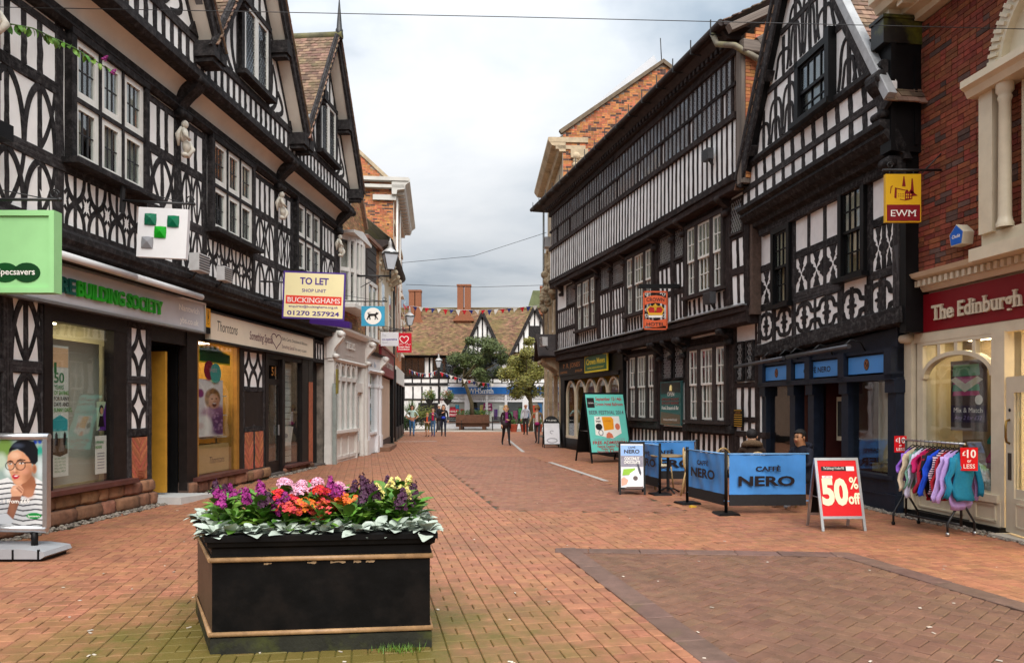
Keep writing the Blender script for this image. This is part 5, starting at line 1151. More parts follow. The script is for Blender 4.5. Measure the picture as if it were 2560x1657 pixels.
# ---------------------------------------------------------------- left row further up the street
BB = Facade("buff_brick_house", "buff brick house with a tall white bow window above a white panelled shop front", "building", (-5.12, 20.9), (0.30, 6.0))
def build_buff():
 H = BB.o; VB = mat("mauve_beige_panel", (.52, .46, .42), .5, .06, 3); SW = mat("shopfront_white", (.74, .72, .68), .4, .05, 6, dirt=(.45, .42, .38), dirt_scale=4, dirt_amt=.25)
 b = MB(); b.prism([(-.5, 3.6), (3.5, 3.6), (3.5, 7.7), (1.2, 10.7), (.2, 11.6), (-.5, 11.2)], .05, 6); b.box(3.5, 5.6, .06, 6, 3.2, 7.4); b.box(-.5, 5.6, 1.5, 6, 0, 3.7); b.build("house_body", MORTARD, H)
 brick_wall(H, -.5, 3.5, 3.7, 11.2, .052, BRICKB, keep=lambda u, z: z < 7.7 + (3.5 - u) * 1.30 and not (.3 < u < 2.42 and 4.6 < z < 6.9), nobj=300, prefer=lambda c: c[0], dark=BRICKO, pdark=.12)
 brick_wall(H, 3.5, 5.6, 3.6, 7.3, .062, BRICKB, keep=lambda u, z: not (3.62 < u < 4.98 and 4.0 < z < 7.3))
 b = MB(); b.strip([(3.55, 7.66), (.2, 12.0)], .14, -.06, 5); b.box(3.5, 5.65, -.1, 5, 7.34, 7.46); b.build("verge", TILE, H)
 # curved white bow window, three sash lights
 b = MB(); n = 8; pts = [(.36 + 2.0 * i / n, -.42 * math.sin(math.pi * i / n) ** .6 - .02) for i in range(n + 1)]
 for (u0, w0), (u1, w1) in zip(pts, pts[1:]):
  for z0, z1 in ((4.66, 4.80), (5.66, 5.78), (6.6, 6.78)): b.add([(u0, w0, z0), (u1, w1, z0), (u1, w1, z1), (u0, w0, z1), (u0, w0 + .1, z0), (u1, w1 + .1, z0), (u1, w1 + .1, z1), (u0, w0 + .1, z1)], [(0, 1, 2, 3), (4, 7, 6, 5), (0, 4, 5, 1), (3, 2, 6, 7)])
 for i, (u, w) in enumerate(pts): r = .05 if i in (0, 2, 6, 8) else .018; b.box(u - r, u + r, w - .02, w + .08, 4.66, 6.7)
 b.prism([(.3, 6.76), (2.42, 6.76), (2.42, 6.84), (1.36, 7.02), (.3, 6.84)], -.46, .06); b.prism([(.26, 4.56), (2.46, 4.56), (2.46, 4.67), (.26, 4.67)], -.5, .06)
 win = b.build("bow_window", SW, H)
 for (u0, w0), (u1, w1) in zip(pts, pts[1:]):
  for z0, z1 in ((4.80, 5.66), (5.78, 6.6)):
   q = MB(); q.add([(u0, w0 + .03, z0), (u1, w1 + .03, z0), (u1, w1 + .03, z1), (u0, w0 + .03, z1)], [(0, 1, 2, 3)]); q.build("pane", GLASS, win)
 room(H, .36, 2.36, 4.66, 6.7, .06, .9, DARKIN); curtain(H, .5, 2.2, 4.7, 6.6, .02, CURTAIN)
 # boarded panel and narrow window to the right
 BW = mat("dark_brown_boards", (.035, .028, .026), .6, .3, 6, bump=.2)
 for i in range(9): b = MB(); b.box(3.66, 4.94, -.0 - .012 * (i % 2), .06, 5.98 + i * .15, 6.12 + i * .15); b.build("plank", BW, H)
 b = MB(); b.box(3.6, 5.0, -.04, .06, 7.33, 7.5); b.box(3.62, 3.74, -.05, .06, 4.0, 5.95); b.box(4.86, 4.98, -.05, .06, 4.0, 5.95); b.box(4.26, 4.34, -.05, .06, 4.0, 5.95); b.box(3.55, 5.05, -.1, .06, 3.92, 4.02); b.box(3.6, 5.0, -.05, .06, 5.84, 5.97); b.box(3.7, 4.9, -.04, .06, 4.92, 4.98); win = b.build("window", SW, H)
 for a, c in ((3.74, 4.26), (4.34, 4.86)): pane(win, a, c, 4.02, 5.84, .0)
 b = MB(); b.box(3.6, 5.0, .03, .055, 4.0, 7.3); b.build("window_back", DARKIN, H)
 # white shop front
 b = MB(); b.box(-.45, 3.45, -.04, .2, 3.0, 3.82); b.build("fascia_panel", VB, H)
 b = MB(); moulding(b, -.5, 3.55, [(.1, 3.80), (-.1, 3.80), (-.22, 3.88), (-.24, 3.95), (.1, 3.98)]); moulding(b, -.45, 3.5, [(.1, 2.94), (-.06, 2.94), (-.10, 3.0), (-.05, 3.05), (.1, 3.05)])
 for u in (-.42, 3.28): b.box(u, u + .20, -.08, .2, 0, 3.0); b.box(u - .02, u + .22, -.11, .2, 0, .5)
 us = [-.2 + i * .58 for i in range(5)]
 for u in us: b.box(u - .05, u + .05, -.05, .15, .9, 2.95)
 for u0, u1 in zip(us, us[1:]):
  mid = (u0 + u1) / 2; b.strip([(u0 + .05, 2.62), (u0 + .16, 2.84), (mid, 2.90), (u1 - .16, 2.84), (u1 - .05, 2.62)], .05, -.03, .05)
 b.box(-.25, 2.15, -.05, .12, 2.40, 2.52); b.box(-.30, 2.2, -.14, .14, .86, .95); b.box(-.25, 2.12, -.0, .14, 0, .9)
 for u in (-.25, .5, 1.28, 2.06): b.box(u, u + .08, -.03, .02, .1, .86)
 b.box(-.25, 2.12, -.03, .02, .08, .18); b.box(-.25, 2.12, -.03, .02, .78, .86); b.box(2.12, 2.24, -.05, .15, 0, 2.9); b.box(2.98, 3.1, -.05, .15, 0, 2.9); b.box(2.2, 3.0, -.03, .12, 2.1, 2.4); b.build("shopfront", SW, H)
 for u in (-.36, 3.34): console(H, u, 3.80, 3.02, -.30, -.10, .22, SW)
 b = MB(); b.box(2.26, 2.96, .06, .10, .1, .5); b.box(2.26, 2.36, .06, .1, .1, 2.1); b.box(2.86, 2.96, .06, .1, .1, 2.1); b.box(2.36, 2.86, .06, .1, 1.98, 2.1); d = b.build("door", SW, H); b = MB(); b.box(2.36, 2.86, .075, .083, .5, 1.98); b.build("pane", SHOPGL, d); b = MB(); b.box(2.38, 2.42, .02, .06, .9, 1.15); b.build("handle", mat("old_brass", (.22, .13, .03), .35, .2, 10, metal=.8), d)
 for u0, u1 in zip(us, us[1:]): pane(H, u0 + .05, u1 - .05, .95, 2.40, .02, SHOPGL); pane(H, u0 + .05, u1 - .05, 2.52, 2.94, .02, SHOPGL)
 room(H, -.3, 3.2, 0, 2.95, .2, 1.5, mat("shop_shelves", (.20, .17, .14), .8, .6, 3))
 put_text("fascia_letters", "TESIS", H, 1.35, 3.40, -.055, .30, SW, bold=.01, depth=.03, fit=1.0); put_text("fascia_letters", "- - - - - -", H, 1.35, 3.18, -.055, .12, SW, depth=.015, fit=1.0)
 # second white shop
 b = MB(); b.box(3.55, 5.55, -.03, .2, 2.88, 3.42); moulding(b, 3.5, 5.65, [(.1, 2.80), (-.10, 2.80), (-.14, 2.86), (-.06, 2.90), (.1, 2.90)])
 for u in (3.6, 4.9, 5.4): b.box(u, u + .2, -.06, .2, 0, 2.82); b.box(u - .02, u + .22, -.09, .2, 0, .6); b.box(u - .02, u + .22, -.10, .2, 2.3, 2.4)
 b.box(3.8, 4.9, .02, .2, 0, .7); b.box(3.78, 4.9, -.05, .2, .66, .74); b.box(5.1, 5.4, .06, .2, 0, 2.8); b.build("shopfront", mat("cool_white_paint", (.74, .74, .76), .4, .04, 6), H); pane(H, 3.8, 4.9, .74, 2.8, .06, SHOPGL)
 console(H, 5.52, 3.46, 2.82, -.26, -.05, .2, SW); moulding_b = MB(); moulding(moulding_b, 3.5, 5.7, [(.1, 3.42), (-.12, 3.42), (-.16, 3.50), (.1, 3.56)]); moulding_b.build("fascia_cornice", TIMBERBM, H)
 put_text("fascia_letters", "vent", H, 4.0, 3.02, -.036, .26, paint("ink_grey", "#3a3a44"), bold=.012); put_text("fascia_letters", "Bn", H, 4.62, 3.02, -.036, .26, paint("pale_blue_ink", "#9fb4cc"), bold=.012)
 b = MB(); b.box(-.50, -.42, -.16, -.06, 0, 2.3); b.build("grey_post", mat("grey_green_steel", (.30, .34, .32), .5, .2, 6), H); b = MB(); b.box(-.52, -.38, -.2, -.16, 2.0, 2.7); b.build("notice", mat("yellow_green_notice", (.24, .20, .04), .5, .3, 6), H)
build_buff()
CRM = Facade("cream_rendered_house", "low cream rendered house with bracketed eaves and a dark red shop fascia", "building", (-4.95, 26.4), (-0.71, 8.1))
def build_cream():
 H = CRM.o; W_ = mat("cream_render", (.70, .62, .46), .8, .06, 2); PK = mat("pinkish_render", (.60, .46, .35), .7, .08, 2)
 b = MB(); b.box(0, 8.1, .0, 6, 3.3, 7.6); b.box(0, .2, -.0, 4, 0, 3.3); b.box(0, 8.1, 1.2, 4, 0, 3.3); b.build("house_body", W_, H)
 b = MB(); b.box(.1, 5.4, -.02, .3, .3, 2.8); b.box(6.6, 8.1, -.05, .2, 0, 3.3); b.build("rendered_pier", PK, H); b = MB(); b.box(.0, 5.5, -.05, .3, 0, .32); b.build("plinth", BLACKP, H); b = MB(); b.prism([(-.3, 0), (3, 0), (3, .12), (-.3, .16)], -.5, 0); b.build("ramp", PAVERD, H)
 b = MB(); b.box(.1, 6.0, -.16, .0, 2.86, 3.86); b.box(.05, 6.05, -.22, .0, 3.84, 3.92); b.build("fascia", mat("dark_red_fascia", (.26, .022, .032), .4, .1, 3), H); put_text("fascia_letters", "British Heart Foundation", H, 3.0, 3.2, -.165, .5, WHITEP, fit=5.2, bold=.01)
 b = MB(); moulding(b, -.1, 8.2, [(.2, 7.4), (-.1, 7.4), (-.5, 7.62), (-.56, 7.72), (.2, 7.74)]); b.build("eaves", TIMBERBM, H); [console(H, .4 + i * 1.2, 7.4, 6.9, -.42, -.04, .14, W_) for i in range(6)]
 tile_slope(H, (-.1, -.55, 7.74), (1, 0, 0), (0, .77, .64), 8.2, 5, SLATE, tw=.3, th=.25)
 for u in (2.0, 5.4):
  b = MB(); b.box(u - .6, u + .6, -.04, .02, 4.6, 6.5); b.box(u - .7, u + .7, -.1, .02, 4.5, 4.6); win = b.build("window", WHITEP, H)
  for i in range(2):
   for j in range(2): pane(win, u - .55 + i * .57, u - .02 + i * .57, 4.68 + j * .92, 5.54 + j * .92, -.045)
 b = MB(); b.tube([(6.9, -.1, .2), (6.9, -.1, 7.3)], .05, 8); b.build("downpipe", IRON, H); b = MB(); b.box(6.1, 6.5, -.12, .3, 0, 3.4); b.box(7.7, 8.1, -.12, .3, 0, 3.4); b.box(6.1, 8.1, -.1, .2, 2.6, 2.75); b.build("shop_pilaster", BLACKP, H); pane(H, 6.5, 7.7, .7, 2.6, -.06, SHOPGL)
build_cream()
TB = Facade("tall_brick_house", "tall orange brick house with a white bracketed cornice and a bare gable wall", "building", (-5.66, 34.6), (-0.9, 8.6))
def build_tall():
 H = TB.o
 b = MB(); b.box(0, 8.6, .08, 7, 0, 12.2); b.build("house_body", BRICKO, H); E_ = thing_local("gable_wall", H, (0, 0, 0), R(-90))
 b = MB(); b.prism([(-7, 0), (.0, 0), (.0, 12.2), (-2.6, 14.6), (-7, 14.6)], -.02, .0); b.build("mortar", MORTAR, E_)
 brick_wall(E_, -4.4, -.05, 6.8, 14.4, -.022, BRICKO, keep=lambda u, z: z < 12.2 - u * .92 - .1, nobj=300, prefer=lambda c: (c[0] < -2.6, -c[2]), dark=BRICKD, pdark=.16)
 b = MB(); b.strip([(.1, 12.2), (-2.7, 14.75), (-6, 14.75)], .16, -.1, .1); b.build("verge_coping", STONEC, E_)
 b = MB(); prof = [(.1, 11.75), (-.12, 11.75), (-.16, 11.95), (-.5, 12.0), (-.55, 12.2), (-.75, 12.35), (-.75, 12.5), (.1, 12.55)]; moulding(b, -.3, 8.8, prof); b.box(-.35, .1, -.7, 1.6, 12.38, 12.55); b.box(-.3, .1, -.5, 1.5, 12.05, 12.2); b.box(-.16, .05, -.1, 1.0, 11.5, 11.75); b.build("cornice", mat("grey_white_cornice", (.60, .58, .54), .6, .08, 4, dirt=(.25, .22, .18), dirt_scale=2, dirt_amt=.4), H)
 for i in range(14): b = MB(); u = .05 + i * .62; b.box(u, u + .26, -.48, .0, 11.82, 12.0); b.build("modillion", MATS["grey_white_cornice"], H)
 b = MB(); b.box(0, 8.6, -.03, .06, 10.4, 10.6); b.box(0, 8.6, -.03, .08, 7.0, 7.15); b.build("string_course", STONEC, H)
 for u in (1.5, 4.3, 7.1):
  for z0, z1 in ((8.0, 10.0), (4.6, 6.6)):
   b = MB(); b.box(u - .55, u + .55, -.06, .06, z0, z1); b.box(u - .65, u + .65, -.14, .06, z0 - .1, z0); win = b.build("window", WHITEP, H)
   for i in range(2):
    for j in range(2): pane(win, u - .5 + i * .52, u - .02 + i * .52, z0 + .08 + j * .98, z0 + .96 + j * .98, -.065)
 b = MB(); [b.tube([(u, -.12, 12), (u, -.12, 4)], .06, 8) for u in (.25, 2.9)]; b.build("drainpipe", WHITEP, H)
 b = MB(); b.box(-.0, 8.6, -.1, .1, 2.8, 3.6); b.build("fascia", WHITEP, H)
 b = MB(); [b.box(u, u + .3, -.08, .1, 0, 2.8) for u in (0, 2.7, 5.5, 8.3)]; b.box(0, 8.6, -.06, .1, 0, .6); b.build("shopfront", BLACKP, H); [pane(H, u + .3, u + 2.7, .6, 2.8, .02, SHOPGL) for u in (0, 2.8, 5.6)]
build_tall()
# ---------------------------------------------------------------- right, beyond the hotel: pale stone front, orange brick gable
ST = Facade("stone_fronted_house", "tall pale stone fronted house with an orange brick gable behind the hotel roof", "building", (1.72, 36.0), (.33, -7.1))
def build_stone():
 H = ST.o; U1 = 7.1
 b = MB(); b.box(0, U1, .06, 9, 0, 12.2); b.build("house_body", STONEC, H); b = MB()
 for u in (.1, 2.3, 4.5, 6.7): b.box(u, u + .32, -.12, .08, 0, 9.2)
 b.box(0, U1, -.08, .1, 3.9, 4.15); b.box(0, U1, -.05, .1, 9.2, 9.5); moulding(b, -.1, U1 + .05, [(.1, 11.85), (-.15, 11.85), (-.2, 12.05), (-.45, 12.1), (-.6, 12.3), (-.6, 12.42), (.1, 12.42)]); b.box(U1 - .3, U1 + .06, -.55, 1.0, 12.22, 12.42); b.box(U1 - .2, U1 + .05, -.3, .9, 11.95, 12.1); b.build("stone_dressings", STONEC, H)
 rd = random.Random(8)
 for k, u in enumerate((1.2, 3.4, 5.6, 6.95)):
  b = MB()
  for i in range(12): t = i / 11; b.ball((u + rd.uniform(-.1, .1), -.22 - .12 * math.sin(t * 6), 6.3 + t * 1.7), rd.uniform(.10, .2), 7, 5)
  b.build("carved_garland", mat("weathered_carving", (.30, .24, .16), .9, .4, 8, bump=.6), H)
 b = MB()
 for i in range(9): b.ball((U1 + .03, .35 + rd.uniform(-.2, .2), 10.3 + i * .17), rd.uniform(.12, .2), 7, 5)
 b.box(U1 - .05, U1 + .08, .5, .8, 10.8, 11.9); b.box(U1 - .05, U1 + .1, .3, 1.0, 11.6, 11.95); b.build("carved_bracket", STONEC, H)
 for u in (1.45, 3.65, 5.85):
  for z0, z1 in ((5.0, 7.6), (.9, 3.4)):
   b = MB(); b.box(u - .6, u + .6, -.03, .06, z0, z1); win = b.build("window", WHITEP, H); pane(win, u - .54, u + .54, z0 + .06, z1 - .06, -.036)
 b = MB(); b.prism([(4.9, 3.6), (7.0, 3.6), (5.95, 4.5)], -.5, .0); b.build("porch_pediment", STONEC, H); b = MB(); b.strip([(4.7, 3.62), (5.95, 4.6), (7.2, 3.62)], .1, -1.0, -.02); b.build("porch_roof", TIMBERBM, H); console(H, 5.1, 3.6, 2.9, -.8, -.1, .2, STONEC); console(H, 6.8, 3.6, 2.9, -.8, -.1, .2, STONEC)
 E_ = thing_local("gable_wall", H, (U1, 0, 0), R(90)); ap = (4.05, 15.55)
 line = lambda u: 12.7 + (u - .05) * (ap[1] - 12.7) / 4.0 if u < 4.05 else ap[1] - (u - 4.05) * .74
 b = MB(); b.prism([(-.02, 8), (9, 8), (9, line(9)), ap, (.0, 12.6), (-.02, 12.6)], .0, .1); b.build("mortar", MORTAR, E_)
 brick_wall(E_, .0, 6.5, 9.4, 15.5, -.002, BRICKO, keep=lambda u, z: z < line(u) - .12, nobj=300, prefer=lambda c: -c[2], dark=BRICKD, pdark=.2)
 b = MB(); b.strip([(-.12, 12.62), (.05, 12.74), ap, (9, line(9))], .16, -.12, .1); b.build("verge_coping", mat("brown_coping", (.16, .12, .08), .8, .3, 5), E_)
 b = MB(); b.prism([(-.1, 12.55), (.0, 12.8), (3.75, 15.95), (4.0, 15.5)], .3, 6); b.build("roof", mat("pale_lead_roof", (.60, .62, .66), .5, .06, 2), E_)
 b = MB(); b.tube([(ap[0] - .05, .0, ap[1]), (ap[0] - .1, .0, ap[1] + .95)], .02, 6); b.build("lightning_rod", IRON, E_)
 b = MB(); b.tube([(.2, -.16, 12), (.2, -.16, 4.5)], .05, 8); b.build("downpipe", LEADG, H)
build_stone()
# ---------------------------------------------------------------- the timbered shop across the square
WS = Facade("timbered_corner_shop", "long black and white shop with a mossy orange tiled roof across the square", "building", (-11.0, 53.0), (1, 0))
def build_square_shop():
 H = WS.o; U = lambda x: x + 11.0; U1 = 22.0; WH = mat("bright_white_plaster", (.88, .87, .86))
 b = MB(); b.box(0, U1, .1, 9, 0, 5.5); b.build("house_body", WH, H)
 dv = Vector((0, .78, .626)); tile_slope(H, (0, -.45, 5.35), (1, 0, 0), (0, dv.y, dv.z), U1, 6.4, TILEO, tw=.22, th=.16, thick=.03)
 b = MB(); b.box(0, U1, -.4, 9, 5.30, 5.36); b.build("eaves_board", TIMBERM, H); b = MB(); b.tube([(0, 4.55, 9.38), (U1, 4.55, 9.42)], .14, 8); b.build("ridge", TILEO, H)
 # gables
 for x, za, hw, zb in ((-2.15, 8.3, 1.35, 5.5), (1.65, 8.75, 1.55, 5.6)):
  u = U(x); b = MB(); b.prism([(u - hw, zb), (u + hw, zb), (u, za)], -.5, 3.2); b.build("gable_plaster", WH, H); sl = (za - zb) / hw
  for i in range(-3, 4):
   d = i * hw / 4; post(H, "stud", u + d, zb, za - abs(d) * sl - .15, .11, -.52)
  if x > 0: b = MB(); b.box(u - .42, u + .42, -.56, -.4, 6.2, 7.5); b.build("window", TIMBERM, H)
  for sg in (-1, 1): timber(H, "bargeboard", (u + sg * (hw + .2), zb - .3), (u, za + .12), .24, -.7, .08)
  L_ = math.hypot(hw + .25, (hw + .25) * sl); v = Vector((hw, 0, hw * sl)).normalized()
  tile_slope(H, (u - hw - .25, 3.6, za + .15 - (hw + .25) * sl), (0, -1, 0), (v.x, 0, v.z), 4.3, L_, TILEO, tw=.22, th=.16, thick=.03); tile_slope(H, (u + hw + .25, -.7, za + .15 - (hw + .25) * sl), (0, 1, 0), (-v.x, 0, v.z), 4.3, L_, TILEO, tw=.22, th=.16, thick=.03)
 # upper storey timbers and windows
 u = .3
 while u < U1:
  x = u - 11
  post(H, "stud", u, 3.75, 5.3, .14, .085); post(H, "stud", u + .05, 3.36, 3.66, .1, .087)
  if u < U(-4.7): post(H, "stud", u + .1, 2.2, 3.1, .12, .086); post(H, "stud", u + .05, 0.2, 2.1, .12, .086)
  u += .66
 for a in range(0, 22, 4): rail(H, "rail", a, a + 4, 3.72, .12, .07); rail(H, "rail", a, a + 4, 3.27, .2, .05); rail(H, "rail", a, a + 4, 5.28, .14, .07)
 for a in (0, 3.2): rail(H, "rail", a, a + 3.2, 2.14, .14, .07)
 for x in (-7.4, -4.9, -1.9, .6, 3.0):
  u = U(x); b = MB(); b.box(u - .95, u + .95, .0, .12, 3.8, 5.22); [b.box(u - .9 + i * .46, u - .86 + i * .46, -.04, .0, 3.85, 5.18) for i in range(5)]; win = b.build("window", TIMBERM, H)
  for i in range(4): pane(win, u - .86 + i * .46, u - .44 + i * .46, 3.86, 5.18, -.01)
 u = U(-6.3); b = MB(); b.box(u - .6, u + .9, .02, .12, 1.0, 1.9); b.build("window", TIMBERM, H)
 # white shop front with a blue fascia and posters
 x0, x1 = U(-4.7), U(7); b = MB(); b.box(x0, x1, -.1, .12, 3.05, 3.3);
 for i in range(0, 9): u = x0 + i * 1.42; b.box(u - .09 - (.12 if i % 3 == 1 else 0), u + .09 + (.12 if i % 3 == 1 else 0), -.09, .12, 0, 2.5)
 b.box(x0, x1, -.06, .12, 2.46, 2.54); b.box(x0, x1, -.08, .12, 1.96, 2.06); b.box(x0, x1, -.05, .12, 0, .35)
 u = x0 + .1
 while u < x1: b.box(u, u + .035, -.05, .05, 2.05, 2.48); u += .16
 b.box(x0, x1, -.05, .03, 2.25, 2.28); b.build("shopfront", mat("cool_white_paint", (.74, .74, .76)), H)
 b = MB(); b.box(x0, x1, -.14, .1, 2.54, 3.05); b.build("fascia", mat("bright_blue_fascia", (.015, .13, .42), .4, .2, 1.5), H); put_text("fascia_letters", "WHSmith", H, U(-2.3), 2.60, -.145, .52, WHITEP, serif=True, bold=.012, fit=1.9)
 rd = random.Random(2); cols = [hx(c) for c in ("#c8203c", "#5a2a86", "#1c6fb4", "#e8c838", "#8a1d5c", "#2aa0c8", "#f0ede6", "#d8452a", "#203a78", "#3b8f4a")]
 for i in range(8):
  u = x0 + i * 1.42; b = MB(); b.box(u + .1, u + 1.3, .05, .11, .36, 1.95); b.build("window_back", DARKIN if i % 2 else mat("pale_window_back", (.5, .5, .5), .7, .1, 2), H); pane(H, u + .1, u + 1.32, .36, 1.95, -.03, SHOPGL)
  for k in range(3):
   c = cols[(i * 3 + k * 5) % 10]; w = rd.uniform(.26, .42); a = u + .14 + k * .39; z = rd.uniform(.4, .9); b = MB(); b.box(a, a + w, .02, .04, z, z + rd.uniform(.7, 1.0)); b.build("window_poster", mat("poster_%d" % ((i * 3 + k * 5) % 10), c, .5, .2, 4), H)
 b = MB(); b.prism(poly_disc(U(-3.0), .85, .26, .3, 16), -.055, -.045); b.build("window_poster", mat("orange_glow_print", (.85, .16, .01), .5, .3, 5), H)
 for (x, z, t, col, tc, w) in ((-4.3, 1.2, "HALF", "#c8203c", "#f4efe6", .55), (-4.3, .95, "PRICE", "#c8203c", "#f4efe6", .55), (-1.78, 1.62, "OUT", "#8a1d5c", "#f4efe6", .42), (-1.78, 1.38, "NOW", "#8a1d5c", "#f4efe6", .48)):
  b = MB(); b.box(U(x) - w / 2 - .1, U(x) + w / 2 + .1, -.06, -.05, z - .06, z + .24); o = b.build("window_notice", paint("notice_" + col[1:], col), H); put_text("notice_letters", t, o, U(x), z, -.065, .2, WHITEP, fit=w, bold=.02)
 # chimneys
 for x, w, z0, z1, y in ((-7.6, .9, 7.2, 10.6, 3.6), (-3.75, 1.0, 7.4, 11.0, 3.4), (2.6, .7, 8, 11.0, 4.2)):
  u = U(x); b = MB(); b.box(u - w * .62, u + w * .62, y - .5, y + .5, z0 - 1.2, z0 + 1.0); b.box(u - w * .8, u + w * .8, y - .65, y + .65, z0 + .85, z0 + 1.0); b.prism([(u - w * .75, z0 + 1.0), (u + w * .75, z0 + 1.0), (u + w * .5, z0 + 1.4), (u - w * .5, z0 + 1.4)], y - .55, y + .55)
  for s_ in (-1, 1): b.box(u + s_ * w * .28 - w * .24, u + s_ * w * .28 + w * .24, y - .3, y + .3, z0 + 1.3, z1); b.box(u + s_ * w * .28 - w * .28, u + s_ * w * .28 + w * .28, y - .34, y + .34, z1, z1 + .14)
  b.build("chimney", mat("chimney_brick", (.26, .10, .05), .85, .5, 20, bump=.4), H)
build_square_shop()
BK = Facade("green_roofed_house", "distant house with a steep mossy green roof behind the square", "building", (.6, 62.0), (1, 0))
b = MB(); b.box(0, 9, 0, 8, 0, 7.0); b.build("wall", BRICKO, BK.o); b = MB(); b.prism([(-.2, 6.9), (9.2, 6.9), (8.4, 11.6), (1.2, 11.6)], 0, 5); b.build("roof", mat("green_slate_roof", (.13, .15, .07), .8, .35, 2, bump=.3, bscale=8), BK.o)
# ---------------------------------------------------------------- signs
WHITEI = paint("white_print", "#f2efe8", .5); CREAMI = paint("cream_board", "#e9dfae", .5, dirt=(.5, .42, .25), dirt_scale=3, dirt_amt=.15); PURPLE = paint("violet_print", "#4a2f86", .45); REDP = paint("sale_red", "#d8131b", .35); GREEND = paint("deep_green_print", "#0d4a1e", .45); BLUEN = paint("cafe_blue", "#4f92d8", .4); NAVYL = paint("near_black_print", "#1d1416", .5); GOLD = paint("gilt_letters", "#c07c2c", .4)
def bx(parent, name, m, *q):
 b = MB(); b.box(*q); return b.build(name, m, parent)
def flat(parent, name, m, pts, y, t=.003):
 b = MB(); b.prism(pts, y - t, y); return b.build(name, m, parent)
def scroll(b, c, r, y, n=18, turns=1.4, th=.008, flip=1):
 b.tube([(c[0] + flip * r * (1 - .6 * i / n) * math.cos(turns * 6.283 * i / n), y, c[1] + r * (1 - .6 * i / n) * math.sin(turns * 6.283 * i / n)) for i in range(n)], th, 6)
def hang_bracket(parent, x0, x1, z, y=0, droop=()):
 b = MB(); b.tube([(x0, y, z), (x1, y, z)], .018, 8); b.box(x0 - .02, x0 + .01, y - .04, y + .04, z - .18, z + .22); b.tube([(x0, y, z + .2), (x1 - .15 * (x1 - x0), y, z + .01)], .007, 5); scroll(b, (x1 - .06 * (1 if x1 > x0 else -1), z + .06), .06, y); b.ball((x1, y, z), .026, 8, 6)
 for x, zz in droop: b.tube([(x, y, z), (x, y, zz)], .007, 5)
 return b.build("bracket", IRON, parent)
def signs_left():
 # optician's hanging sign
 T = thing("optician_sign", "pale green hanging box sign with two dark green ovals", "sign", (-5.67, 8.2, 0)); LG = paint("pale_green_panel", "#9ed896", .35)
 bx(T, "panel", LG, -.5, .5, -.05, .07, 2.93, 3.86); b = MB(); [b.box(*q) for q in ((-.5, .5, -.075, -.05, 3.80, 3.86), (-.5, .5, -.075, -.05, 2.93, 2.99), (.44, .5, -.075, -.05, 2.99, 3.80), (-.5, -.44, -.075, -.05, 2.99, 3.80))]; b.build("rim", LG, T)
 flat(T, "oval", GREEND, poly_disc(-.065, 3.16, .155, .112), -.051); flat(T, "oval", paint("darker_green_print", "#0a3f19", .45), poly_disc(.18, 3.16, .155, .112), -.0545); put_text("lettering", "Specsavers", T, .06, 3.135, -.060, .1, WHITEI, fit=.43, bold=.012); hang_bracket(T, -.6, .52, 4.0, 0, ((-.4, 3.86), (.4, 3.86)))
 # building society hanging sign
 T = thing("hanging_sign", "white square hanging sign with three green and one grey raised gem shapes", "sign", (-5.30, 10.5, 0)); S = .36; zc = 4.17; bx(T, "panel", paint("signal_white", "#e4e4e6", .3), -S, S, -.04, .04, zc - S, zc + S)
 for k, (fx, fz, c) in enumerate(((.25, .76, "#0b6b4c"), (.71, .74, "#0a6a48"), (.46, .51, "#0aa018"), (.21, .29, "#8d8e93"))):
  x, z, r = -S + 2 * S * fx, zc - S + 2 * S * fz, .085; b = MB(); o = [(x - r, z - r), (x, z - r * 1.06), (x + r, z - r), (x + r * 1.06, z), (x + r, z + r), (x, z + r * 1.06), (x - r, z + r), (x - r * 1.06, z)]
  b.add([(p, -.042, q) for p, q in o] + [(p * .9 + x * .1, -.06, q * .9 + z * .1) for p, q in o] + [(x + .02, -.10, z + .01)], [(i, (i + 1) % 8, 8 + (i + 1) % 8, 8 + i) for i in range(8)] + [(8 + i, 8 + (i + 1) % 8, 16) for i in range(8)]); b.build("gem", paint("gem_%d" % k, c, .15, spec=.6), T)
 hang_bracket(T, -.62, .42, 4.62, 0, ((-.25, 4.5), (.28, 4.5))); T.rotation_euler = (0, R(3), 0)
 # building society fascia
 T = sub(LH, "shop_fascia_sign", "long grey metal fascia board with raised green letters reading Building Society", "sign", 0, 0, 0)
 bx(T, "panel", mat("silver_grey_panel", (.56, .57, .60), .4, .06, 3), 3.7, 8.67, -.14, -.02, 3.06, 3.56); b = MB(); b.box(3.7, 8.7, -.17, -.02, 3.56, 3.60); b.box(3.7, 8.7, -.16, -.02, 3.02, 3.06); b.box(8.67, 8.71, -.16, -.02, 3.02, 3.60); b.build("edging", STEEL, T)
 GL = mat("bright_green_acrylic", (.02, .40, .015), .2, .05, 5, spec=.6); u0 = LH.uz(192, 700, -.16)[0]; u1 = LH.uz(405, 760, -.16)[0]; put_text("raised_letters", "BUILDING SOCIETY", T, (u0 + u1) / 2, 3.20, -.145, .30, GL, fit=u1 - u0, bold=.03, depth=.04, xs=.8)
 ua = LH.uz(150, 700, -.16)[0]; ub = LH.uz(187, 700, -.16)[0]; put_text("raised_letters", "RE", T, (ua + ub) / 2, 3.20, -.145, .30, mat("dark_teal_acrylic", (.004, .10, .075), .2, .1, 5, spec=.6), fit=ub - ua, bold=.03, depth=.04)
 put_text("small_letters", "Nantwich", T, 8.15, 3.36, -.144, .15, WHITEI, fit=.70, bold=.02); put_text("small_letters", "ybs.co.uk", T, 8.15, 3.14, -.144, .15, WHITEI, fit=.64, bold=.02)
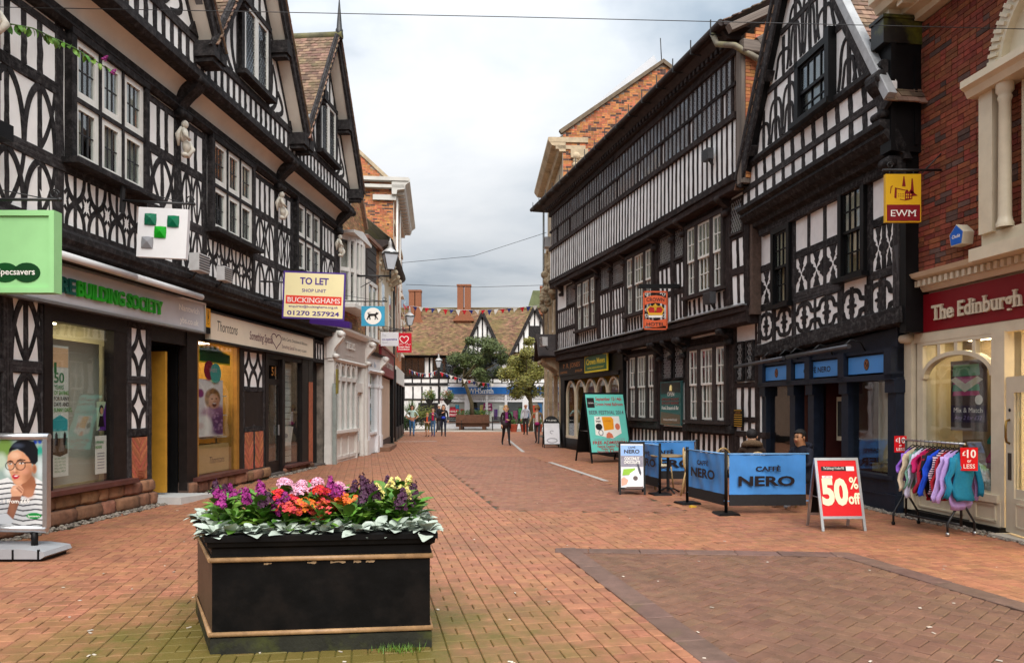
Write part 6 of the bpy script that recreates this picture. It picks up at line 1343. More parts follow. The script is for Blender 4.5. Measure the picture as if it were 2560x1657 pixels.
 T = sub(LH, "strip_lamp", "long white tube lamp on arms above the grey fascia board", "lamp", 0, 0, 0); b = MB(); b.tube([(4.3, -.40, 3.64), (6.1, -.40, 3.63)], .055, 10); b.tube([(6.12, -.40, 3.63), (8.1, -.40, 3.62)], .055, 10); b.build("tube", paint("white_enamel", "#d9d9da", .3), T)
 for u in (4.6, 5.4, 6.4, 7.6): b = MB(); b.tube([(u, -.05, 3.66), (u + .1, -.25, 3.70), (u + .05, -.40, 3.66)], .012, 6); b.build("arm", STEEL, T)
 # yellow vertical sign, confectioner's fascia
 T = sub(LH, "yellow_sign", "small yellow vertical sign between the grey and the cream fascia boards", "sign", 8.83, -.14, 0); bx(T, "panel", paint("taxi_yellow", "#e8a50c", .4), -.09, .09, 0, .06, 3.16, 3.52); put_text("lettering", "CYMRU", T, .03, 3.34, -.003, .09, NAVYL, rot=(0, R(-90), 0), fit=.26, bold=.01); bx(T, "base_box", BLACKP, -.09, .09, .0, .06, 3.04, 3.155)
 T = sub(LH, "shop_fascia_sign", "cream fascia board with dark script lettering and a heart", "sign", 0, 0, 0); bx(T, "panel", mat("cream_fascia_panel", (.82, .72, .56), .45, .06, 2), 8.98, 14.47, -.12, -.0, 2.94, 3.46); b = MB(); b.box(8.93, 14.5, -.14, 0, 3.46, 3.50); b.box(8.93, 14.5, -.14, 0, 2.89, 2.94); b.box(14.47, 14.52, -.14, 0, 2.94, 3.46); b.build("edging", MATS["dark_brown_gloss_paint"], T)
 def line(t, x0, x1, z, size, m, **k): u0, u1 = LH.uz(x0, 800, -.12)[0], LH.uz(x1, 800, -.12)[0]; put_text("script_letters", t, T, (u0 + u1) / 2, z, -.122, size, m, fit=u1 - u0, **k)
 BRN = paint("dark_brown_print", "#241510", .5); PLUM = paint("plum_print", "#5a1638", .5)
 line("Thorntons", 543, 594, 3.13, .30, BRN, shear=.25, xs=.75); line("Something Special", 624, 682, 3.10, .26, PLUM, shear=.15, bold=.012); line("Gifts, Cards, Chocolates & Balloons", 705, 768, 3.24, .11, BRN); line("Something Special", 705, 736, 3.05, .13, PLUM, shear=.15); line("for every occasion", 738, 766, 3.05, .11, BRN)
 hu = LH.uz(691, 800, -.12)[0]; pts = [(hu + .30 * (16 * math.sin(t) ** 3) / 17, 3.20 + .012 * (13 * math.cos(t) - 5 * math.cos(2 * t) - 2 * math.cos(3 * t) - math.cos(4 * t))) for t in [6.2832 * i / 40 for i in range(41)]]; b = MB(); b.strip(pts, .022, -.1235, -.12); b.build("heart", PLUM, T)
 # to let board
 T = thing("letting_board", "cream and purple TO LET board fixed out from the upper wall", "sign", (-4.42, 15.5, 0)); T.rotation_euler = (0, R(2.2), 0); w, z0, z1 = .67, 3.52, 4.54
 bx(T, "panel", PURPLE, -w, w, -.0, .03, z0, z1); bx(T, "face", CREAMI, -w + .035, w - .035, -.004, -.0, z0 + .035, z1 - .035)
 put_text("lettering", "TO LET", T, 0, 4.27, -.006, .2, PURPLE, fit=.62, bold=.03); put_text("lettering", "SHOP UNIT", T, 0, 4.10, -.006, .1, PURPLE, fit=.52, bold=.015); bx(T, "red_band", paint("agent_red", "#dd4030", .45), -.60, .60, -.007, -.004, 3.84, 4.02); put_text("lettering", "BUCKINGHAMS", T, 0, 3.875, -.009, .15, WHITEI, fit=1.14, serif=True)
 put_text("lettering", "enquiries@buckinghams.org.uk", T, 0, 3.765, -.006, .07, PURPLE, fit=1.06, bold=.015); put_text("lettering", "01270 257924", T, 0, 3.60, -.006, .13, PURPLE, fit=1.12, bold=.025); b = MB(); b.tube([(-w - .5, .05, 3.9), (-w + .1, .05, 3.9)], .02, 6); b.tube([(-w - .5, .05, 4.3), (-w + .1, .05, 4.3)], .02, 6); b.build("bracket", IRON, T)
 T = thing("purple_sign", "purple wedge shaped box sign jutting out below the letting board", "sign", (-4.35, 17.2, 3.55)); b = MB(); b.prism([(-.45, .06), (.50, -.05), (.50, .10), (-.45, .26)], -.12, .12); b.build("panel", paint("aubergine_print", "#3a1a6a", .4), T); b = MB(); b.tube([(-1.0, 0, .36), (.35, 0, .28)], .015, 6); b.build("bracket", IRON, T)
 # cat sign
 T = thing("cat_sign", "square blue hanging sign with a black cat in a white circle", "sign", (-3.94, 20.4, 0)); bx(T, "panel", paint("sky_teal", "#3d9fc4", .4), -.33, .33, 0, .05, 3.92, 4.48); flat(T, "circle", WHITEI, poly_disc(0, 4.2, .24, .24, 28), -.0005)
 cat = [(-.15, .02), (-.14, .06), (-.02, .055), (.05, .06), (.09, .075), (.11, .10), (.125, .085), (.145, .085), (.155, .10), (.165, .075), (.16, .045), (.13, .03), (.11, .01), (.13, -.06), (.15, -.11), (.125, -.11), (.09, -.05), (.07, -.02), (.06, -.07), (.07, -.11), (.045, -.11), (.03, -.05), (-.05, -.02), (-.09, -.03), (-.10, -.07), (-.08, -.11), (-.11, -.11), (-.13, -.06), (-.15, -.11), (-.18, -.11), (-.16, -.04)]
 for part in ([(-.14, .06), (.1, .06), (.11, .0), (-.14, -.02)], [(.07, .05), (.09, .09), (.11, .11), (.125, .09), (.145, .09), (.16, .105), (.165, .06), (.12, .02)], [(-.13, .03), (-.08, -.02), (-.13, -.07), (-.155, -.12), (-.19, -.12), (-.165, -.05)], [(-.1, .0), (-.07, -.06), (-.07, -.12), (-.1, -.12), (-.11, -.05)], [(.04, .02), (.06, -.06), (.05, -.12), (.08, -.12), (.09, -.04), (.09, .02)], [(.08, .02), (.13, -.05), (.16, -.11), (.13, -.115), (.08, -.03)], [(-.15, .04), (-.16, .09), (-.10, .105), (-.04, .10), (-.1, .09), (-.14, .08), (-.12, .05)]):
  flat(T, "cat_figure", NAVYL, [(x * .95, 4.21 + z * .95) for x, z in part], -.0045)
 hang_bracket(T, -1.0, .38, 4.62, .02, ((-.25, 4.48), (.25, 4.48)))
 T = thing("grey_shop_sign", "pale grey oblong hanging sign of the food shop beside the red heart sign", "sign", (-4.42, 26.0, 0)); bx(T, "panel", paint("pale_grey_sign", "#d6d6da", .4), -.32, .32, 0, .06, 3.82, 4.32); put_text("lettering", "The", T, -.2, 4.17, -.003, .11, paint("mid_grey_print", "#9a9aa2", .5), fit=.14); put_text("lettering", "co-operative", T, 0, 4.03, -.003, .1, PURPLE, fit=.54, bold=.02); put_text("lettering", "food", T, -.17, 3.92, -.003, .08, MATS["mid_grey_print"], fit=.18); hang_bracket(T, -.5, .5, 4.42, .03, ((-.2, 4.3), (.2, 4.3)))
 T = thing("heart_sign", "red hanging sign with a white heart outline of the charity shop", "sign", (-4.12, 27.5, 0)); bx(T, "panel", paint("charity_red", "#c4122a", .4), -.28, .28, 0, .08, 3.70, 4.44)
 pts = [(.175 * (16 * math.sin(t) ** 3) / 17, 4.19 + .0105 * (13 * math.cos(t) - 5 * math.cos(2 * t) - 2 * math.cos(3 * t) - math.cos(4 * t))) for t in [math.pi + .5 + (6.2832 - 1.0) * i / 40 for i in range(41)]]; b = MB(); b.strip(pts, .03, -.003, 0); b.strip([(-.25, 4.0), (-.2, 4.06), (-.17, 3.98), (-.12, 4.05), (-.06, 3.99)], .016, -.003, 0); b.strip([(.06, 3.99), (.12, 4.05), (.17, 3.98), (.25, 4.02)], .016, -.003, 0); b.build("heart_line", WHITEI, T); put_text("lettering", "British Heart", T, .0, 3.88, -.003, .09, WHITEI, fit=.44, bold=.02); put_text("lettering", "Foundation", T, .0, 3.79, -.003, .09, WHITEI, fit=.42, bold=.02); hang_bracket(T, -1.0, .3, 4.52, .04)
 # window displays of the left shops
 T = sub(LH, "window_banner", "tall hanging banner with a beach picture in the bank window", "poster", 0, .10, 0); ua, ub = LH.uz(128, 900, .1)[0], LH.uz(171, 900, .1)[0]; uc, hw = (ua + ub) / 2, (ub - ua) / 2; bx(T, "panel", paint("banner_white", "#e9ece4", .5), ua, ub, 0, .03, .66, 2.50); flat(T, "print", paint("peach_print", "#f0c9a0", .5), [(ua + .01, 2.2), (ub - .01, 2.2), (ub - .01, 2.47), (ua + .01, 2.47)], -.001)
 for t, z, s, c, f in (("1", 2.12, .2, "#1d7a3c", .05), ("50", 1.98, .2, "#1d7a3c", .2), ("YEARS", 1.89, .08, "#2a8a4a", .19), ("OF SAVING", 1.81, .08, "#5aa83a", .29), ("FOR RAINY", 1.73, .08, "#4a4038", .3), ("DAYS AND", 1.65, .08, "#4a4038", .29), ("SUNNY DAYS.", 1.57, .08, "#5aa83a", .36)): put_text("lettering", t, T, uc - hw + .05 + f / 2, z, -.005, s, paint("ink" + c[1:], c), fit=f, bold=.02)
 flat(T, "print", paint("sky_print", "#3fb0b8", .5), [(ua + .02, 1.30), (ub - .02, 1.30), (ub - .02, 1.46), (uc, 1.53), (ua + .02, 1.46)], -.001); flat(T, "print", paint("sea_print", "#bfe2da", .5), [(ua + .02, 1.20), (ub - .02, 1.20), (ub - .02, 1.30), (ua + .02, 1.30)], -.001); flat(T, "print", paint("shingle_print", "#6a5440", .6, 0.5, scale=40), [(ua + .02, .98), (uc, .94), (ub - .02, .98), (ub - .02, 1.20), (ua + .02, 1.20)], -.001)
 for dx in (-.08, .09): flat(T, "print", NAVYL, [(uc + dx - .03, 1.1), (uc + dx + .03, 1.1), (uc + dx + .025, 1.25), (uc + dx, 1.29), (uc + dx - .025, 1.25)], -.005)
 for k in range(5): put_text("lettering", "WE'LL HELP YOU SAVE"[: 19 - k * 2], T, uc, .90 - k * .045, -.003, .04, paint("ink2a8a4a", "#2a8a4a"), fit=hw * 1.3)
 T = sub(LH, "window_poster", "small purple portrait poster in the bank window", "poster", 0, .09, 0); a, c = LH.uz(243, 980, .09)[0], LH.uz(264, 980, .09)[0]; bx(T, "panel", paint("pale_green_print", "#b9cfae", .5), a, c, 0, .01, 1.28, 1.72); flat(T, "print", paint("purple_print", "#5b2b86", .5), [(a, 1.28), (c, 1.28), (c, 1.7), (a + .05, 1.3)], -.001); flat(T, "print", NAVYL, poly_disc(a + .09, 1.60, .05, .07), -.004); flat(T, "print", paint("skin_print", "#c99a78", .5), poly_disc(a + .09, 1.58, .032, .05), -.0075); flat(T, "print", NAVYL, [(a + .02, 1.34), (a + .16, 1.34), (a + .13, 1.5), (a + .05, 1.5)], -.0045)
 T = sub(LH, "opening_notice", "white opening times notice in the bank window below the purple poster", "poster", 0, .09, 0); a, c = LH.uz(239, 1060, .09)[0], LH.uz(266, 1060, .09)[0]; bx(T, "panel", WHITEI, a, c, 0, .01, .62, 1.20); put_text("lettering", "OPENING", T, (a + c) / 2 - .04, 1.08, -.003, .06, paint("ink2a8a4a", "#2a8a4a"), fit=.2, bold=.02); put_text("lettering", "HOURS", T, (a + c) / 2 - .06, 1.01, -.003, .06, MATS["ink5aa83a"], fit=.15, bold=.02); [bx(T, "print", MATS["mid_grey_print"], a + .04, c - .05, -.002, 0, .70 + i * .045, .715 + i * .045) for i in range(6)]
 T = sub(LH, "child_poster", "poster of a laughing curly haired child in the confectioner window", "poster", 0, .10, 0); a, c = LH.uz(494, 1000, .1)[0], LH.uz(557, 1000, .1)[0]; bx(T, "panel", paint("pale_lilac_print", "#d9d2d4", .5, .12), a, c, 0, .01, 1.05, 2.18); w = c - a; px = lambda f: a + w * f; pz = lambda f: 1.05 + 1.13 * f
 global CHILD; CHILD = (T, a, c)
 T = sub(LH, "round_window_sign", "round teal and crimson sign hanging in the confectioner window", "poster", 0, .08, 0); flat(T, "disc", paint("crimson_print", "#8a1838"), poly_disc(px(.40), 2.36, .20, .19), .0); flat(T, "disc", paint("teal_print", "#4fa8a0"), poly_disc(px(.66), 2.31, .22, .20), -.004); put_text("lettering", "SWEETS", T, px(.55), 2.33, -.009, .1, paint("pink_print", "#e8b8c0"), fit=.3)
 T = sub(LH, "mews_board_reflection", "painted reflection of the green and yellow mews board in the confectioner window", "sign", 0, .09, 0); x0, x1 = px(0) + .02, px(1) + .3; flat(T, "rim", paint("signal_yellow", "#e6cf2a"), [(x0, 2.50), (x1, 2.50), (x1, 2.72), (x1 - .3, 2.76), ((x0 + x1) / 2, 2.86), (x0, 2.82)], 0); flat(T, "panel", GREEND, [(x0 + .03, 2.53), (x1 - .03, 2.53), (x1 - .03, 2.70), (x1 - .3, 2.73), ((x0 + x1) / 2, 2.83), (x0 + .03, 2.79)], -.0035)  # reflection of the mews board across the street, painted as flat shapes
 T = sub(LH, "gift_box", "large kraft coloured gift box at the bottom of the confectioner window", "box", 0, 0, 0); bx(T, "carton", mat("kraft_card", (.52, .34, .14), .6, .06, 3), 8.80, 10.22, .14, .5, .32, .88); put_text("lettering", "Thorntons", T, 9.72, .50, .138, .2, paint("dark_brown_print", "#241510"), fit=.62, shear=.25)
 T = sub(LH, "display_shelf", "glass display shelf with chrome posts behind the child poster", "shelf", 0, 0, 0); b = MB(); [b.box(8.8, 10.25, .2, .6, z, z + .02) for z in (1.0, 1.45, 1.85)]; b.build("shelf_board", SHOPW_() , T); [bx(T, "chrome_post", STEEL, u, u + .03, .3, .33, .3, 1.9) for u in (10.0, 9.2)]
 rd = random.Random(6)
 for k in range(14):
  T = sub(LH, "chocolate_box", "small wrapped chocolate box, %s from the left on the %s glass shelf" % (('first', 'second', 'third', 'fourth', 'fifth')[k % 5], ('lowest', 'middle', 'top')[k // 5]), "box", 9.55 + (k % 5) * .14, .35, 1.02 + (k // 5) * .435, "chocolate boxes on the shelves"); q = rd.uniform(.05, .1); bx(T, "carton", paint("wrap_%d" % (k % 4), ("#7a1f4a", "#c88a2a", "#5a2a70", "#d8c8a0")[k % 4]), -.05, .05, -.05, .05, 0, .08 + q)
 T = sub(LH, "leaning_poster", "white sheet poster leaning in the whitewashed shop window", "poster", 0, .16, 0); flat(T, "sheet", WHITEI, [(12.95, .62), (13.62, .66), (13.78, 1.12), (12.98, 1.14)], 0, .004); flat(T, "print", MATS["mid_grey_print"], poly_disc(13.3, .9, .12, .06), -.005)
def SHOPW_(): return mat("shelf_glass", (.5, .52, .48), .2, .05, 3)
def signs_right():
 # inn sign on its beam
 T = thing("inn_sign", "orange wrought iron inn sign with a gold crown under a black beam", "sign", (3.66, 18.4, 0)); OR = paint("orange_enamel", "#e0643a", .4); b = MB()
 for q in ((-.31, .31, 4.55, 4.585), (-.31, .31, 3.60, 3.635), (-.31, -.28, 3.6, 4.58), (.28, .31, 3.6, 4.58)): b.box(q[0], q[1], -.02, .02, q[2], q[3])
 b.build("frame", OR, T); flat(T, "banner", OR, [(-.29, 4.22), (-.15, 4.27), (0, 4.29), (.15, 4.27), (.29, 4.22), (.29, 4.40), (.15, 4.46), (0, 4.48), (-.15, 4.46), (-.29, 4.40)], 0, .02); flat(T, "banner", OR, [(-.29, 3.70), (0, 3.66), (.29, 3.70), (.29, 3.88), (0, 3.83), (-.29, 3.88)], 0, .02)
 put_text("lettering", "CROWN", T, 0, 4.32, -.023, .13, NAVYL, fit=.46, bold=.02); put_text("lettering", "HOTEL", T, 0, 3.70, -.023, .12, NAVYL, fit=.46, bold=.02)
 GY = paint("crown_gold", "#e8b030", .35); RD = paint("crown_red", "#b81c14", .5); flat(T, "crown", RD, [(-.15, 4.0), (-.2, 4.12), (-.14, 4.19), (0, 4.16), (.14, 4.19), (.2, 4.12), (.15, 4.0)], .0, .012); b = MB(); b.strip([(-.16, 4.0), (-.21, 4.12), (-.14, 4.2), (-.02, 4.18), (0, 4.05)], .03, -.024, -.012); b.strip([(.16, 4.0), (.21, 4.12), (.14, 4.2), (.02, 4.18), (0, 4.05)], .03, -.024, -.012); b.strip([(0, 4.17), (0, 4.27)], .035, -.024, -.012); b.box(-.18, .18, -.026, 0, 3.97, 4.03); b.box(-.05, .05, -.026, -.012, 4.2, 4.23); b.build("crown_rim", GY, T); bx(T, "ermine_band", WHITEI, -.17, .17, -.026, 0, 3.91, 3.965)
 b = MB(); [scroll(b, (sx * .22, z), .05, 0, 14, 1.2, .008, sx) for sx in (-1, 1) for z in (4.1, 3.95, 4.5)]; b.build("scrollwork", WHITEI, T); bx(T, "beam", BLACKP, -.42, .60, -.05, .05, 4.66, 4.76); b = MB(); [b.tube([(x, 0, 4.58), (x, 0, 4.67)], .008, 5) for x in (-.2, .2)]; b.build("hanger", IRON, T)
 # boards on the hotel front
 T = sub(CR, "jeweller_board", "black fascia board with gilt P. R. Jones lettering", "sign", 0, 0, 0); bx(T, "panel", BLACKP, .0, 2.95, -.17, -.122, 2.84, 3.38); put_text("lettering", "P. R. JONES", T, 1.5, 3.12, -.172, .24, GOLD, fit=2.0, serif=True); put_text("lettering", "DIAMONDS", T, .6, 2.92, -.172, .12, GOLD, fit=.85); put_text("lettering", "JEWELLER", T, 2.35, 2.92, -.172, .12, GOLD, fit=.8); b = MB(); [b.box(*q) for q in ((0, 2.95, -.18, -.17, 3.35, 3.38), (0, 2.95, -.18, -.17, 2.84, 2.86))]; b.build("edging", MATS["dark_brown_gloss_paint"], T)
 T = sub(CR, "mews_board", "green board with yellow border and old style yellow lettering", "sign", 0, 0, 0); YL = paint("signal_yellow", "#e6cf2a"); o = lambda d: [(3.2 + d, 2.82 + d), (5.4 - d, 2.82 + d), (5.4 - d, 3.42 - d), (5.0, 3.44 - d), (4.75, 3.52 - d), (4.3, 3.60 - d), (3.85, 3.52 - d), (3.6, 3.44 - d), (3.2 + d, 3.42 - d)]; flat(T, "rim", YL, o(0), -.2, .04); flat(T, "panel", paint("racing_green", "#0f5a30", .4), o(.06), -.2405, .004); put_text("lettering", "Crown Mews", T, 4.3, 3.10, -.246, .26, YL, fit=1.8, bold=.03, xs=.7, serif=True); put_text("lettering", "SHOPPING ARCADE & RESTAURANT", T, 4.3, 2.94, -.246, .09, YL, fit=1.6, bold=.01)
 T = sub(CR, "menu_sign", "dark teal sign with a lamp picture between the hotel's lower windows", "sign", 0, 0, 0); bx(T, "panel", paint("dark_teal_board", "#2c4f4e", .2), 9.05, 10.28, -.10, -.04, 1.14, 2.32); flat(T, "print", paint("brown_bar_print", "#5a4430", .3), [(9.1, 1.18), (10.23, 1.18), (10.23, 1.42), (9.1, 1.5)], -.101); flat(T, "print", paint("dark_print", "#232626", .3), [(9.1, 1.98), (10.23, 2.02), (10.23, 2.28), (9.1, 2.28)], -.101); put_text("lettering", "OPEN", T, 9.7, 1.92, -.107, .16, WHITEI, fit=.4); put_text("lettering", "Hotel, Brasserie & Bar", T, 9.66, 1.56, -.107, .14, WHITEI, fit=1.0, bold=.01); [put_text("lettering", "RESTAURANT BREAKFAST", T, 9.66, z, -.107, .1, paint("brick_print", "#8a3a34"), fit=1.0, bold=.02) for z in (1.80, 1.70)]; put_text("lettering", "www.crownhotel", T, 9.66, 1.26, -.107, .1, WHITEI, fit=.8); b = MB(); b.lathe([(.05, 0), (.04, .12), (.01, .16)], (9.72, -.11, 2.06), 8); b.build("lamp_print", paint("lamp_glow_print", "#f0d890"), T)
 T = sub(CR, "notice_plaque", "small black plaque with gold lines on the hotel's near corner", "sign", 0, 0, 0); bx(T, "panel", BLACKP, 12.74, 13.12, -.05, -.02, 1.18, 1.58); [bx(T, "gold_line", MATS["crown_gold"] if "crown_gold" in MATS else GOLD, 12.77, 13.09, -.053, -.05, z, z + .012) for z in (1.2, 1.25, 1.30, 1.35, 1.40, 1.45, 1.55)]; put_text("lettering", "CAR PARK", T, 12.93, 1.49, -.053, .05, GOLD, fit=.22)
 # cafe fascia
 T = sub(NE, "cafe_fascia_sign", "sky blue three panel cafe fascia with dark square lettering", "sign", 0, 0, 0)
 for a, c in ((.31, 1.30), (1.53, 3.08), (3.31, 4.34)): bx(T, "panel", BLUEN, a, c, -.062, -.035, 2.185, 2.47)
 put_text("lettering", "CAFFÈ NERO", T, 2.31, 2.27, -.065, .14, NAVYL, fit=.92, bold=.02)
 for u in (.78, 3.82): flat(T, "emblem", NAVYL, poly_disc(u, 2.33, .07, .095), -.0625); b = MB(); b.strip([(u - .02, 2.39), (u + .02, 2.36), (u - .02, 2.31), (u + .02, 2.27)], .016, -.069, -.066); b.strip(poly_disc(u, 2.33, .05, .075, 20, 0, 6.28), .008, -.069, -.066); b.build("emblem_line", paint("tan_print", "#a8683c"), T)
 T = sub(NE, "strip_lamp", "two black tube lamps on hooped arms above the cafe fascia", "lamp", 0, 0, 0); b = MB(); b.tube([(-.4, -.42, 2.52), (1.75, -.42, 2.57)], .04, 10); b.tube([(1.9, -.42, 2.58), (3.9, -.42, 2.62)], .04, 10); b.build("tube", mat("grey_black_metal", (.10, .10, .11), .35, .2, 10, metal=.6), T)
 for u in (.05, .9, 1.6, 2.0, 2.8, 3.75): b = MB(); b.tube([(u, -.04, 2.56), (u, -.12, 2.70), (u, -.30, 2.74), (u, -.42, 2.63)], .014, 6); b.build("arm", IRON, T)
 # mill sign
 T = thing("mill_sign", "yellow and dark red hanging sign with a mill drawing", "sign", (5.545, 10.2, 0)); YM = paint("mustard_panel", "#d8a818", .4); DR = paint("dark_red_panel", "#7c0d18", .4); bx(T, "panel", YM, -.25, .25, 0, .06, 4.255, 4.935); bx(T, "lower_panel", DR, -.235, .235, -.004, 0, 4.27, 4.50); put_text("lettering", "EWM", T, 0, 4.335, -.007, .13, WHITEI, fit=.36, serif=True)
 for P_ in ([(-.02, 4.76), (.0, 4.9), (.012, 4.9), (.03, 4.76)], [(.10, 4.66), (.115, 4.87), (.13, 4.87), (.15, 4.66)], [(.02, 4.56), (.02, 4.68), (.05, 4.72), (.075, 4.68), (.10, 4.72), (.125, 4.68), (.125, 4.58)], [(-.13, 4.60), (-.12, 4.74), (-.095, 4.73), (-.10, 4.59)], [(.12, 4.62), (.2, 4.63), (.16, 4.66), (.12, 4.70)], [(-.12, 4.742), (.07, 4.70), (.07, 4.692), (-.12, 4.732)], [(-.19, 4.66), (-.18, 4.76), (-.15, 4.77), (-.15, 4.76), (-.17, 4.75), (-.18, 4.66)], [(-.05, 4.575), (.02, 4.56), (.02, 4.566), (-.05, 4.582)]): flat(T, "mill_drawing", DR, P_, -.001)
 [flat(T, "mill_window", YM, poly_disc(x, z, .008, .014, 8), -.0045) for x in (.04, .065, .1) for z in (4.6, 4.64)]; [flat(T, "mill_dot", DR, poly_disc(x, z, .005, .006, 6), -.001) for x in (-.07, -.045, -.02, .0) for z in (4.62, 4.65)]
 b = MB(); b.tube([(-.28, .03, 5.0), (.62, .03, 5.0)], .018, 8); scroll(b, (-.17, 5.07), .05, .03); b.tube([(.28, .03, 4.96), (.62, .03, 5.3)], .01, 6); b.box(.60, .64, 0, .06, 4.4, 5.35); [b.tube([(x, .03, 4.93), (x, .03, 5.0)], .008, 5) for x in (-.18, .16)]; b.build("bracket", IRON, T)
 # clothes shop fascia
 T = sub(EW, "clothes_shop_fascia", "dark red fascia board with raised cream serif lettering", "sign", 0, 0, 0); bx(T, "panel", DR, .36, 6.3, -.03, .05, 2.745, 3.30); u0, u1 = EW.uz(2330, 790, -.05)[0], EW.uz(2556, 720, -.05)[0]; put_text("raised_letters", "The Edinburgh", T, (u0 + u1) / 2, 2.90, -.035, .3, CREAMP, fit=u1 - u0, serif=True, bold=.02, depth=.03, xs=.62); put_text("raised_letters", "Woollen Mill", T, u1 + .2 + (u1 - u0) * .45, 2.90, -.035, .3, CREAMP, fit=(u1 - u0) * .9, serif=True, bold=.02, depth=.03)
 # alarm box
 T = sub(EW, "alarm_box", "five sided blue and cream alarm box on the red brick wall", "alarm box", 1.53, -.11, 3.94); P_ = [(-.13, .04), (-.10, -.12), (.10, -.12), (.13, .04), (0, .16)]; b = MB(); b.prism(P_, -.16, 0); b.build("case", CREAMP, T); flat(T, "face", paint("alarm_blue", "#1a5fc0", .3), [(x * .92, z * .92 + .002) for x, z in P_], -.161); put_text("lettering", "Chubb", T, 0, -.02, -.166, .06, WHITEI, fit=.15, bold=.02, shear=.2)
 T = sub(EW, "wall_speaker", "pair of grey black box lamps on the brick beside the gabled house", "lamp", .42, -.2, 3.64); bx(T, "case", mat("grey_black_box", (.05, .05, .055), .5, .2, 10), -.16, -.02, -.12, .1, 0, .44); bx(T, "case", MATS["grey_black_box"], .0, .12, -.10, .1, .1, .48)
 # shop window display and sale signs
 T = sub(EW, "window_poster", "mix and match poster with folded jumpers in the clothes shop window", "poster", 0, .24, 0); a, c = .78, 1.46; bx(T, "panel", paint("dark_taupe_print", "#4a3a3c", .5), a, c, 0, .01, 1.30, 2.30); m_ = (a + c) / 2
 for z0, z1, col, w in ((2.08, 2.24, "#5fa08a", .26), (1.96, 2.07, "#b0568a", .25), (1.86, 1.96, "#5fa08a", .26), (1.80, 1.87, "#b84a80", .26)): flat(T, "print", paint("knit" + col[1:], col, .7), [(m_ - w - .04, z0), (m_ + w - .04, z0), (m_ + w - .06, z1), (m_ - w - .02, z1)], -.001)
 flat(T, "print", paint("ivory_knit", "#cfd0c4", .7), [(m_ - .33, 2.03), (m_ - .24, 2.07), (m_ - .05, 1.97), (m_ + .18, 2.07), (m_ + .28, 2.02), (m_ + .1, 1.93), (m_ - .06, 1.85), (m_ - .2, 1.94)], -.0045); flat(T, "print", paint("dark_violet_print", "#2a1a40"), [(a + .01, 1.42), (c - .01, 1.42), (c - .01, 1.66), (a + .01, 1.66)], -.001); put_text("lettering", "Mix & Match", T, m_, 1.56, -.006, .1, WHITEI, fit=.54); put_text("lettering", "Any 2 for £32", T, m_, 1.46, -.006, .08, paint("lilac_print", "#9a86b8"), fit=.52, shear=.3); flat(T, "print", WHITEI, poly_disc(m_ + .2, 1.74, .07, .07), -.001)
 T = sub(EW, "printed_blouse", "pale blue patterned blouse on display behind the clothes rail", "clothing", 1.12, .34, .86); garment(T, .46, .52, .35, paint("patterned_blouse", "#9ab0b0", .8, .5, scale=45), .06)
 for k, (u, w, z, lab, col, m2, sk) in enumerate(((1.58, .56, 1.25, "mannequin in a teal cardigan and dark trousers in the shop window", "#2f9c8c", "#3a6a80", "#0c0c12"), (1.74, .40, 1.0, "mannequin in a magenta cardigan over a pale tunic in the shop window", "#b0205c", "#c8c4b4", "#101014"))):
  T = sub(EW, "mannequin", lab, "mannequin", u, w, 0); b = MB(); b.tube([(0, 0, .45), (0, 0, z - .2)], [.10, .13], 10); b.build("trousers", paint("dark_cloth_%d" % k, sk, .8), T); garment(T, .34, .58, .42, paint("cardigan_%d" % k, col, .8, .15, scale=30), .16, z=z + .45, name="cardigan"); b = MB(); b.prism([(-.07, z - .02), (.07, z - .02), (.05, z + .42), (-.05, z + .42)], -.10, -.085); b.build("tunic", paint("tunic_%d" % k, m2, .8, .3, scale=40), T); b = MB(); b.lathe([(.05, 0), (.045, .1), (.05, .14), (.001, .16)], (0, 0, z + .44), 10); b.build("neck", paint("mannequin_skin", "#d8b890"), T)
def puff(b, pts, t, m=0, zc=None):
 """a soft flat shape: outline with the front and back domed"""
 n = len(pts); cx_ = sum(p[0] for p in pts) / n; cz = sum(p[1] for p in pts) / n; s = len(b.v); sh = .90
 for y, k in ((-t, sh), (-t * .5, 1.0), (t * .5, 1.0), (t, sh)): b.v += [(cx_ + (x - cx_) * k, y, cz + (z - cz) * k) for x, z in pts]
 for r in range(3):
  for i in range(n): b.f.append([s + r * n + i, s + r * n + (i + 1) % n, s + (r + 1) * n + (i + 1) % n, s + (r + 1) * n + i]); b.m.append(m); b.sm.append(True)
 b.f.append([s + i for i in range(n)][::-1]); b.m.append(m); b.sm.append(True); b.f.append([s + 3 * n + i for i in range(n)]); b.m.append(m); b.sm.append(True)
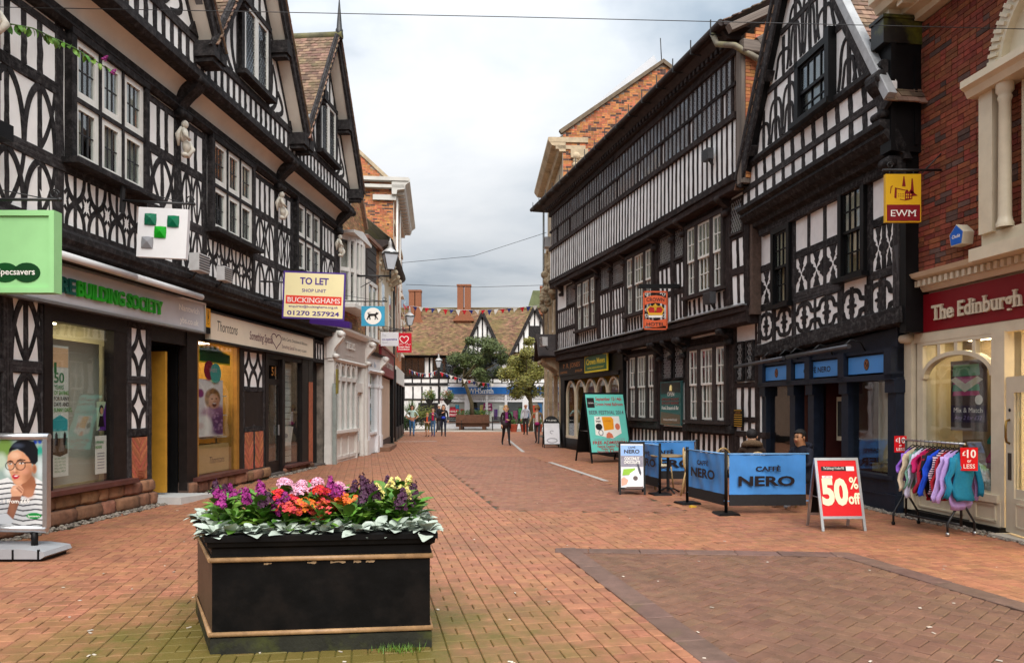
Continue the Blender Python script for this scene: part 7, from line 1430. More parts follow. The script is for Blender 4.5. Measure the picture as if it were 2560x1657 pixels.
def garment(parent, w, h, sl, m, t=.05, z=0.0, name="knitted_top", flare=1.0, seed=0, collar=True):
 """a top hanging by its shoulders: body and two sleeves in one piece of cloth"""
 rd = random.Random(seed); hw = w / 2; b = MB(); ph = [rd.uniform(0, 6) for _ in range(4)]; n = 20
 rows = [(0, .28, .4), (.025, .5, .8), (.06, .84, .9), (.2, .84, 1.0), (h * .5, .80, 1.0), (h * .75, .83, 1.0), (h * .93, .86, 1.1), (h * .94, .80, .9), (h, .78, .85)]
 def ringv(cx_, cz, rx, ry, f):
  o = []
  for i in range(n):
   a = 6.2832 * i / n; w_ = 1 + f * (.5 * math.sin(3 * a + ph[0]) + .4 * math.sin(5 * a + ph[1] + cz * 5) + .35 * math.sin(8 * a + ph[2] - cz * 4)); o.append((cx_ + rx * math.cos(a), ry * math.sin(a) * w_ + .010 * f * 6 * math.sin(cx_ * 30 + cz * 14 + ph[3]), cz + .012 * math.cos(2 * a + ph[0]) * (1 if f > .3 else 0)))
  return o
 def skin(R_):
  s0 = len(b.v); [b.v.extend(r) for r in R_]
  for q in range(len(R_) - 1):
   for i in range(n): b.f.append([s0 + q * n + i, s0 + q * n + (i + 1) % n, s0 + (q + 1) * n + (i + 1) % n, s0 + (q + 1) * n + i]); b.m.append(0); b.sm.append(True)
  for q in (0, len(R_) - 1): b.f.append([s0 + q * n + i for i in range(n)]); b.m.append(0); b.sm.append(False)
 skin([ringv(0, -z_, hw * a * (flare if z_ > .3 else 1), t * c, .12 + .5 * z_ / h) for z_, a, c in rows])
 for s_ in (-1, 1):
  d = rd.uniform(.0, .05); skin([ringv(s_ * (hw * .76 + (d + .22) * q - .09 * q * q), -.075 - (sl + .07) * q, .064 - .022 * q, t * (.9 - .25 * q), .25 + .3 * q) for q in (0, .12, .3, .5, .7, .9, 1)])
 b.xf(Matrix.Translation((0, 0, z))); return b.build(name, m, parent)
signs_left(); signs_right()
# ---------------------------------------------------------------- flower planter
def build_planter():
 c = (-1.46, 5.38); T = thing("flower_planter", "big black wooden planter box with gold beading in the middle foreground", "planter", (c[0], c[1], 0)); P = [(x - c[0], y - c[1]) for x, y in PLANTER]
 BP = mat("worn_black_paint", (.0035, .0033, .0034), .5, .5, 5, bump=.3, bscale=14, spec=.13, dirt=(.014, .010, .008), dirt_scale=2.5, dirt_amt=.6)
 mossy = mat("mossy_plinth_paint", (.016, .016, .010), .6, .4, 6, bump=.3, dirt=(.075, .085, .012), dirt_scale=2.2, dirt_amt=.9); BRN = mat("brown_side_paint", (.085, .050, .032), .5, .25, 4, bump=.15)
 GB = mat("gold_beading", (.34, .20, .095), .45, .22, 14, bump=.15, dirt=(.12, .07, .04), dirt_scale=8, dirt_amt=.5)
 def off(d): # push the outline out by d
  n = len(P); out = []
  for i in range(n):
   a, b_, e = Vector(P[i - 1]), Vector(P[i]), Vector(P[(i + 1) % n]); n1 = Vector(((b_ - a).y, -(b_ - a).x)).normalized(); n2 = Vector(((e - b_).y, -(e - b_).x)).normalized(); m_ = (n1 + n2).normalized(); out.append(b_ + m_ * (d / max(.4, m_.dot(n1))))
  return out
 def ring(b, levels, m=0):
  s = len(b.v); n = 4
  for d, z in levels: b.v += [(p.x, p.y, z) for p in off(d)]
  for r in range(len(levels) - 1):
   for i in range(n): b.f.append([s + r * n + i, s + r * n + (i + 1) % n, s + (r + 1) * n + (i + 1) % n, s + (r + 1) * n + i]); b.m.append(m); b.sm.append(False)
 b = MB(); ring(b, [(.0, .10), (.0, .64), (.012, .645), (.012, .655), (.004, .66), (.004, .70)]);
 for i, f in enumerate(b.f): b.m[i] = 1 if i % 4 == 3 and i < 4 else 0
 b.build("box", [BP, BRN], T, fix=False)
 b = MB(); ring(b, [(.012, -.01), (.012, .105), (.0, .105)]); b.build("plinth", mossy, T, fix=False)
 b = MB(); ring(b, [(.004, .70), (.03, .715), (.035, .745), (.05, .75), (.05, .785), (.0, .79), (-.08, .785), (-.08, .70)]); b.build("rim", BP, T, fix=False)
 for z in (.13, .625):
  b = MB(); q = off(.012); b.tube([(p.x, p.y, z) for p in q] + [(q[0].x, q[0].y, z)], .017, 8); b.build("beading", GB, T)
 b = MB(); q = off(-.06); b.add([(p.x, p.y, .735) for p in q], [(0, 1, 2, 3)]); b.build("soil", mat("dark_compost", (.022, .015, .010), .95, .4, 25, bump=.8), T)
 flk = mat("bare_wood_flake", (.40, .27, .15), .8, .2, 12)
 a, c2 = Vector(P[0]), Vector(P[1]); d = (c2 - a).normalized(); nn = Vector((d.y, -d.x)); rd = random.Random(4)
 for t, l in ((.25, .05), (.45, .06), (.57, .10), (.66, .05), (.72, .06)):
  p = a + (c2 - a) * t + nn * .0015; b = MB(); pts = [(-l / 2 + l * k / 5, .6 + rd.uniform(-.004, .004)) for k in range(6)] + [(l / 2 - l * k / 5, .588 + rd.uniform(-.005, .005)) for k in range(6)]; b.prism(pts, -.002, .004); b.build("paint_flake", flk, T, (p.x, p.y, 0), (0, 0, math.atan2(d.y, d.x)))
 return T
build_planter()
# ---------------------------------------------------------------- plants in the planter
def leaf_mesh(name, L_, W_, m, curl=.35, lobes=0, seg=5, fold=.25):
 b = MB(); vs = []
 for i in range(seg + 1):
  t = i / seg; w = W_ / 2 * math.sin(math.pi * min(1, t * .92 + .06)) ** .8 * (1 - .18 * lobes * (i % 2)); y = L_ * t; z = curl * L_ * (t * .9 - t * t * 1.25)
  vs += [(-w, y, z + fold * w), (0, y, z), (w, y, z + fold * w)]
 b.add(vs, [f for i in range(seg) for f in ((i * 3, i * 3 + 1, i * 3 + 4, i * 3 + 3), (i * 3 + 1, i * 3 + 2, i * 3 + 5, i * 3 + 4))], 0, True); return b.mesh(name, m, False)
def leafmat(name, c, r=.5, var=.35, rnd=.35):
 m = mat(name, c, r, var, 30, rnd=rnd, rndhue=.02, spec=.3); b = m.node_tree.nodes['Principled BSDF']; b.inputs['Subsurface Weight'].default_value = 0.0
 return m
LF_G = [leaf_mesh("leaf", .105, .062, leafmat("bedding_leaf_green", (.075, .17, .022))), leaf_mesh("leaf", .085, .045, leafmat("bright_leaf_green", (.12, .24, .03)), .5)]
LF_S = [leaf_mesh("leaf", .085, .060, leafmat("silver_felt_leaf", (.40, .46, .39), .8, .16, .16), .45, .5, 6, .15), leaf_mesh("leaf", .065, .05, MATS["silver_felt_leaf"], .5, 1, 6, .2)]
def flower_cluster(kind, seed):
 rd = random.Random(seed); b = MB()
 def petal(c, r, dirv, m=0):
  d = Vector(dirv).normalized(); a = d.orthogonal().normalized(); e = d.cross(a)
  for k in range(5):
   t = k * 1.2566 + rd.random(); u = a * math.cos(t) + e * math.sin(t); v = a * math.cos(t + 1.57) + e * math.sin(t + 1.57); c_ = Vector(c)
   b.add([c_, c_ + u * r * .7 + v * r * .42 + d * r * .2, c_ + u * r * 1.15 + d * r * .12, c_ + u * r * .7 - v * r * .42 + d * r * .2], [(0, 1, 2, 3)], m, False)
 if kind == 'spike':
  for i in range(34):
   t = i / 34; a = i * 2.4 + rd.uniform(-.5, .5); r = .036 * (1 - t * .7) * rd.uniform(.6, 1.2); petal((r * math.cos(a), r * math.sin(a), t * .09 + rd.uniform(-.012, .012)), .018 * (1.1 - t * .4) * rd.uniform(.7, 1.25), (math.cos(a), math.sin(a), .5))
 elif kind == 'ball':
  for i in range(26):
   z = 1 - i / 20; z = max(-.3, z); q = math.sqrt(max(0, 1 - z * z)); a = i * 2.4; petal((.042 * q * math.cos(a), .042 * q * math.sin(a), .034 * z + .03), .021, (q * math.cos(a), q * math.sin(a), z + .2))
 elif kind == 'loose':
  for i in range(16): a = i * 2.4; r = .06 * math.sqrt(i / 16); petal((r * math.cos(a), r * math.sin(a), rd.uniform(0, .05)), .019, (rd.uniform(-.5, .5), rd.uniform(-1, .2), .8))
 return b
FM = {k: mat("petal_" + k, c, .6, .2, 40, rnd=.3, rndhue=.015) for k, c in dict(magenta=(.26, .012, .16), dark_purple=(.055, .010, .040), scarlet=(.62, .012, .018), pale_pink=(.72, .36, .48), orange=(.72, .14, .012), cream=(.78, .66, .22), coral=(.62, .06, .05)).items()}
FMESH = {}
for col, kind in (("magenta", 'spike'), ("dark_purple", 'spike'), ("scarlet", 'ball'), ("pale_pink", 'ball'), ("orange", 'loose'), ("cream", 'spike'), ("coral", 'loose')): FMESH[col] = [flower_cluster(kind, 3 * i + len(col)).mesh("flower", FM[col], False) for i in range(2)]
STEMM = leafmat("flower_stem", (.06, .12, .03));
LS = 1.12
def plant(name, label, group, x, y, z, leaves, nl, flowers, h, seed, spread=.09, tilt=0.0, cat="flower"):
 rd = random.Random(seed); T = thing(name, label, cat, (x, y, z), rd.random() * 6.28, group); b = MB(); b.tube([(0, 0, -.03), (.01, 0, h * .5), (0, .01, h)], .006, 5); b.build("stem", STEMM, T)
 for i in range(nl):
  a = i * 2.4 + rd.uniform(-.3, .3); t = (i + .5) / nl; zz = h * (.15 + .85 * t); el = .15 + t * .7 + rd.uniform(-.2, .2); s = rd.uniform(.85, 1.3) * (1.35 - .35 * t) * LS
  link("leaf", rd.choice(leaves), T, (.02 * math.cos(a), .02 * math.sin(a), zz), (el, rd.uniform(-.3, .3), a - 1.57), (s, s, s))
 for i, (col, n) in enumerate(flowers):
  for k in range(n):
   a = rd.random() * 6.28; r = spread * math.sqrt(rd.random()) * (0 if n == 1 else 1); s = rd.uniform(.85, 1.2); link("flower", rd.choice(FMESH[col]), T, (r * math.cos(a), r * math.sin(a), h + rd.uniform(-.03, .055)), (rd.uniform(-.25, .25), rd.uniform(-.25, .25), a), (s, s, s))
 return T
ORD = 'first second third fourth fifth sixth seventh eighth ninth tenth eleventh twelfth thirteenth fourteenth fifteenth sixteenth seventeenth eighteenth nineteenth twentieth'.split()
def fill_planter():
 rd = random.Random(12); (ax, ay), (bx_, by), (cx_, cy), (dx, dy) = PLANTER
 def at(u, v): return (ax * (1 - u) * (1 - v) + bx_ * u * (1 - v) + cx_ * u * v + dx * (1 - u) * v, ay * (1 - u) * (1 - v) + by * u * (1 - v) + cy * u * v + dy * (1 - u) * v)
 # silver-leaved edging
 spots = [(.02 + i * .081, .06 + .03 * (i % 2)) for i in range(13)] + [(.03, .25), (.02, .45), (.02, .65), (.03, .85), (.97, .22), (.98, .42), (.97, .62)]
 for i, (u, v) in enumerate(sorted(spots, key=lambda q: at(*q)[0])):
  x, y = at(u, v); plant("silver_ragwort", "silver felted leaf plant on the black planter's rim, " + ORD[i] + " from the left", "silver edging plants", x, y, (.748), LF_S, 14, (), .055, i + 5, cat="plant")
 kinds = [("purple_salvia", "magenta flower spikes above green planter leaves", "magenta salvias", (("magenta", 2),), .19, [(.06, .34), (.13, .60), (.20, .30), (.22, .75), (.27, .45), (.30, .22), (.16, .9), (.60, .78), (.57, .30)]),
    ("dark_salvia", "near black purple flower spikes above planter leaves", "dark purple salvias", (("dark_purple", 2),), .21, [(.08, .75), (.24, .2), (.70, .72), (.78, .45), (.84, .75), (.90, .38), (.93, .66), (.76, .88), (.72, .26), (.86, .22)]),
    ("red_geranium", "round scarlet flower heads in the planter's middle", "scarlet geraniums", (("scarlet", 2),), .20, [(.33, .44), (.38, .36), (.42, .55), (.48, .9), (.52, .40), (.47, .5), (.29, .55)]),
    ("pink_geranium", "round pale pink flower heads at the planter's back", "pale pink geraniums", (("pale_pink", 2),), .22, [(.36, .72), (.43, .45), (.42, .78), (.50, .68), (.56, .9), (.64, .85), (.46, .62)]),
    ("orange_begonia", "loose orange flowers in the planter's middle", "orange begonias", (("orange", 4),), .16, [(.36, .24), (.44, .32), (.56, .45), (.60, .30), (.58, .60), (.40, .2), (.55, .26), (.50, .34), (.62, .46), (.32, .28)]),
    ("coral_begonia", "small coral red flowers behind the silver edging", "coral begonias", (("coral", 3),), .14, [(.34, .16), (.48, .24), (.52, .2)]),
    ("yellow_snapdragon", "pale yellow flower spikes at the planter's right", "yellow snapdragons", (("cream", 2),), .22, [(.82, .62), (.90, .85), (.87, .3)]),
    ("bedding_plant", "flowerless green bedding plant in the planter", "leafy bedding plants", (), .15, [(.12, .2), (.50, .14), (.66, .2), (.8, .3), (.68, .5), (.10, .48), (.94, .5), (.34, .66), (.3, .85), (.74, .62), (.62, .16)])]
 k = 100
 for nm, lab, grp, fl, h, pts in kinds:
  for i, (u, v) in enumerate(sorted(pts, key=lambda q: at(*q)[0])):
   x, y = at(u, v); k += 1; plant(nm, lab + ", " + ORD[i] + " from the left", grp, x, y, .745, LF_G, 12 if 'begonia' in nm else 16, fl, h * rd.uniform(.9, 1.12), k, .075)
 # tuft of grass at the foot
 b = MB()
 for i in range(160):
  t = rd.random(); x, y = (-.92 + .3 * t + rd.gauss(0, .03), 4.86 + rd.gauss(0, .03)); a = rd.random() * 6.28; h = rd.uniform(.02, .06); w = .003
  b.add([(x - w * math.sin(a), y + w * math.cos(a), 0), (x + w * math.sin(a), y - w * math.cos(a), 0), (x + h * .6 * math.cos(a), y + h * .6 * math.sin(a), h)], [(0, 1, 2)])
 b.build("grass_tuft", leafmat("pavement_grass", (.10, .19, .02)), fix=False, kind="stuff")
fill_planter()
# ---------------------------------------------------------------- optician's poster stand
def soft_print(name, parent, x0, x1, z0, z1, y, layers, maps, base, n):
 """a printed picture: soft-edged shapes laid over each other as ink colour on a fine flat sheet"""
 import numpy as np
 gx, gz = np.meshgrid(np.linspace(x0, x1, n[0]), np.linspace(z0, z1, n[1])); U, V = maps[0](gx), maps[1](gz); C = np.ones(gx.shape + (4,)); C[..., :3] = hx(base)
 for kind, d, c, soft, al in layers:
  if kind in "er":
   q = np.sqrt(((U - d[0]) / d[2]) ** 2 + ((V - d[1]) / d[3]) ** 2); D = (q - 1) * min(d[2], d[3])
   if kind == "r": D = np.abs(D) - 4.5
  else:
   D = np.full(U.shape, 1e9); ins = np.zeros(U.shape, bool)
   for (ax, ay), (bx_, by) in zip(d, d[1:] + d[:1]):
    t = np.clip(((U - ax) * (bx_ - ax) + (V - ay) * (by - ay)) / ((bx_ - ax) ** 2 + (by - ay) ** 2 + 1e-9), 0, 1); D = np.minimum(D, np.hypot(U - ax - t * (bx_ - ax), V - ay - t * (by - ay))); ins ^= ((ay > V) != (by > V)) & (U < (bx_ - ax) * (V - ay) / (by - ay + 1e-9) + ax)
   D = np.where(ins, -D, D)
  a = np.clip(.5 - D / soft, 0, 1)[..., None] * al; C[..., :3] = C[..., :3] * (1 - a) + np.array(hx(c)) * a
 b = MB(); w = n[0]; b.add(np.stack([gx, gx * 0 + y, gz], -1).reshape(-1, 3).tolist(), [(j * w + i, j * w + i + 1, j * w + w + i + 1, j * w + w + i) for j in range(n[1] - 1) for i in range(w - 1)])
 if "printed_photo" not in MATS: m = mat("printed_photo", (.5, .5, .5), .3, .0, 3, spec=.4); at_ = m.node_tree.nodes.new("ShaderNodeVertexColor"); at_.layer_name = "ink"; m.node_tree.links.new(at_.outputs[0], m.node_tree.nodes['Principled BSDF'].inputs['Base Color'])
 o = b.build(name, MATS["printed_photo"], parent, fix=False); at_ = o.data.color_attributes.new("ink", 'FLOAT_COLOR', 'POINT'); at_.data.foreach_set("color", C.reshape(-1).astype(np.float32)); return o
def poster_stand():
 T = thing("poster_stand", "silver pavement poster stand with a picture of a woman in glasses", "poster stand", (-5.5, 7.85, 0)); S = FPX / 7.85; X = lambda cx_: (cx_ / 4.527 - 1280) / S + 5.5; Z = lambda cy: CAMH - (1080 + cy / 4.527 - HZ) / S
 xl = -.52
 bx(T, "back_panel", paint("foliage_grey_print", "#8aa39c", .3, .35, scale=6), xl, X(505), -.0, .03, Z(1060), Z(75)); b = MB(); b.tube([(xl - .05, .0, Z(45)), (X(560), 0, Z(52))], .038, 10); b.tube([(xl - .05, 0, Z(1080)), (X(535), 0, Z(1095))], .038, 10); b.box(X(500), X(550), -.03, .04, Z(1080), Z(60)); b.box(xl - .05, xl, -.03, .04, Z(1080), Z(60)); b.build("frame", STEEL, T)
 sk, sk2, hr, st, wh = paint("warm_skin_print", "#c98e6c", .4), paint("shade_skin_print", "#8a5a42", .4), paint("black_hair_print", "#15161c", .4), paint("stripe_print", "#1a1c24", .4), paint("shirt_print", "#dfe2e2", .4)
 E = lambda x, y, rx, ry, c, soft=8, al=1: ("e", (x, y, rx, ry), c, soft, al)
 G = lambda pts, c, soft=6, al=1: ("p", pts, c, soft, al)
 SK_, SH, HR, WH_, ST_ = "#cf9674", "#8d5a40", "#14151b", "#dfe2e2", "#23252e"
 L_ = [E(60, 170, 90, 130, "#6f8f45", 60), E(20, 330, 60, 90, "#b9c9b4", 50), E(400, 112, 22, 22, "#2748b4", 14), E(452, 108, 22, 22, "#2a52b4", 14), E(452, 215, 34, 60, "#2f9c88", 24), E(460, 420, 40, 120, "#c8d4d6", 50), E(110, 440, 60, 60, "#cfdcd8", 50),
  G([(-220, 600), (0, 540), (90, 510), (200, 600), (330, 560), (395, 510), (510, 575), (510, 1075), (-220, 1075)], WH_, 5), E(120, 900, 330, 190, "#8e959c", 160, .55)]
 for i in range(9): y = 556 + i * 57; L_.append(G([(-220, y + 50), (-60, y + 30), (120, y + 8), (260, y + 40), (400, y + 22), (510, y + 32), (510, y + 47), (400, y + 37), (260, y + 55), (120, y + 22), (-60, y + 46), (-220, y + 66)], ST_, 4))
 L_ += [G([(236, 600), (350, 480), (395, 520), (412, 600), (370, 722), (320, 738), (255, 715)], "#9b6448"), E(330, 690, 60, 60, "#bd8464", 50, .6), G([(95, 270), (105, 190), (150, 130), (200, 95), (300, 84), (390, 110), (432, 200), (428, 330), (390, 372), (350, 350), (280, 240), (200, 190), (140, 205)], HR), E(200, 150, 60, 26, "#4a5468", 30, .6), E(390, 415, 28, 52, "#b57c5c"), E(394, 415, 12, 30, "#7d4a36", 10, .7),
  G([(92, 260), (140, 215), (200, 198), (260, 225), (320, 285), (355, 350), (368, 430), (350, 505), (300, 560), (245, 590), (195, 600), (160, 580), (138, 540), (120, 480), (97, 420), (80, 340)], SK_), E(335, 500, 60, 110, SH, 70, .75), E(170, 260, 60, 40, "#e6bb9c", 40, .8), E(150, 420, 24, 20, "#e4b292", 18, .7), E(280, 440, 45, 34, "#d99a80", 40, .6), E(205, 560, 40, 24, "#e0aa8a", 26, .6), E(178, 455, 34, 9, "#7a4634", 9, .6), E(168, 400, 8, 50, "#e8c0a4", 8, .7), E(195, 400, 9, 55, "#a06a50", 12, .5),
  E(116, 352, 26, 13, "#3c2a26", 9, .8), E(243, 346, 34, 15, "#3c2a26", 9, .8), E(118, 358, 20, 9, "#e9e2dc", 5), E(243, 352, 27, 10, "#e9e2dc", 5), E(116, 358, 9, 9, "#1a120e", 4), E(243, 352, 11, 11, "#1a120e", 4), G([(190, 320), (230, 300), (292, 312), (290, 324), (230, 314), (190, 330)], "#1c1412", 4), G([(86, 330), (120, 316), (147, 326), (146, 336), (120, 328), (88, 340)], "#1c1412", 4),
  G([(136, 492), (165, 474), (185, 482), (228, 490), (202, 524), (165, 533), (145, 516)], "#b42238", 4), G([(152, 494), (185, 488), (212, 493), (182, 503)], "#f2e8e4", 3)]
 for ex, ey, rx, ry in ((115, 378, 50, 48), (232, 374, 54, 52)): L_.append(("r", (ex, ey, rx, ry), "#15131a", 5, 1))
 L_ += [G([(163, 356), (182, 356), (182, 366), (163, 366)], "#15131a", 3), G([(282, 338), (372, 332), (372, 348), (282, 352)], "#15131a", 3), G([(150, 600), (232, 590), (270, 645), (262, 685), (240, 725), (130, 725), (122, 650)], "#d6a182"), E(180, 640, 40, 22, "#e6ba9e", 20, .7), G([(178, 628), (198, 622), (256, 676), (244, 690)], "#7f4c38", 6, .8), G([(200, 612), (214, 608), (268, 652), (262, 664)], "#8a553e", 6, .7), G([(130, 725), (246, 722), (190, 880), (150, 985), (75, 930)], "#7d5342"), E(140, 850, 30, 90, "#96664f", 30, .6), G([(-220, 950), (75, 915), (152, 988), (130, 1040), (-220, 1040)], "#b3bac0"), E(385, 945, 86, 35, "#128a3c", 4)]
 soft_print("print", T, xl, X(505), Z(1060), Z(75), -.002, L_, (lambda x: (x - 5.5) * S * 0 + ((x - 5.5) * S + 1280) * 4.527, lambda z: (HZ - 1080 + (CAMH - z) * S) * 4.527), "#93aaa4", (110, 150))
 put_text("lettering", "2 for 1 from £69", T, X(110), Z(800), -.005, .06, WHITEI, fit=.44, bold=.02); put_text("lettering", "Specsavers", T, X(385), Z(957), -.005, .03, WHITEI, fit=.13, bold=.015)
 for x in (X(385), X(-110)): b = MB(); b.tube([(x, .01, .10), (x, .01, Z(1100))], .035, 10); b.build("post", BLACKP, T)
 b = MB(); b.prism([(-.62, .03), (.50, .03), (.55, .06), (.53, .105), (.30, .135), (-.55, .135), (-.62, .1)], -.22, .25); b.build("base", mat("grey_plastic_base", (.33, .34, .36), .5, .08, 5), T)
 b = MB(); b.box(-.6, .5, -.20, .23, .0, .035); [b.box(x, x + .02, -.225, -.21, .03, .13) for x in (.2, .47)]; b.build("base_foot", BLACKP, T)
 for x in (.42, -.5):
  b = MB(); b.lathe([(.001, -.02), (.04, -.02), (.04, .02), (.001, .02)], (0, 0, 0), 12); b.xf(Matrix.Translation((x, .22, .04)) @ Matrix.Rotation(R(90), 4, 'X')); b.build("wheel", BLACKP, T)
poster_stand()
# ---------------------------------------------------------------- A-boards
def a_board(name, label, x, y, w, h, depth, rz, fm, face, fr=.035, z0=.0, fz0=.14, group=None):
 """hinged board: front frame leaning back, rear frame leaning forward"""
 T = thing(name, label, "sign", (x, y, 0), rz, group); lean = math.atan((depth / 2) / h); Mf = Matrix.Rotation(-lean, 4, 'X'); Mb = Matrix.Translation((0, depth, 0)) @ Matrix.Rotation(lean, 4, 'X'); hl = h / math.cos(lean)
 for nm, Mx in (("front_frame", Mf), ("rear_frame", Mb)):
  b = MB(); b.box(-w / 2, -w / 2 + fr, -.012, .012, 0, hl); b.box(w / 2 - fr, w / 2, -.012, .012, 0, hl); b.box(-w / 2 + fr, w / 2 - fr, -.012, .012, hl - fr, hl); b.box(-w / 2 + fr, w / 2 - fr, -.012, .012, fz0, fz0 + fr); b.xf(Mx); b.build(nm, fm, T)
 for nm, Mx, m, s in (("front_panel", Mf, face, -1), ("rear_panel", Mb, BLACKP, 1)): b = MB(); b.box(-w / 2 + fr - .003, w / 2 - fr + .003, -.006, .006, fz0 + .01, hl - .01); b.xf(Mx); P_ = b.build(nm, m, T); FP = P_ if s < 0 else FP
 for sx in (-1, 1): b = MB(); b.tube([(sx * (w / 2 - .03), depth * .25, h * .45), (sx * (w / 2 - .03), depth * .75, h * .45)], .006, 5); b.build("stay", STEEL, T)
 return T, -lean
def on_board(T, rx, name, m, pts, y=-.008):
 b = MB(); b.prism(pts, y - .0015, y); b.xf(Matrix.Rotation(rx, 4, 'X')); return b.build(name, m, T)
def on_text(T, rx, body, x, z, s, m, y=-.012, **k):
 v = Matrix.Rotation(rx, 4, 'X') @ Vector((x, y, z)); return put_text("lettering", body, T, v.x, v.z, v.y, s, m, rot=(rx, 0, 0), **k)
def boards():
 rc = lambda a, c, z0, z1: [(a, z0), (c, z0), (c, z1), (a, z1)]
 T, rx = a_board("sale_board", "white framed pavement board with a red 50% off sale poster", 4.39, 9.52, .60, .95, .46, R(2), STEEL, paint("sale_red", "#d8131b"), fz0=.16)
 on_text(T, rx, "50", -.07, .36, .46, paint("cream_figures", "#f4ecc8", .4), fit=.36, bold=.05, xs=.7); on_text(T, rx, "%", .20, .56, .22, MATS["cream_figures"], fit=.12, bold=.02); on_text(T, rx, "off", .185, .36, .2, MATS["cream_figures"], fit=.16, bold=.035); on_board(T, rx, "print", NAVYL, rc(-.22, .12, .80, .86)); on_board(T, rx, "print", WHITEI, rc(.12, .23, .80, .86)); on_text(T, rx, "The Edinburgh Woollen Mill", -.05, .82, .05, WHITEI, fit=.28); on_board(T, rx, "print", WHITEI, rc(-.22, -.08, .70, .735)); on_text(T, rx, "UP TO", -.15, .71, .03, REDP, y=-.013, fit=.09)
 T, rx = a_board("drinks_board", "narrow black pavement board with a cafe poster of white cups", 2.245, 13.42, .49, .97, .52, R(-6), BLACKP, paint("poster_white", "#dcdce0", .35, .1), fz0=.1)
 on_board(T, rx, "print", paint("pale_cafe_blue", "#8fb4e8"), rc(-.205, .205, .74, .94)); on_text(T, rx, "CAFFÈ", .0, .88, .05, NAVYL, fit=.14, bold=.02); on_text(T, rx, "NERO", 0, .785, .1, NAVYL, fit=.29, bold=.035); on_text(T, rx, "COCONUT", 0, .655, .08, WHITEI, y=-.016, fit=.28, bold=.03); on_text(T, rx, "CHOCOLATE", 0, .585, .08, WHITEI, y=-.016, fit=.30, bold=.03)
 on_board(T, rx, "print", paint("grey_kitchen_print", "#8b8794", .4, .3, scale=20), rc(-.205, .205, .53, .735), -.009); on_board(T, rx, "print", paint("lawn_print", "#8fbf2a"), [(-.18, .36), (.02, .38), (.06, .50), (-.16, .48)], -.010); on_board(T, rx, "print", paint("cup_print", "#f4f2f0"), [(-.12, .14), (.17, .14), (.2, .26), (.14, .42), (.04, .46), (-.04, .40), (-.08, .26)], -.011); on_board(T, rx, "print", paint("cocoa_print", "#5a4a48"), poly_disc(.06, .31, .045, .045), -.0125); on_board(T, rx, "print", paint("peach_hand_print", "#d8a48c"), [(-.2, .16), (-.1, .2), (-.07, .27), (-.15, .33), (-.2, .3)], -.0115); on_board(T, rx, "print", paint("stick_print", "#3a3a44"), [(.08, .62), (.11, .62), (.17, .42), (.16, .36), (.13, .40)], -.0125); on_board(T, rx, "print", paint("tray_print", "#5a4038"), [(-.15, .11), (.2, .11), (.2, .155), (-.1, .15)], -.0125)
 T, rx = a_board("beer_festival_board", "large turquoise beer festival board on a black wooden easel", 2.93, 21.0, 1.36, 2.05, 1.1, R(20), BLACKP, paint("turquoise_board", "#6ed0c2", .4), fr=.05, fz0=.27); rd_ = paint("festival_red", "#b0303a"); N = NAVYL
 on_text(T, rx, "September 12-14th", .12, 1.88, .15, rd_, fit=.86, bold=.02); on_text(T, rx, "Crown Hotel Ballroom", .12, 1.72, .14, rd_, fit=.92, bold=.02); on_board(T, rx, "print", N, rc(-.60, -.36, 1.66, 1.96)); on_text(T, rx, "CROWN", -.48, 1.78, .06, WHITEI, fit=.18); on_text(T, rx, "BEER FESTIVAL 2014", 0, 1.46, .16, paint("slate_purple_print", "#5a4a5c"), fit=1.14, bold=.01); on_board(T, rx, "print", WHITEI, [(-.44, .84), (.10, .72), (.42, .88), (.40, 1.40), (-.42, 1.40)], -.009); on_board(T, rx, "print", paint("amber_print", "#f0a020"), [(-.14, .96), (.18, 1.0), (.20, 1.30), (.14, 1.38), (-.18, 1.38)], -.0105); on_text(T, rx, "CROWN", .0, 1.22, .08, rd_, fit=.2); on_text(T, rx, "off", -.3, 1.30, .1, N, fit=.12, bold=.02); on_text(T, rx, "beat", -.3, 1.22, .1, N, fit=.16, bold=.02); on_board(T, rx, "print", N, poly_disc(-.3, 1.08, .11, .1), -.0105)
 b = MB(); b.strip([(-.26 + .07 * math.cos(i * .35), .9 + .08 * math.sin(i * .35)) for i in range(19)], .03, -.012, -.0105); b.xf(Matrix.Rotation(rx, 4, 'X')); b.build("print", MATS["mid_grey_print"], T); on_board(T, rx, "print", paint("salmon_print", "#d8785a"), [(-.1, .74), (.14, .74), (.1, .86), (0, .92), (-.08, .86)], -.0105); on_board(T, rx, "print", paint("salmon_print", "#d8785a"), poly_disc(.31, 1.08, .08, .1), -.0105)
 on_text(T, rx, "OVER 50 ALES AND CIDERS", 0, .68, .07, MATS["mid_grey_print"], fit=1.0); on_text(T, rx, "FREE ADMISSION", 0, .56, .13, rd_, fit=1.12, bold=.025); on_text(T, rx, "Festival Opening Times", -.02, .46, .1, rd_, fit=.8, bold=.02); on_text(T, rx, "Friday 5pm", -.1, .385, .09, rd_, fit=.4, bold=.02); on_text(T, rx, "Saturday & Sunday", -.05, .31, .09, rd_, fit=.8, bold=.02)
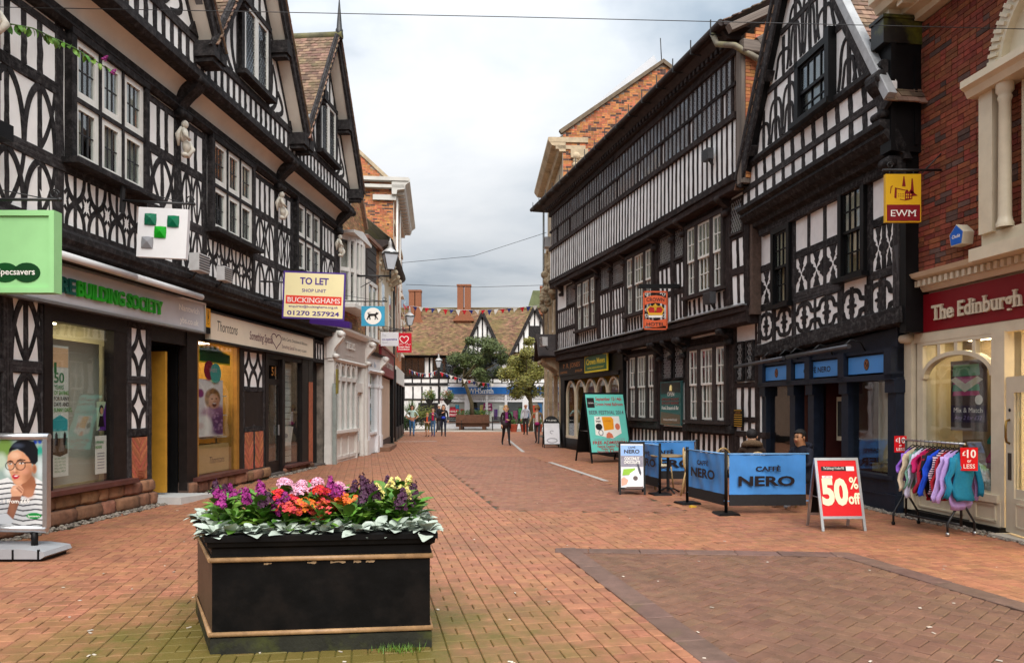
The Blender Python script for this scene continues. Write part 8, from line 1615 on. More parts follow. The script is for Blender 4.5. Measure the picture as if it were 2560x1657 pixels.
 T, rx = a_board("jewellery_board", "black arched pavement board with a white jewellery picture", 1.60, 28.5, .68, 1.0, .6, R(4), BLACKP, paint("poster_white", "#dcdce0"), fz0=.12); on_board(T, rx, "arched_head", BLACKP, poly_disc(0, .92, .34, .40, 18, 0, math.pi), .01); on_text(T, rx, "P. R. JONES", 0, 1.10, .09, WHITEI, y=.002, fit=.4); on_text(T, rx, "DIAMONDS", 0, 1.0, .06, WHITEI, y=.002, fit=.34); b = MB(); b.strip(poly_disc(0, .30, .2, .09, 24, 0, 6.28), .035, -.011, -.008); b.strip(poly_disc(.0, .64, .07, .06, 12, .5, 5), .03, -.011, -.008); b.xf(Matrix.Rotation(rx, 4, 'X')); b.build("ring_print", MATS["mid_grey_print"], T)
boards()
# ---------------------------------------------------------------- cafe screens, table and chairs
SCREEN = mat("cafe_screen_canvas", hx("#4a8fd6"), .45, .12, 2.5, bump=.25, bscale=5, spec=.4)
def screen(label, p, q, texts, zt=.92, posts=(True, True)):
 d = Vector((q[0] - p[0], q[1] - p[1])); L_ = d.length; T = thing("canvas_screen", label, "screen", (p[0], p[1], 0), math.atan2(d.y, d.x), "cafe wind screens"); b = MB(); n = 24; vs = []
 for i in range(n + 1):
  for j in range(8):
   u, v = i / n, j / 7; s = .022 * math.sin(u * 9 + v * 4) * math.sin(math.pi * v) + .012 * math.sin(u * 23 + v * 3); vs.append((.05 + u * (L_ - .10), s * math.sin(math.pi * u) ** .5 if 0 < u < 1 else 0, .30 + v * (zt - .30 - .02 * math.sin(math.pi * u))))
 b.add(vs, [(i * 8 + j, i * 8 + 8 + j, i * 8 + 9 + j, i * 8 + 1 + j) for i in range(n) for j in range(7)], 0, True); b.build("canvas", SCREEN, T, fix=False)
 b = MB(); b.box(.05, L_ - .05, -.012, .012, .13, .30); b.build("hem", mat("black_canvas", (.015, .015, .017), .7, .2, 20), T); b = MB(); b.tube([(0, 0, zt), (L_, 0, zt)], .012, 6); b.tube([(0, 0, .2), (L_, 0, .2)], .01, 6); b.build("rail", paint("pale_blue_rail", "#7ab0e4"), T)
 for k, u in enumerate((0, L_)):
  if posts[k]: b = MB(); b.tube([(u, 0, .02), (u, 0, zt + .04)], .026, 8); b.build("post", BLACKP, T); b = MB(); b.prism([(-.17, .0), (.17, .0), (.15, .03), (-.15, .03)], -.17, .17); b.build("foot_plate", BLACKP, T, (u, 0, 0))
 for t, x, z, s, f in texts: put_text("lettering", t, T, x * L_, z, -.03, s, NAVYL, fit=f * L_, bold=.035)
 return T
screen("sky blue canvas cafe screen facing the street beside the sale board", (3.27, 11.0), (4.56, 11.06), (("CAFFÈ", .50, .66, .1, .30), ("NERO", .48, .44, .2, .68)), posts=(True, False))
screen("sky blue canvas cafe screen running back from the screens' corner post", (2.97, 12.2), (3.27, 11.0), (("CAFFÈ", .46, .70, .1, .30), ("NERO", .46, .50, .2, .62)), posts=(True, False))
screen("sky blue canvas cafe screen behind the narrow drinks board", (2.45, 15.0), (2.76, 13.44), (("CAFFÈ", .58, .70, .1, .30), ("NERO", .6, .50, .2, .62)), posts=(True, True))
screen("sky blue canvas cafe screen at the back of the terrace below the hotel", (2.48, 15.06), (3.86, 15.06), (("CAFFÈ", .5, .66, .1, .30), ("NERO", .58, .38, .22, .74)), posts=(False, True))
def cafe_chair(x, y, rz, label):
 T = thing("bistro_chair", label, "chair", (x, y, 0), rz, "bistro chairs of the cafe"); RAT = mat("dark_rattan", (.06, .04, .025), .5, .4, 30); GR = mat("golden_cane", (.42, .28, .12), .5, .3, 30); WV = mat("cream_cane_weave", (.62, .54, .38), .7, .5, 70, bump=.8, bscale=90)
 for sx in (-1, 1):
  b = MB(); b.tube([(sx * .19, -.18, .44), (sx * .21, -.24, 0)], .015, 7); b.build("leg", GR, T); b = MB(); b.tube([(sx * .17, .18, .44), (sx * .20, .26, 0)], .015, 7); b.build("leg", GR, T)
  b = MB(); b.tube([(sx * .2, -.2, .28), (sx * .1, -.2, .38), (0, -.2, .42)], .008, 5); b.build("brace", RAT, T)
 b = MB(); b.lathe([(.001, .435), (.21, .435), (.225, .45), (.21, .475), (.001, .475)], (0, 0, 0), 16); b.build("seat", WV, T)
 arc = [(.20 * math.cos(t) , .20 + .03 * math.sin(t), .55 + .32 * math.sin(t)) for t in [math.pi * i / 14 for i in range(15)]]; b = MB(); b.tube([(.18, .16, .45)] + arc + [(-.18, .16, .45)], .018, 7); b.build("back_frame", GR, T); b = MB(); b.tube([(p[0] * .88, p[1], .55 + (p[2] - .55) * .86) for p in arc], .012, 6); b.build("back_hoop", RAT, T)
 b = MB(); b.prism([(p[0] * .84, .55 + (p[2] - .55) * .82) for p in arc] + [(-.16, .52), (.16, .52)], .195, .215); b.build("back_panel", WV, T); return T
c0 = cafe_chair(3.42, 13.35, R(70), "bistro chair in the gap between the screens, seen from its side")
for x, y, a, l in ((3.85, 13.6, R(200), "bistro chair with its rounded back showing above the side screen"), (4.16, 12.35, R(175), "bistro chair under the person in the fur hood"), (4.80, 11.95, R(5), "bistro chair under the dark haired young man"), (2.95, 14.55, R(20), "bistro chair behind the round table at the back screen")): dup(c0, (x, y, 0), a, l)
def cafe_table(x, y, label):
 T = thing("bistro_table", label, "table", (x, y, 0), .3, "bistro tables of the cafe"); b = MB(); b.lathe([(.001, .69), (.32, .69), (.335, .70), (.335, .715), (.32, .72), (.001, .72)], n=24); b.build("table_top", mat("bronze_table_top", (.30, .21, .10), .35, .2, 6), T); b = MB(); b.lathe([(.03, .03), (.026, .69)], n=10); b.build("pedestal", IRON, T)
 for k in range(4): a = k * 1.571; b = MB(); b.tube([(.02 * math.cos(a), .02 * math.sin(a), .1), (.15 * math.cos(a), .15 * math.sin(a), .06), (.24 * math.cos(a), .24 * math.sin(a), .012)], .016, 6); b.build("leg", IRON, T)
 return T
t0 = cafe_table(2.98, 13.75, "round bistro table in the gap between the screens"); dup(t0, (4.42, 12.0, 0), None, "round bistro table between the two seated customers")
T = thing("spoon_wrapper", "crumpled yellow wrapper on the paving by the screen foot", "litter", (2.95, 11.75, 0), .4); b = MB(); b.prism([(-.06, 0), (.05, 0), (.07, .02), (.0, .035), (-.06, .03)], -.02, .02); b.build("wrapper", paint("wrapper_yellow", "#d8b040"), T)
# ---------------------------------------------------------------- clothes rail and its clothes
def clothes_rail():
 A, B = Vector((5.72, 9.17)), Vector((5.50, 10.05)); d = (B - A).normalized(); nn = Vector((-d.y, d.x)); zt = 1.17; T = thing("clothes_rail", "wheeled black clothes rail with a chrome bar outside the clothes shop", "clothes rail", (A.x, A.y, 0)); P3 = lambda p, z: (p.x - A.x, p.y - A.y, z)
 b = MB(); b.tube([P3(A - d * .06, zt), P3(B + d * .08, zt + .01)], .013, 8); b.build("bar", STEEL, T)
 for q in (A, B):
  b = MB(); b.tube([P3(q, .12), P3(q, zt)], .016, 8); b.build("upright", IRON, T)
  for s in (-1, 1):
   f = q + nn * (.21 * s); b = MB(); b.tube([P3(q, .46), P3(q + nn * .17 * s, .22), P3(f, .16), P3(f, .05)], .014, 8); b.build("leg", IRON, T); b = MB(); b.lathe([(.001, -.014), (.026, -.014), (.026, .014), (.001, .014)], (0, 0, 0), 10); b.xf(Matrix.Translation(P3(f, .028)) @ Matrix.Rotation(R(90), 4, 'Y')); b.build("castor", STEEL if q is A else BLACKP, T)
 b = MB(); b.tube([P3(A, .14), P3(B, .14)], .016, 8); b.build("base_bar", IRON, T)
 items = [("teal knitted jumper at the near end of the clothes rail", "#12779a", .50, .62, .44), ("lilac jumper hanging behind the teal one", "#b99ad8", .54, .74, .5), ("pale lilac cardigan third from the near end of the rail", "#bfa4dc", .50, .60, .5), ("red cardigan next to the black and white striped top", "#9c1224", .46, .64, .4), ("pink, black and white striped top on the rail", "stripe", .46, .58, .42), ("royal blue jumper in the middle of the rail", "#1648c8", .48, .66, .45), ("black jumper beside the royal blue one", "#17121c", .48, .62, .45), ("dark red jumper beside the black one", "#9a1030", .50, .66, .42), ("cerise T shirt with a white label on the rail", "#b0105a", .44, .42, .16), ("pale grey lilac checked blouse on the rail", "#c6c4dc", .48, .56, .5), ("sage green top on the rail", "#6a9484", .46, .56, .4), ("beige cardigan near the far end of the rail", "#c8b49a", .48, .56, .42), ("violet T shirt with a red label at the far end of the rail", "#8a5cc4", .46, .44, .18)]
 STR = mat("striped_knit", (.8, .8, .8), .8, .1, 20); nt = STR.node_tree; wv = nt.nodes.new("ShaderNodeTexWave"); wv.bands_direction = 'Z'; wv.inputs['Scale'].default_value = 11; tc = nt.nodes.new("ShaderNodeTexCoord"); nt.links.new(tc.outputs['Object'], wv.inputs['Vector']); rp = nt.nodes.new("ShaderNodeValToRGB"); rp.color_ramp.interpolation = 'CONSTANT'; e = rp.color_ramp.elements; e[0].color = (.03, .02, .04, 1); e[1].position = .55; e[1].color = (.75, .55, .65, 1); nt.links.new(wv.outputs[0], rp.inputs[0]); nt.links.new(rp.outputs[0], nt.nodes['Principled BSDF'].inputs['Base Color'])
 n = len(items); rd = random.Random(3)
 for i, (lab, col, w, h, sl) in enumerate(items):
  p = A + d * (-.05 + (B - A).length * (i + .2) / n * .98); m = STR if col == "stripe" else mat("knit_" + col[1:], hx(col), .85, .12, 25, bump=.3, bscale=120)
  G = thing("garment", lab, "clothing", (p.x, p.y, zt), math.atan2(d.y, d.x) - R(90) + rd.uniform(-.12, .12) + (R(14) if i == 0 else R(8)), "clothes on the rail"); garment(G, w * .92, h, sl, m, .026 if i else .034, z=-.09, seed=i); b = MB(); b.tube([(-w * .3, 0, -.11), (0, 0, -.05), (w * .3, 0, -.11)], .008, 5); b.tube([(0, 0, -.05), (0, 0, -.02), (.015, 0, .012), (0, 0, .022), (-.012, 0, .008)], .004, 5); b.build("hanger", BLACKP, G)
 for (q, z0, lab, t3) in ((A - d * .12, .84, "red £10 or less card at the near end of the clothes rail", True), (B + d * .1, 1.0, "red £10 card at the far end of the clothes rail", True)):
  G = thing("price_card", lab, "sign", (q.x, q.y, 0), R(-4)); k = 1.0 if q.y < 9.5 else .8; bx(G, "card", REDP, -.105 * k, .105 * k, 0, .008, z0, z0 + .29 * k); put_text("lettering", "£", G, -.065 * k, z0 + .19 * k, -.003, .08 * k, WHITEI, bold=.02); put_text("lettering", "10", G, .025 * k, z0 + .165 * k, -.003, .14 * k, WHITEI, fit=.11 * k, bold=.025); put_text("lettering", "or", G, 0, z0 + .105 * k, -.003, .06 * k, WHITEI, fit=.05 * k, bold=.02); put_text("lettering", "LESS", G, 0, z0 + .03 * k, -.003, .075 * k, WHITEI, fit=.14 * k, bold=.01)
clothes_rail()
def child_print():
 T, a, c = CHILD; E = lambda x, y, rx, ry, c, soft=6, al=1: ("e", (x, y, rx, ry), c, soft, al); rd = random.Random(2)
 L_ = [E(20, 30, 60, 40, "#efe9ea", 60), E(8, 45, 10, 14, "#8a2a78", 3), E(50, 130, 60, 50, "#e8e0e4", 60)] + [E(44 + 17 * math.cos(t), 66 + 26 * math.sin(t) - 4, 7, 9, ("#8a5a30", "#a87844", "#6a4020")[k % 3], 6) for k, t in enumerate([2.2 + i * .28 for i in range(16)])]
 L_ += [E(58, 120, 34, 36, "#8a5a86", 16), E(30, 112, 20, 20, "#b890a8", 14), E(66, 150, 26, 40, "#5a2a68", 14), E(48, 70, 16, 24, "#d9a488", 5), E(42, 62, 8, 10, "#eec4aa", 8, .7), E(58, 76, 7, 14, "#b87c62", 8, .7), E(42, 62, 3.2, 2.2, "#2a1a16", 2), E(55, 61, 3.2, 2.2, "#2a1a16", 2), E(49, 82, 6.5, 8, "#5a161c", 3), E(49, 77, 5, 1.6, "#f4eeea", 1.5), E(49, 72, 3, 2.5, "#b87c62", 3, .6), E(18, 150, 24, 34, "#ece9e8", 10), E(8, 150, 10, 10, "#d8b0b0", 8, .6)] + [E(rd.uniform(30, 75), rd.uniform(100, 165), 3, 3, "#c8a0c0", 3, .6) for _ in range(22)]
 soft_print("print", T, a, c, 1.06, 2.17, -.002, L_, (lambda x: (x - a) / (c - a) * 76, lambda z: (2.17 - z) / 1.11 * 185), "#d6cdd2", (60, 110))
child_print()
# ---------------------------------------------------------------- people
PEOPLE = []
def person(label, x, y, rz, h, cl, pose=None, stride=.0, hair="short", extra=()):
 """one skinned body on a posed skeleton; cl = colours for top, trousers, shoes, skin, hair"""
 k = h / 1.75; J = {"pelvis": (0, 0, .96), "belly": (0, 0, 1.12), "chest": (0, .01, 1.34), "neck": (0, .01, 1.49), "jaw": (0, -.02, 1.575), "skull": (0, .0, 1.655), "crown": (0, .01, 1.71), "nose": (0, -.105, 1.615)}
 R_ = {"pelvis": .135, "belly": .125, "chest": .14, "neck": .055, "jaw": .066, "skull": .088, "crown": .07, "nose": .014}; E = [("pelvis", "belly"), ("belly", "chest"), ("chest", "neck"), ("neck", "jaw"), ("jaw", "skull"), ("skull", "crown"), ("jaw", "nose")]
 for s, n in ((-1, "r"), (1, "l")):
  f = stride * s
  J.update({"hip" + n: (s * .09, 0, .90), "knee" + n: (s * .095, -f * .5 - .03, .50), "ankle" + n: (s * .095, -f + (.12 if f < 0 else 0), .09 + (.05 if f < -.1 else 0)), "toe" + n: (s * .11, -f - .15 + (.12 if f < 0 else 0), .035), "sh" + n: (s * .175, .01, 1.415), "elbow" + n: (s * .235, .03 + f * .3, 1.14), "wrist" + n: (s * .25, -.06 + f * .7, .90), "palm" + n: (s * .25, -.09 + f * .75, .83)})
  R_.update({"hip" + n: .10, "knee" + n: .062, "ankle" + n: .042, "toe" + n: .036, "sh" + n: .066, "elbow" + n: .046, "wrist" + n: .032, "palm" + n: .034})
  E += [("pelvis", "hip" + n), ("hip" + n, "knee" + n), ("knee" + n, "ankle" + n), ("ankle" + n, "toe" + n), ("chest", "sh" + n), ("sh" + n, "elbow" + n), ("elbow" + n, "wrist" + n), ("wrist" + n, "palm" + n)]
 for q, v in (pose or {}).items(): J[q] = v
 for s, n in ((-1, "r"), (1, "l")):
  w, p = Vector(J["wrist" + n]), Vector(J["palm" + n]); d = (p - w).normalized(); a = d.cross(Vector((s, .2, 0))).normalized()
  for i, o in enumerate((-.03, -.01, .01, .03)): q = "f%d%s" % (i, n); J[q] = tuple(p + d * (.085 - .012 * abs(i - 1.3)) + a * o + Vector((-s * .02, 0, 0))); R_[q] = .0105; E.append(("palm" + n, q))
  q = "th" + n; J[q] = tuple(w + d * .06 + a * -.06); R_[q] = .012; E.append(("palm" + n, q))
 names = list(J); me = bpy.data.meshes.new("person"); me.from_pydata([tuple(c * k for c in J[n]) for n in names], [(names.index(a), names.index(b)) for a, b in E], [])
 o = bpy.data.objects.new("person", me); COL.objects.link(o); md = o.modifiers.new("skin", 'SKIN'); md.use_smooth_shade = True; o.modifiers.new("sub", 'SUBSURF').levels = 1
 if not me.skin_vertices: me.attributes.new
 for i, n in enumerate(names): v = me.skin_vertices[0].data[i]; v.radius = (R_[n] * k, R_[n] * k * (.72 if n in ("chest", "belly", "pelvis") else 1)); v.use_root = n == "pelvis"
 o.location = (x, y, 0); o.rotation_euler = (0, 0, rz); o["label"] = label; o["category"] = "person"; PEOPLE.append((o, J, k, cl, hair, extra)); return o
def finish_people():
 dg = bpy.context.evaluated_depsgraph_get(); done = []
 for o, J, k, cl, hair, extra in PEOPLE: done.append(bpy.data.meshes.new_from_object(o.evaluated_get(dg)))
 for (o, J, k, cl, hair, extra), me in zip(PEOPLE, done):
  o.modifiers.clear(); o.data = me; me.materials.clear(); ms = [mat("cloth_" + c[1:], hx(c), .85, .15, 18, bump=.3, bscale=30) if i != 3 else mat("skin_" + c[1:], hx(c), .5, .05, 20) for i, c in enumerate(cl[:4])]
  for m in ms: me.materials.append(m)
  short = "short_sleeve" in extra; segs = []
  for n in ("r", "l"): segs += [("hip" + n, "knee" + n, 1), ("knee" + n, "ankle" + n, 3 if "shorts" in extra else 1), ("ankle" + n, "toe" + n, 2), ("sh" + n, "elbow" + n, 0), ("elbow" + n, "wrist" + n, 3 if short else 0), ("wrist" + n, "palm" + n, 3), ("palm" + n, "f1" + n, 3)]
  segs += [("pelvis", "belly", 0), ("belly", "chest", 0), ("chest", "neck", 0), ("neck", "jaw", 3), ("jaw", "skull", 3), ("skull", "crown", 3)]; segs = [(Vector(J[a]) * k, Vector(J[b]) * k, m) for a, b, m in segs]
  for p in me.polygons:
   c = p.center; best = (9, 0)
   for a, b, m in segs: d = b - a; t = max(0, min(1, (c - a).dot(d) / d.length_squared)); best = min(best, ((c - a - d * t).length, m))
   m = best[1]; p.material_index = 1 if m == 0 and c.z < (J["pelvis"][2] - .03) * k and abs(c.x) < .17 * k else m; p.use_smooth = True
  H = mat("hair_" + cl[4][1:], hx(cl[4]), .7, .35, 60, bump=.5, bscale=90); s = Vector(J["skull"]) * k; b = MB()
  if hair != "bald": b.ball((s.x, s.y + .022 * k, s.z + .025 * k), .108 * k, 12, 8, 0, (.92, .98, .9))
  if hair == "long": [b.ball((s.x + dx * k, s.y + .05 * k, s.z - dz * k), r * k, 8, 6, 0, (1, .8, 1.4)) for dx, dz, r in ((-.07, .08, .06), (.07, .08, .06), (0, .1, .08), (-.08, .2, .05), (.08, .2, .05), (0, .2, .07))]
  if hair == "bob": [b.ball((s.x + dx * k, s.y + .03 * k, s.z - .06 * k), .06 * k, 8, 6, 0, (1, .9, 1.3)) for dx in (-.075, .075, 0)]
  if hair == "bald": b.strip([(s.x - .09 * k, s.z), (s.x, s.z + .0), (s.x + .09 * k, s.z)], .05 * k, s.y + .05 * k, s.y + .09 * k)
  # cut the face clear
  hm = b.mesh("hair", H); bm = bmesh.new(); bm.from_mesh(hm); bmesh.ops.delete(bm, geom=[f for f in bm.faces if f.calc_center_median().y < s.y - .045 * k and f.calc_center_median().z < s.z + .045 * k], context='FACES'); bm.to_mesh(hm); bm.free(); link("hair", hm, o)
  b = MB(); [b.ball((s.x + sx * .033 * k, s.y - .082 * k, s.z - .012 * k), .011 * k, 8, 6, 0) for sx in (-1, 1)]; b.strip([(s.x - .024 * k, s.z - .088 * k), (s.x, s.z - .092 * k), (s.x + .024 * k, s.z - .088 * k)], .009 * k, s.y - .098 * k, s.y - .08 * k, 1); [b.strip([(s.x + sx * .015 * k, s.z + .012 * k), (s.x + sx * .05 * k, s.z + .014 * k)], .008 * k, s.y - .092 * k, s.y - .078 * k, 0) for sx in (-1, 1)]; b.build("face_features", [paint("eye_dark", "#241a16"), paint("lip_rose", "#9a4a44")], o)
  b = MB(); [b.ball((s.x + sx * .09 * k, s.y + .005 * k, s.z - .03 * k), .026 * k, 8, 6, 0, (.4, .8, 1.2)) for sx in (-1, 1)]; b.build("ears", ms[3], o)
  for e in extra:
   if isinstance(e, tuple):
    if e[0] == "hat": b = MB(); b.lathe([(.001, .15), (.07, .14), (.10, .06), (.11, .03), (.17, .0), (.165, -.012), (.1, .0)], (s.x, s.y + .01, s.z + .0), 16); b.build("hat", mat("hat_" + e[1][1:], hx(e[1]), .9, .2, 30), o)
    if e[0] == "front": pts = [(-.07, 1.0), (.07, 1.0), (.055, 1.46), (-.055, 1.46)]; b = MB(); puff(b, [(a * k, c * k) for a, c in pts], .012); b.xf(Matrix.Translation((0, -.112 * k, 0))); b.build("shirt_front", mat("cloth_" + e[1][1:], hx(e[1]), .85, .15, 18), o)
    if e[0] == "bag": b = MB(); b.ball((e[2] * k, -.15 * k, e[3] * k), .11 * k, 10, 7, 0, (1.1, .5, .75)); b.build("bag_held", mat("cloth_" + e[1][1:], hx(e[1]), .6, .1, 18), o)
    if e[0] == "coat": b = MB(); puff(b, [(-.20 * k, 1.1 * k), (.20 * k, 1.1 * k), (.22 * k, .74 * k), (-.22 * k, .74 * k)], .11 * k); b.build("jacket_skirt", mat("cloth_" + e[1][1:], hx(e[1])), o)
SK, SK2 = "#d8a888", "#b98466"
person("woman in a pale mint T shirt and blue jeans with hands on hips", -5.5, 39.6, R(8), 1.70, ("#b9d6cc", "#3f6fa0", "#3a3a40", SK2, "#2a1c16"), {"elbowr": (-.36, .10, 1.16), "wristr": (-.22, -.04, 1.0), "palmr": (-.15, -.06, .98), "elbowl": (.36, .10, 1.16), "wristl": (.22, -.04, 1.0), "palml": (.15, -.06, .98)}, .16, "bob", ("short_sleeve",))
person("boy in a dark and orange T shirt and khaki shorts", -4.6, 39.1, R(0), 1.28, ("#39343c", "#6a6a3c", "#202024", SK, "#b98a4a"), {"wristl": (.12, -.24, 1.06), "palml": (.05, -.28, 1.07), "elbowl": (.24, -.04, 1.1), "elbowr": (-.24, -.04, 1.1), "wristr": (-.12, -.24, 1.06), "palmr": (-.05, -.28, 1.05)}, .06, "short", ("short_sleeve", "shorts", ("front", "#d8502a")))
person("girl in a grey jacket over a pink top and jeans", -4.28, 39.05, R(-4), 1.55, ("#4a4e5c", "#44688f", "#4a2a5a", SK, "#4a3022"), {"elbowl": (.26, .0, 1.14), "wristl": (.1, -.22, 1.3), "palml": (.04, -.24, 1.36)}, .12, "bob", (("front", "#c81a5c"),))
person("woman in a black top and dark jeans with a blue bag at her waist", -3.72, 39.1, R(4), 1.72, ("#17141a", "#1c2436", "#141416", SK, "#2e1d18"), {"elbowr": (-.25, .0, 1.14), "wristr": (-.08, -.2, 1.3), "palmr": (-.02, -.22, 1.34)}, .14, "long", (("bag", "#2440b8", 0, 1.04),))
person("white haired man in a dark coat walking away behind the family", -4.6, 45.5, R(200), 1.76, ("#23242e", "#4a4c58", "#18181a", SK, "#d8d4cc"), None, .24, "short", (("coat", "#23242e"),))
person("blonde woman in a dark jacket and black trousers striding along the street", -.25, 30.3, R(14), 1.68, ("#2a161c", "#19181a", "#101012", SK, "#c89a5c"), {"elbowl": (.26, .02, 1.16), "wristl": (.10, -.2, 1.1), "palml": (.03, -.22, 1.12)}, .22, "bob", (("front", "#7a2a6a"), ("coat", "#241318")))
person("balding man in a pale grey jumper and dark trousers", .78, 41.2, R(-6), 1.78, ("#b9bcc8", "#2e2a2e", "#1a1a1c", SK2, "#8a7460"), None, .10, "bald")
person("woman in a tan hat and beige jacket with a magenta bag", 1.12, 31.9, R(-12), 1.66, ("#a58a66", "#4a464a", "#17171a", SK, "#4a3020"), {"elbowr": (-.3, .02, 1.14), "wristr": (-.36, -.08, .92), "palmr": (-.38, -.1, .85)}, .20, "bob", (("hat", "#8a6a42"), ("front", "#e4d8d0"), ("bag", "#a0206a", .02, .93)))
person("fair haired woman in a white cardigan and blue top by the stone house corner", 1.98, 32.6, R(-70), 1.66, ("#d8cfc0", "#1c1c20", "#201c1c", SK, "#d8b888"), {"elbowr": (-.22, -.05, 1.12), "wristr": (-.1, -.26, 1.12), "palmr": (-.04, -.3, 1.12), "elbowl": (.22, -.05, 1.12), "wristl": (.1, -.26, 1.12), "palml": (.04, -.3, 1.12)}, .0, "short", (("front", "#2a50b8"),))
sit = {q: (v[0], v[1], v[2] - .46) for q, v in {"pelvis": (0, .02, .96), "belly": (0, .0, 1.12), "chest": (0, -.01, 1.34), "neck": (0, -.03, 1.49), "jaw": (0, -.075, 1.56), "skull": (0, -.065, 1.64), "crown": (0, -.06, 1.70), "nose": (0, -.17, 1.585)}.items()}
for s, n in ((-1, "r"), (1, "l")): sit.update({"hip" + n: (s * .09, 0, .47), "knee" + n: (s * .12, -.44, .50), "ankle" + n: (s * .12, -.42, .09), "toe" + n: (s * .13, -.57, .035), "sh" + n: (s * .175, -.01, .955), "elbow" + n: (s * .24, -.10, .70), "wrist" + n: (s * .12, -.33, .74), "palm" + n: (s * .07, -.38, .76)})
person("young man with short black hair in a navy hooded top seated at the cafe", 4.78, 11.86, R(-62), 1.72, ("#1a1c2a", "#23242c", "#b9b9bc", "#b07c58", "#14110f"), dict(sit), 0, "short", ())
person("customer seated with back turned in a dark cap and brown fur hood", 4.14, 12.42, R(164), 1.70, ("#3a2a20", "#24222a", "#d0d0d0", SK, "#1c1718"), dict(sit), 0, "short", ())
bpy.context.view_layer.update(); finish_people()
for o in PEOPLE[-2:]:
 o = o[0]; far = o["label"].startswith("cust"); b = MB(); m = mat("brown_fur", (.13, .08, .045), .95, .5, 50, bump=1.0, bscale=70) if far else MATS["cloth_1a1c2a"]
 ar = [(.13 * math.cos(a) * (1.15 if far else 1), .0 + .10 * math.sin(a), .97 + (.05 * math.sin(a) if far else .03)) for a in [math.pi * i / 15 for i in range(16)]]; b.tube(ar, [(.03 + .028 * math.sin(math.pi * i / 15)) * (1 + .1 * (i % 2)) for i in range(16)], 8)
 b.build("hood", m, o)
# ---------------------------------------------------------------- trees, shrubs, baskets
def leaf_cloud(b, centers, n, size, rd, squash=.8):
 for i in range(n):
  c, r = rd.choice(centers); d = Vector((rd.gauss(0, 1), rd.gauss(0, 1), rd.gauss(0, 1))).normalized() * r * rd.uniform(.45, 1.08); p = Vector(c) + Vector((d.x, d.y, d.z * squash)); s = size * rd.uniform(.6, 1.3); a = Vector((rd.gauss(0, 1), rd.gauss(0, 1), rd.gauss(0, .6))).normalized(); e = a.orthogonal().normalized()
  b.add([p - a * s, p + e * s * .5, p + a * s, p - e * s * .5], [(0, 1, 2, 3)])
def tree(label, x, y, base, trunk, cx_, cz, rx, rz_, n, m, seed):
 rd = random.Random(seed); T = thing("street_tree", label, "tree", (x, y, base), 0, "trees in the square"); BK_ = mat("mossy_bark", (.095, .075, .04), .9, .4, 10, bump=.6, dirt=(.12, .13, .03), dirt_scale=1.5, dirt_amt=.6); b = MB(); b.tube(trunk, [.17, .14, .12, .10], 9); top = Vector(trunk[-1]); cs = []
 for i in range(26):
  a = rd.random() * 6.28; r = math.sqrt(rd.random()); zz = rd.uniform(-1, 1); q = math.sqrt(1 - zz * zz * .8); cs.append(((cx_ + rx * r * q * math.cos(a) * .86, rx * r * q * math.sin(a) * .8, cz + rz_ * zz * .82), rd.uniform(.35, .7)))
 for i in range(9): c = Vector(cs[i][0]); b.tube([top - Vector((0, 0, rd.uniform(0, .8))), (top + c) / 2 + Vector((0, 0, -.1)), c], [.07, .05, .015], 6)
 b.build("trunk", BK_, T); b = MB(); leaf_cloud(b, cs, n, .085, rd); b.build("crown", m, T, fix=False, kind="stuff")
tree("dark green leaning tree in the brown planter of the square", -2.75, 50.6, .7, [(0, 0, 0), (-.1, 0, 1.2), (-.42, 0, 2.2), (-.75, 0, 2.9)], .35, 4.0, 2.5, 1.85, 11000, leafmat("dark_tree_leaf", (.075, .10, .030), .55, .4, .45), 4)
tree("yellowish green tree further right in front of the blue fascia", 1.25, 47.5, 0, [(0, 0, 0), (0, 0, 1.4), (-.05, 0, 2.2), (-.1, 0, 2.8)], .0, 4.15, 2.55, 2.25, 13000, leafmat("yellow_tree_leaf", (.19, .18, .038), .55, .4, .45), 9)
for i, (lab, x, y, r, z, c, n) in enumerate((("spiky pale green cordyline shrub against the timbered shop", -7.1, 50.5, .7, .95, (.14, .22, .05), 500), ("round yellow green shrub behind the walking family", -6.0, 50.0, 1.0, 1.1, (.17, .19, .03), 1500), ("dark green shrub at the left edge of the square", -7.3, 49.4, .7, .7, (.035, .07, .02), 1100))):
 T = thing("shrub", lab, "shrub", (x, y, 0)); b = MB(); rd = random.Random(i);
 if i == 0:
  for k in range(170): a = rd.random() * 6.28; t = rd.uniform(.2, 1.1); q = Vector((math.cos(a) * t, math.sin(a) * t, 1.5 - t * .4)); w = q.cross(Vector((0, 0, 1))).normalized() * .03; b.add([Vector((0, 0, .9)) - w, Vector((0, 0, .9)) + w, Vector((0, 0, .9)) + q * rd.uniform(.6, 1)], [(0, 1, 2)])
 else: leaf_cloud(b, [((rd.uniform(-.6, .6) * r, rd.uniform(-.5, .5), z + rd.uniform(-.5, .35) * r), r * .5) for _ in range(12)], n, .07, rd)
 b.build("foliage", leafmat("shrub_leaf_%d" % i, c), T, fix=False, kind="stuff"); b = MB(); b.tube([(0, 0, 0), (0, 0, z)], .06, 6); b.build("stem", MATS["mossy_bark"], T)
T = thing("square_planter", "brown timber planter with leafy plants under the leaning tree", "planter", (-2.75, 50.8, 0)); TW = mat("brown_planter_wood", (.13, .055, .03), .6, .25, 5)
for z0 in (.22, .50, .78): b = MB(); b.box(-1.15, 1.15, -.9, .9, z0, z0 + .27); b.build("plank", TW, T)
for sx in (-.8, .8): b = MB(); b.box(sx - .12, sx + .12, -.95, .95, 0, .8); b.build("leg", TW, T)
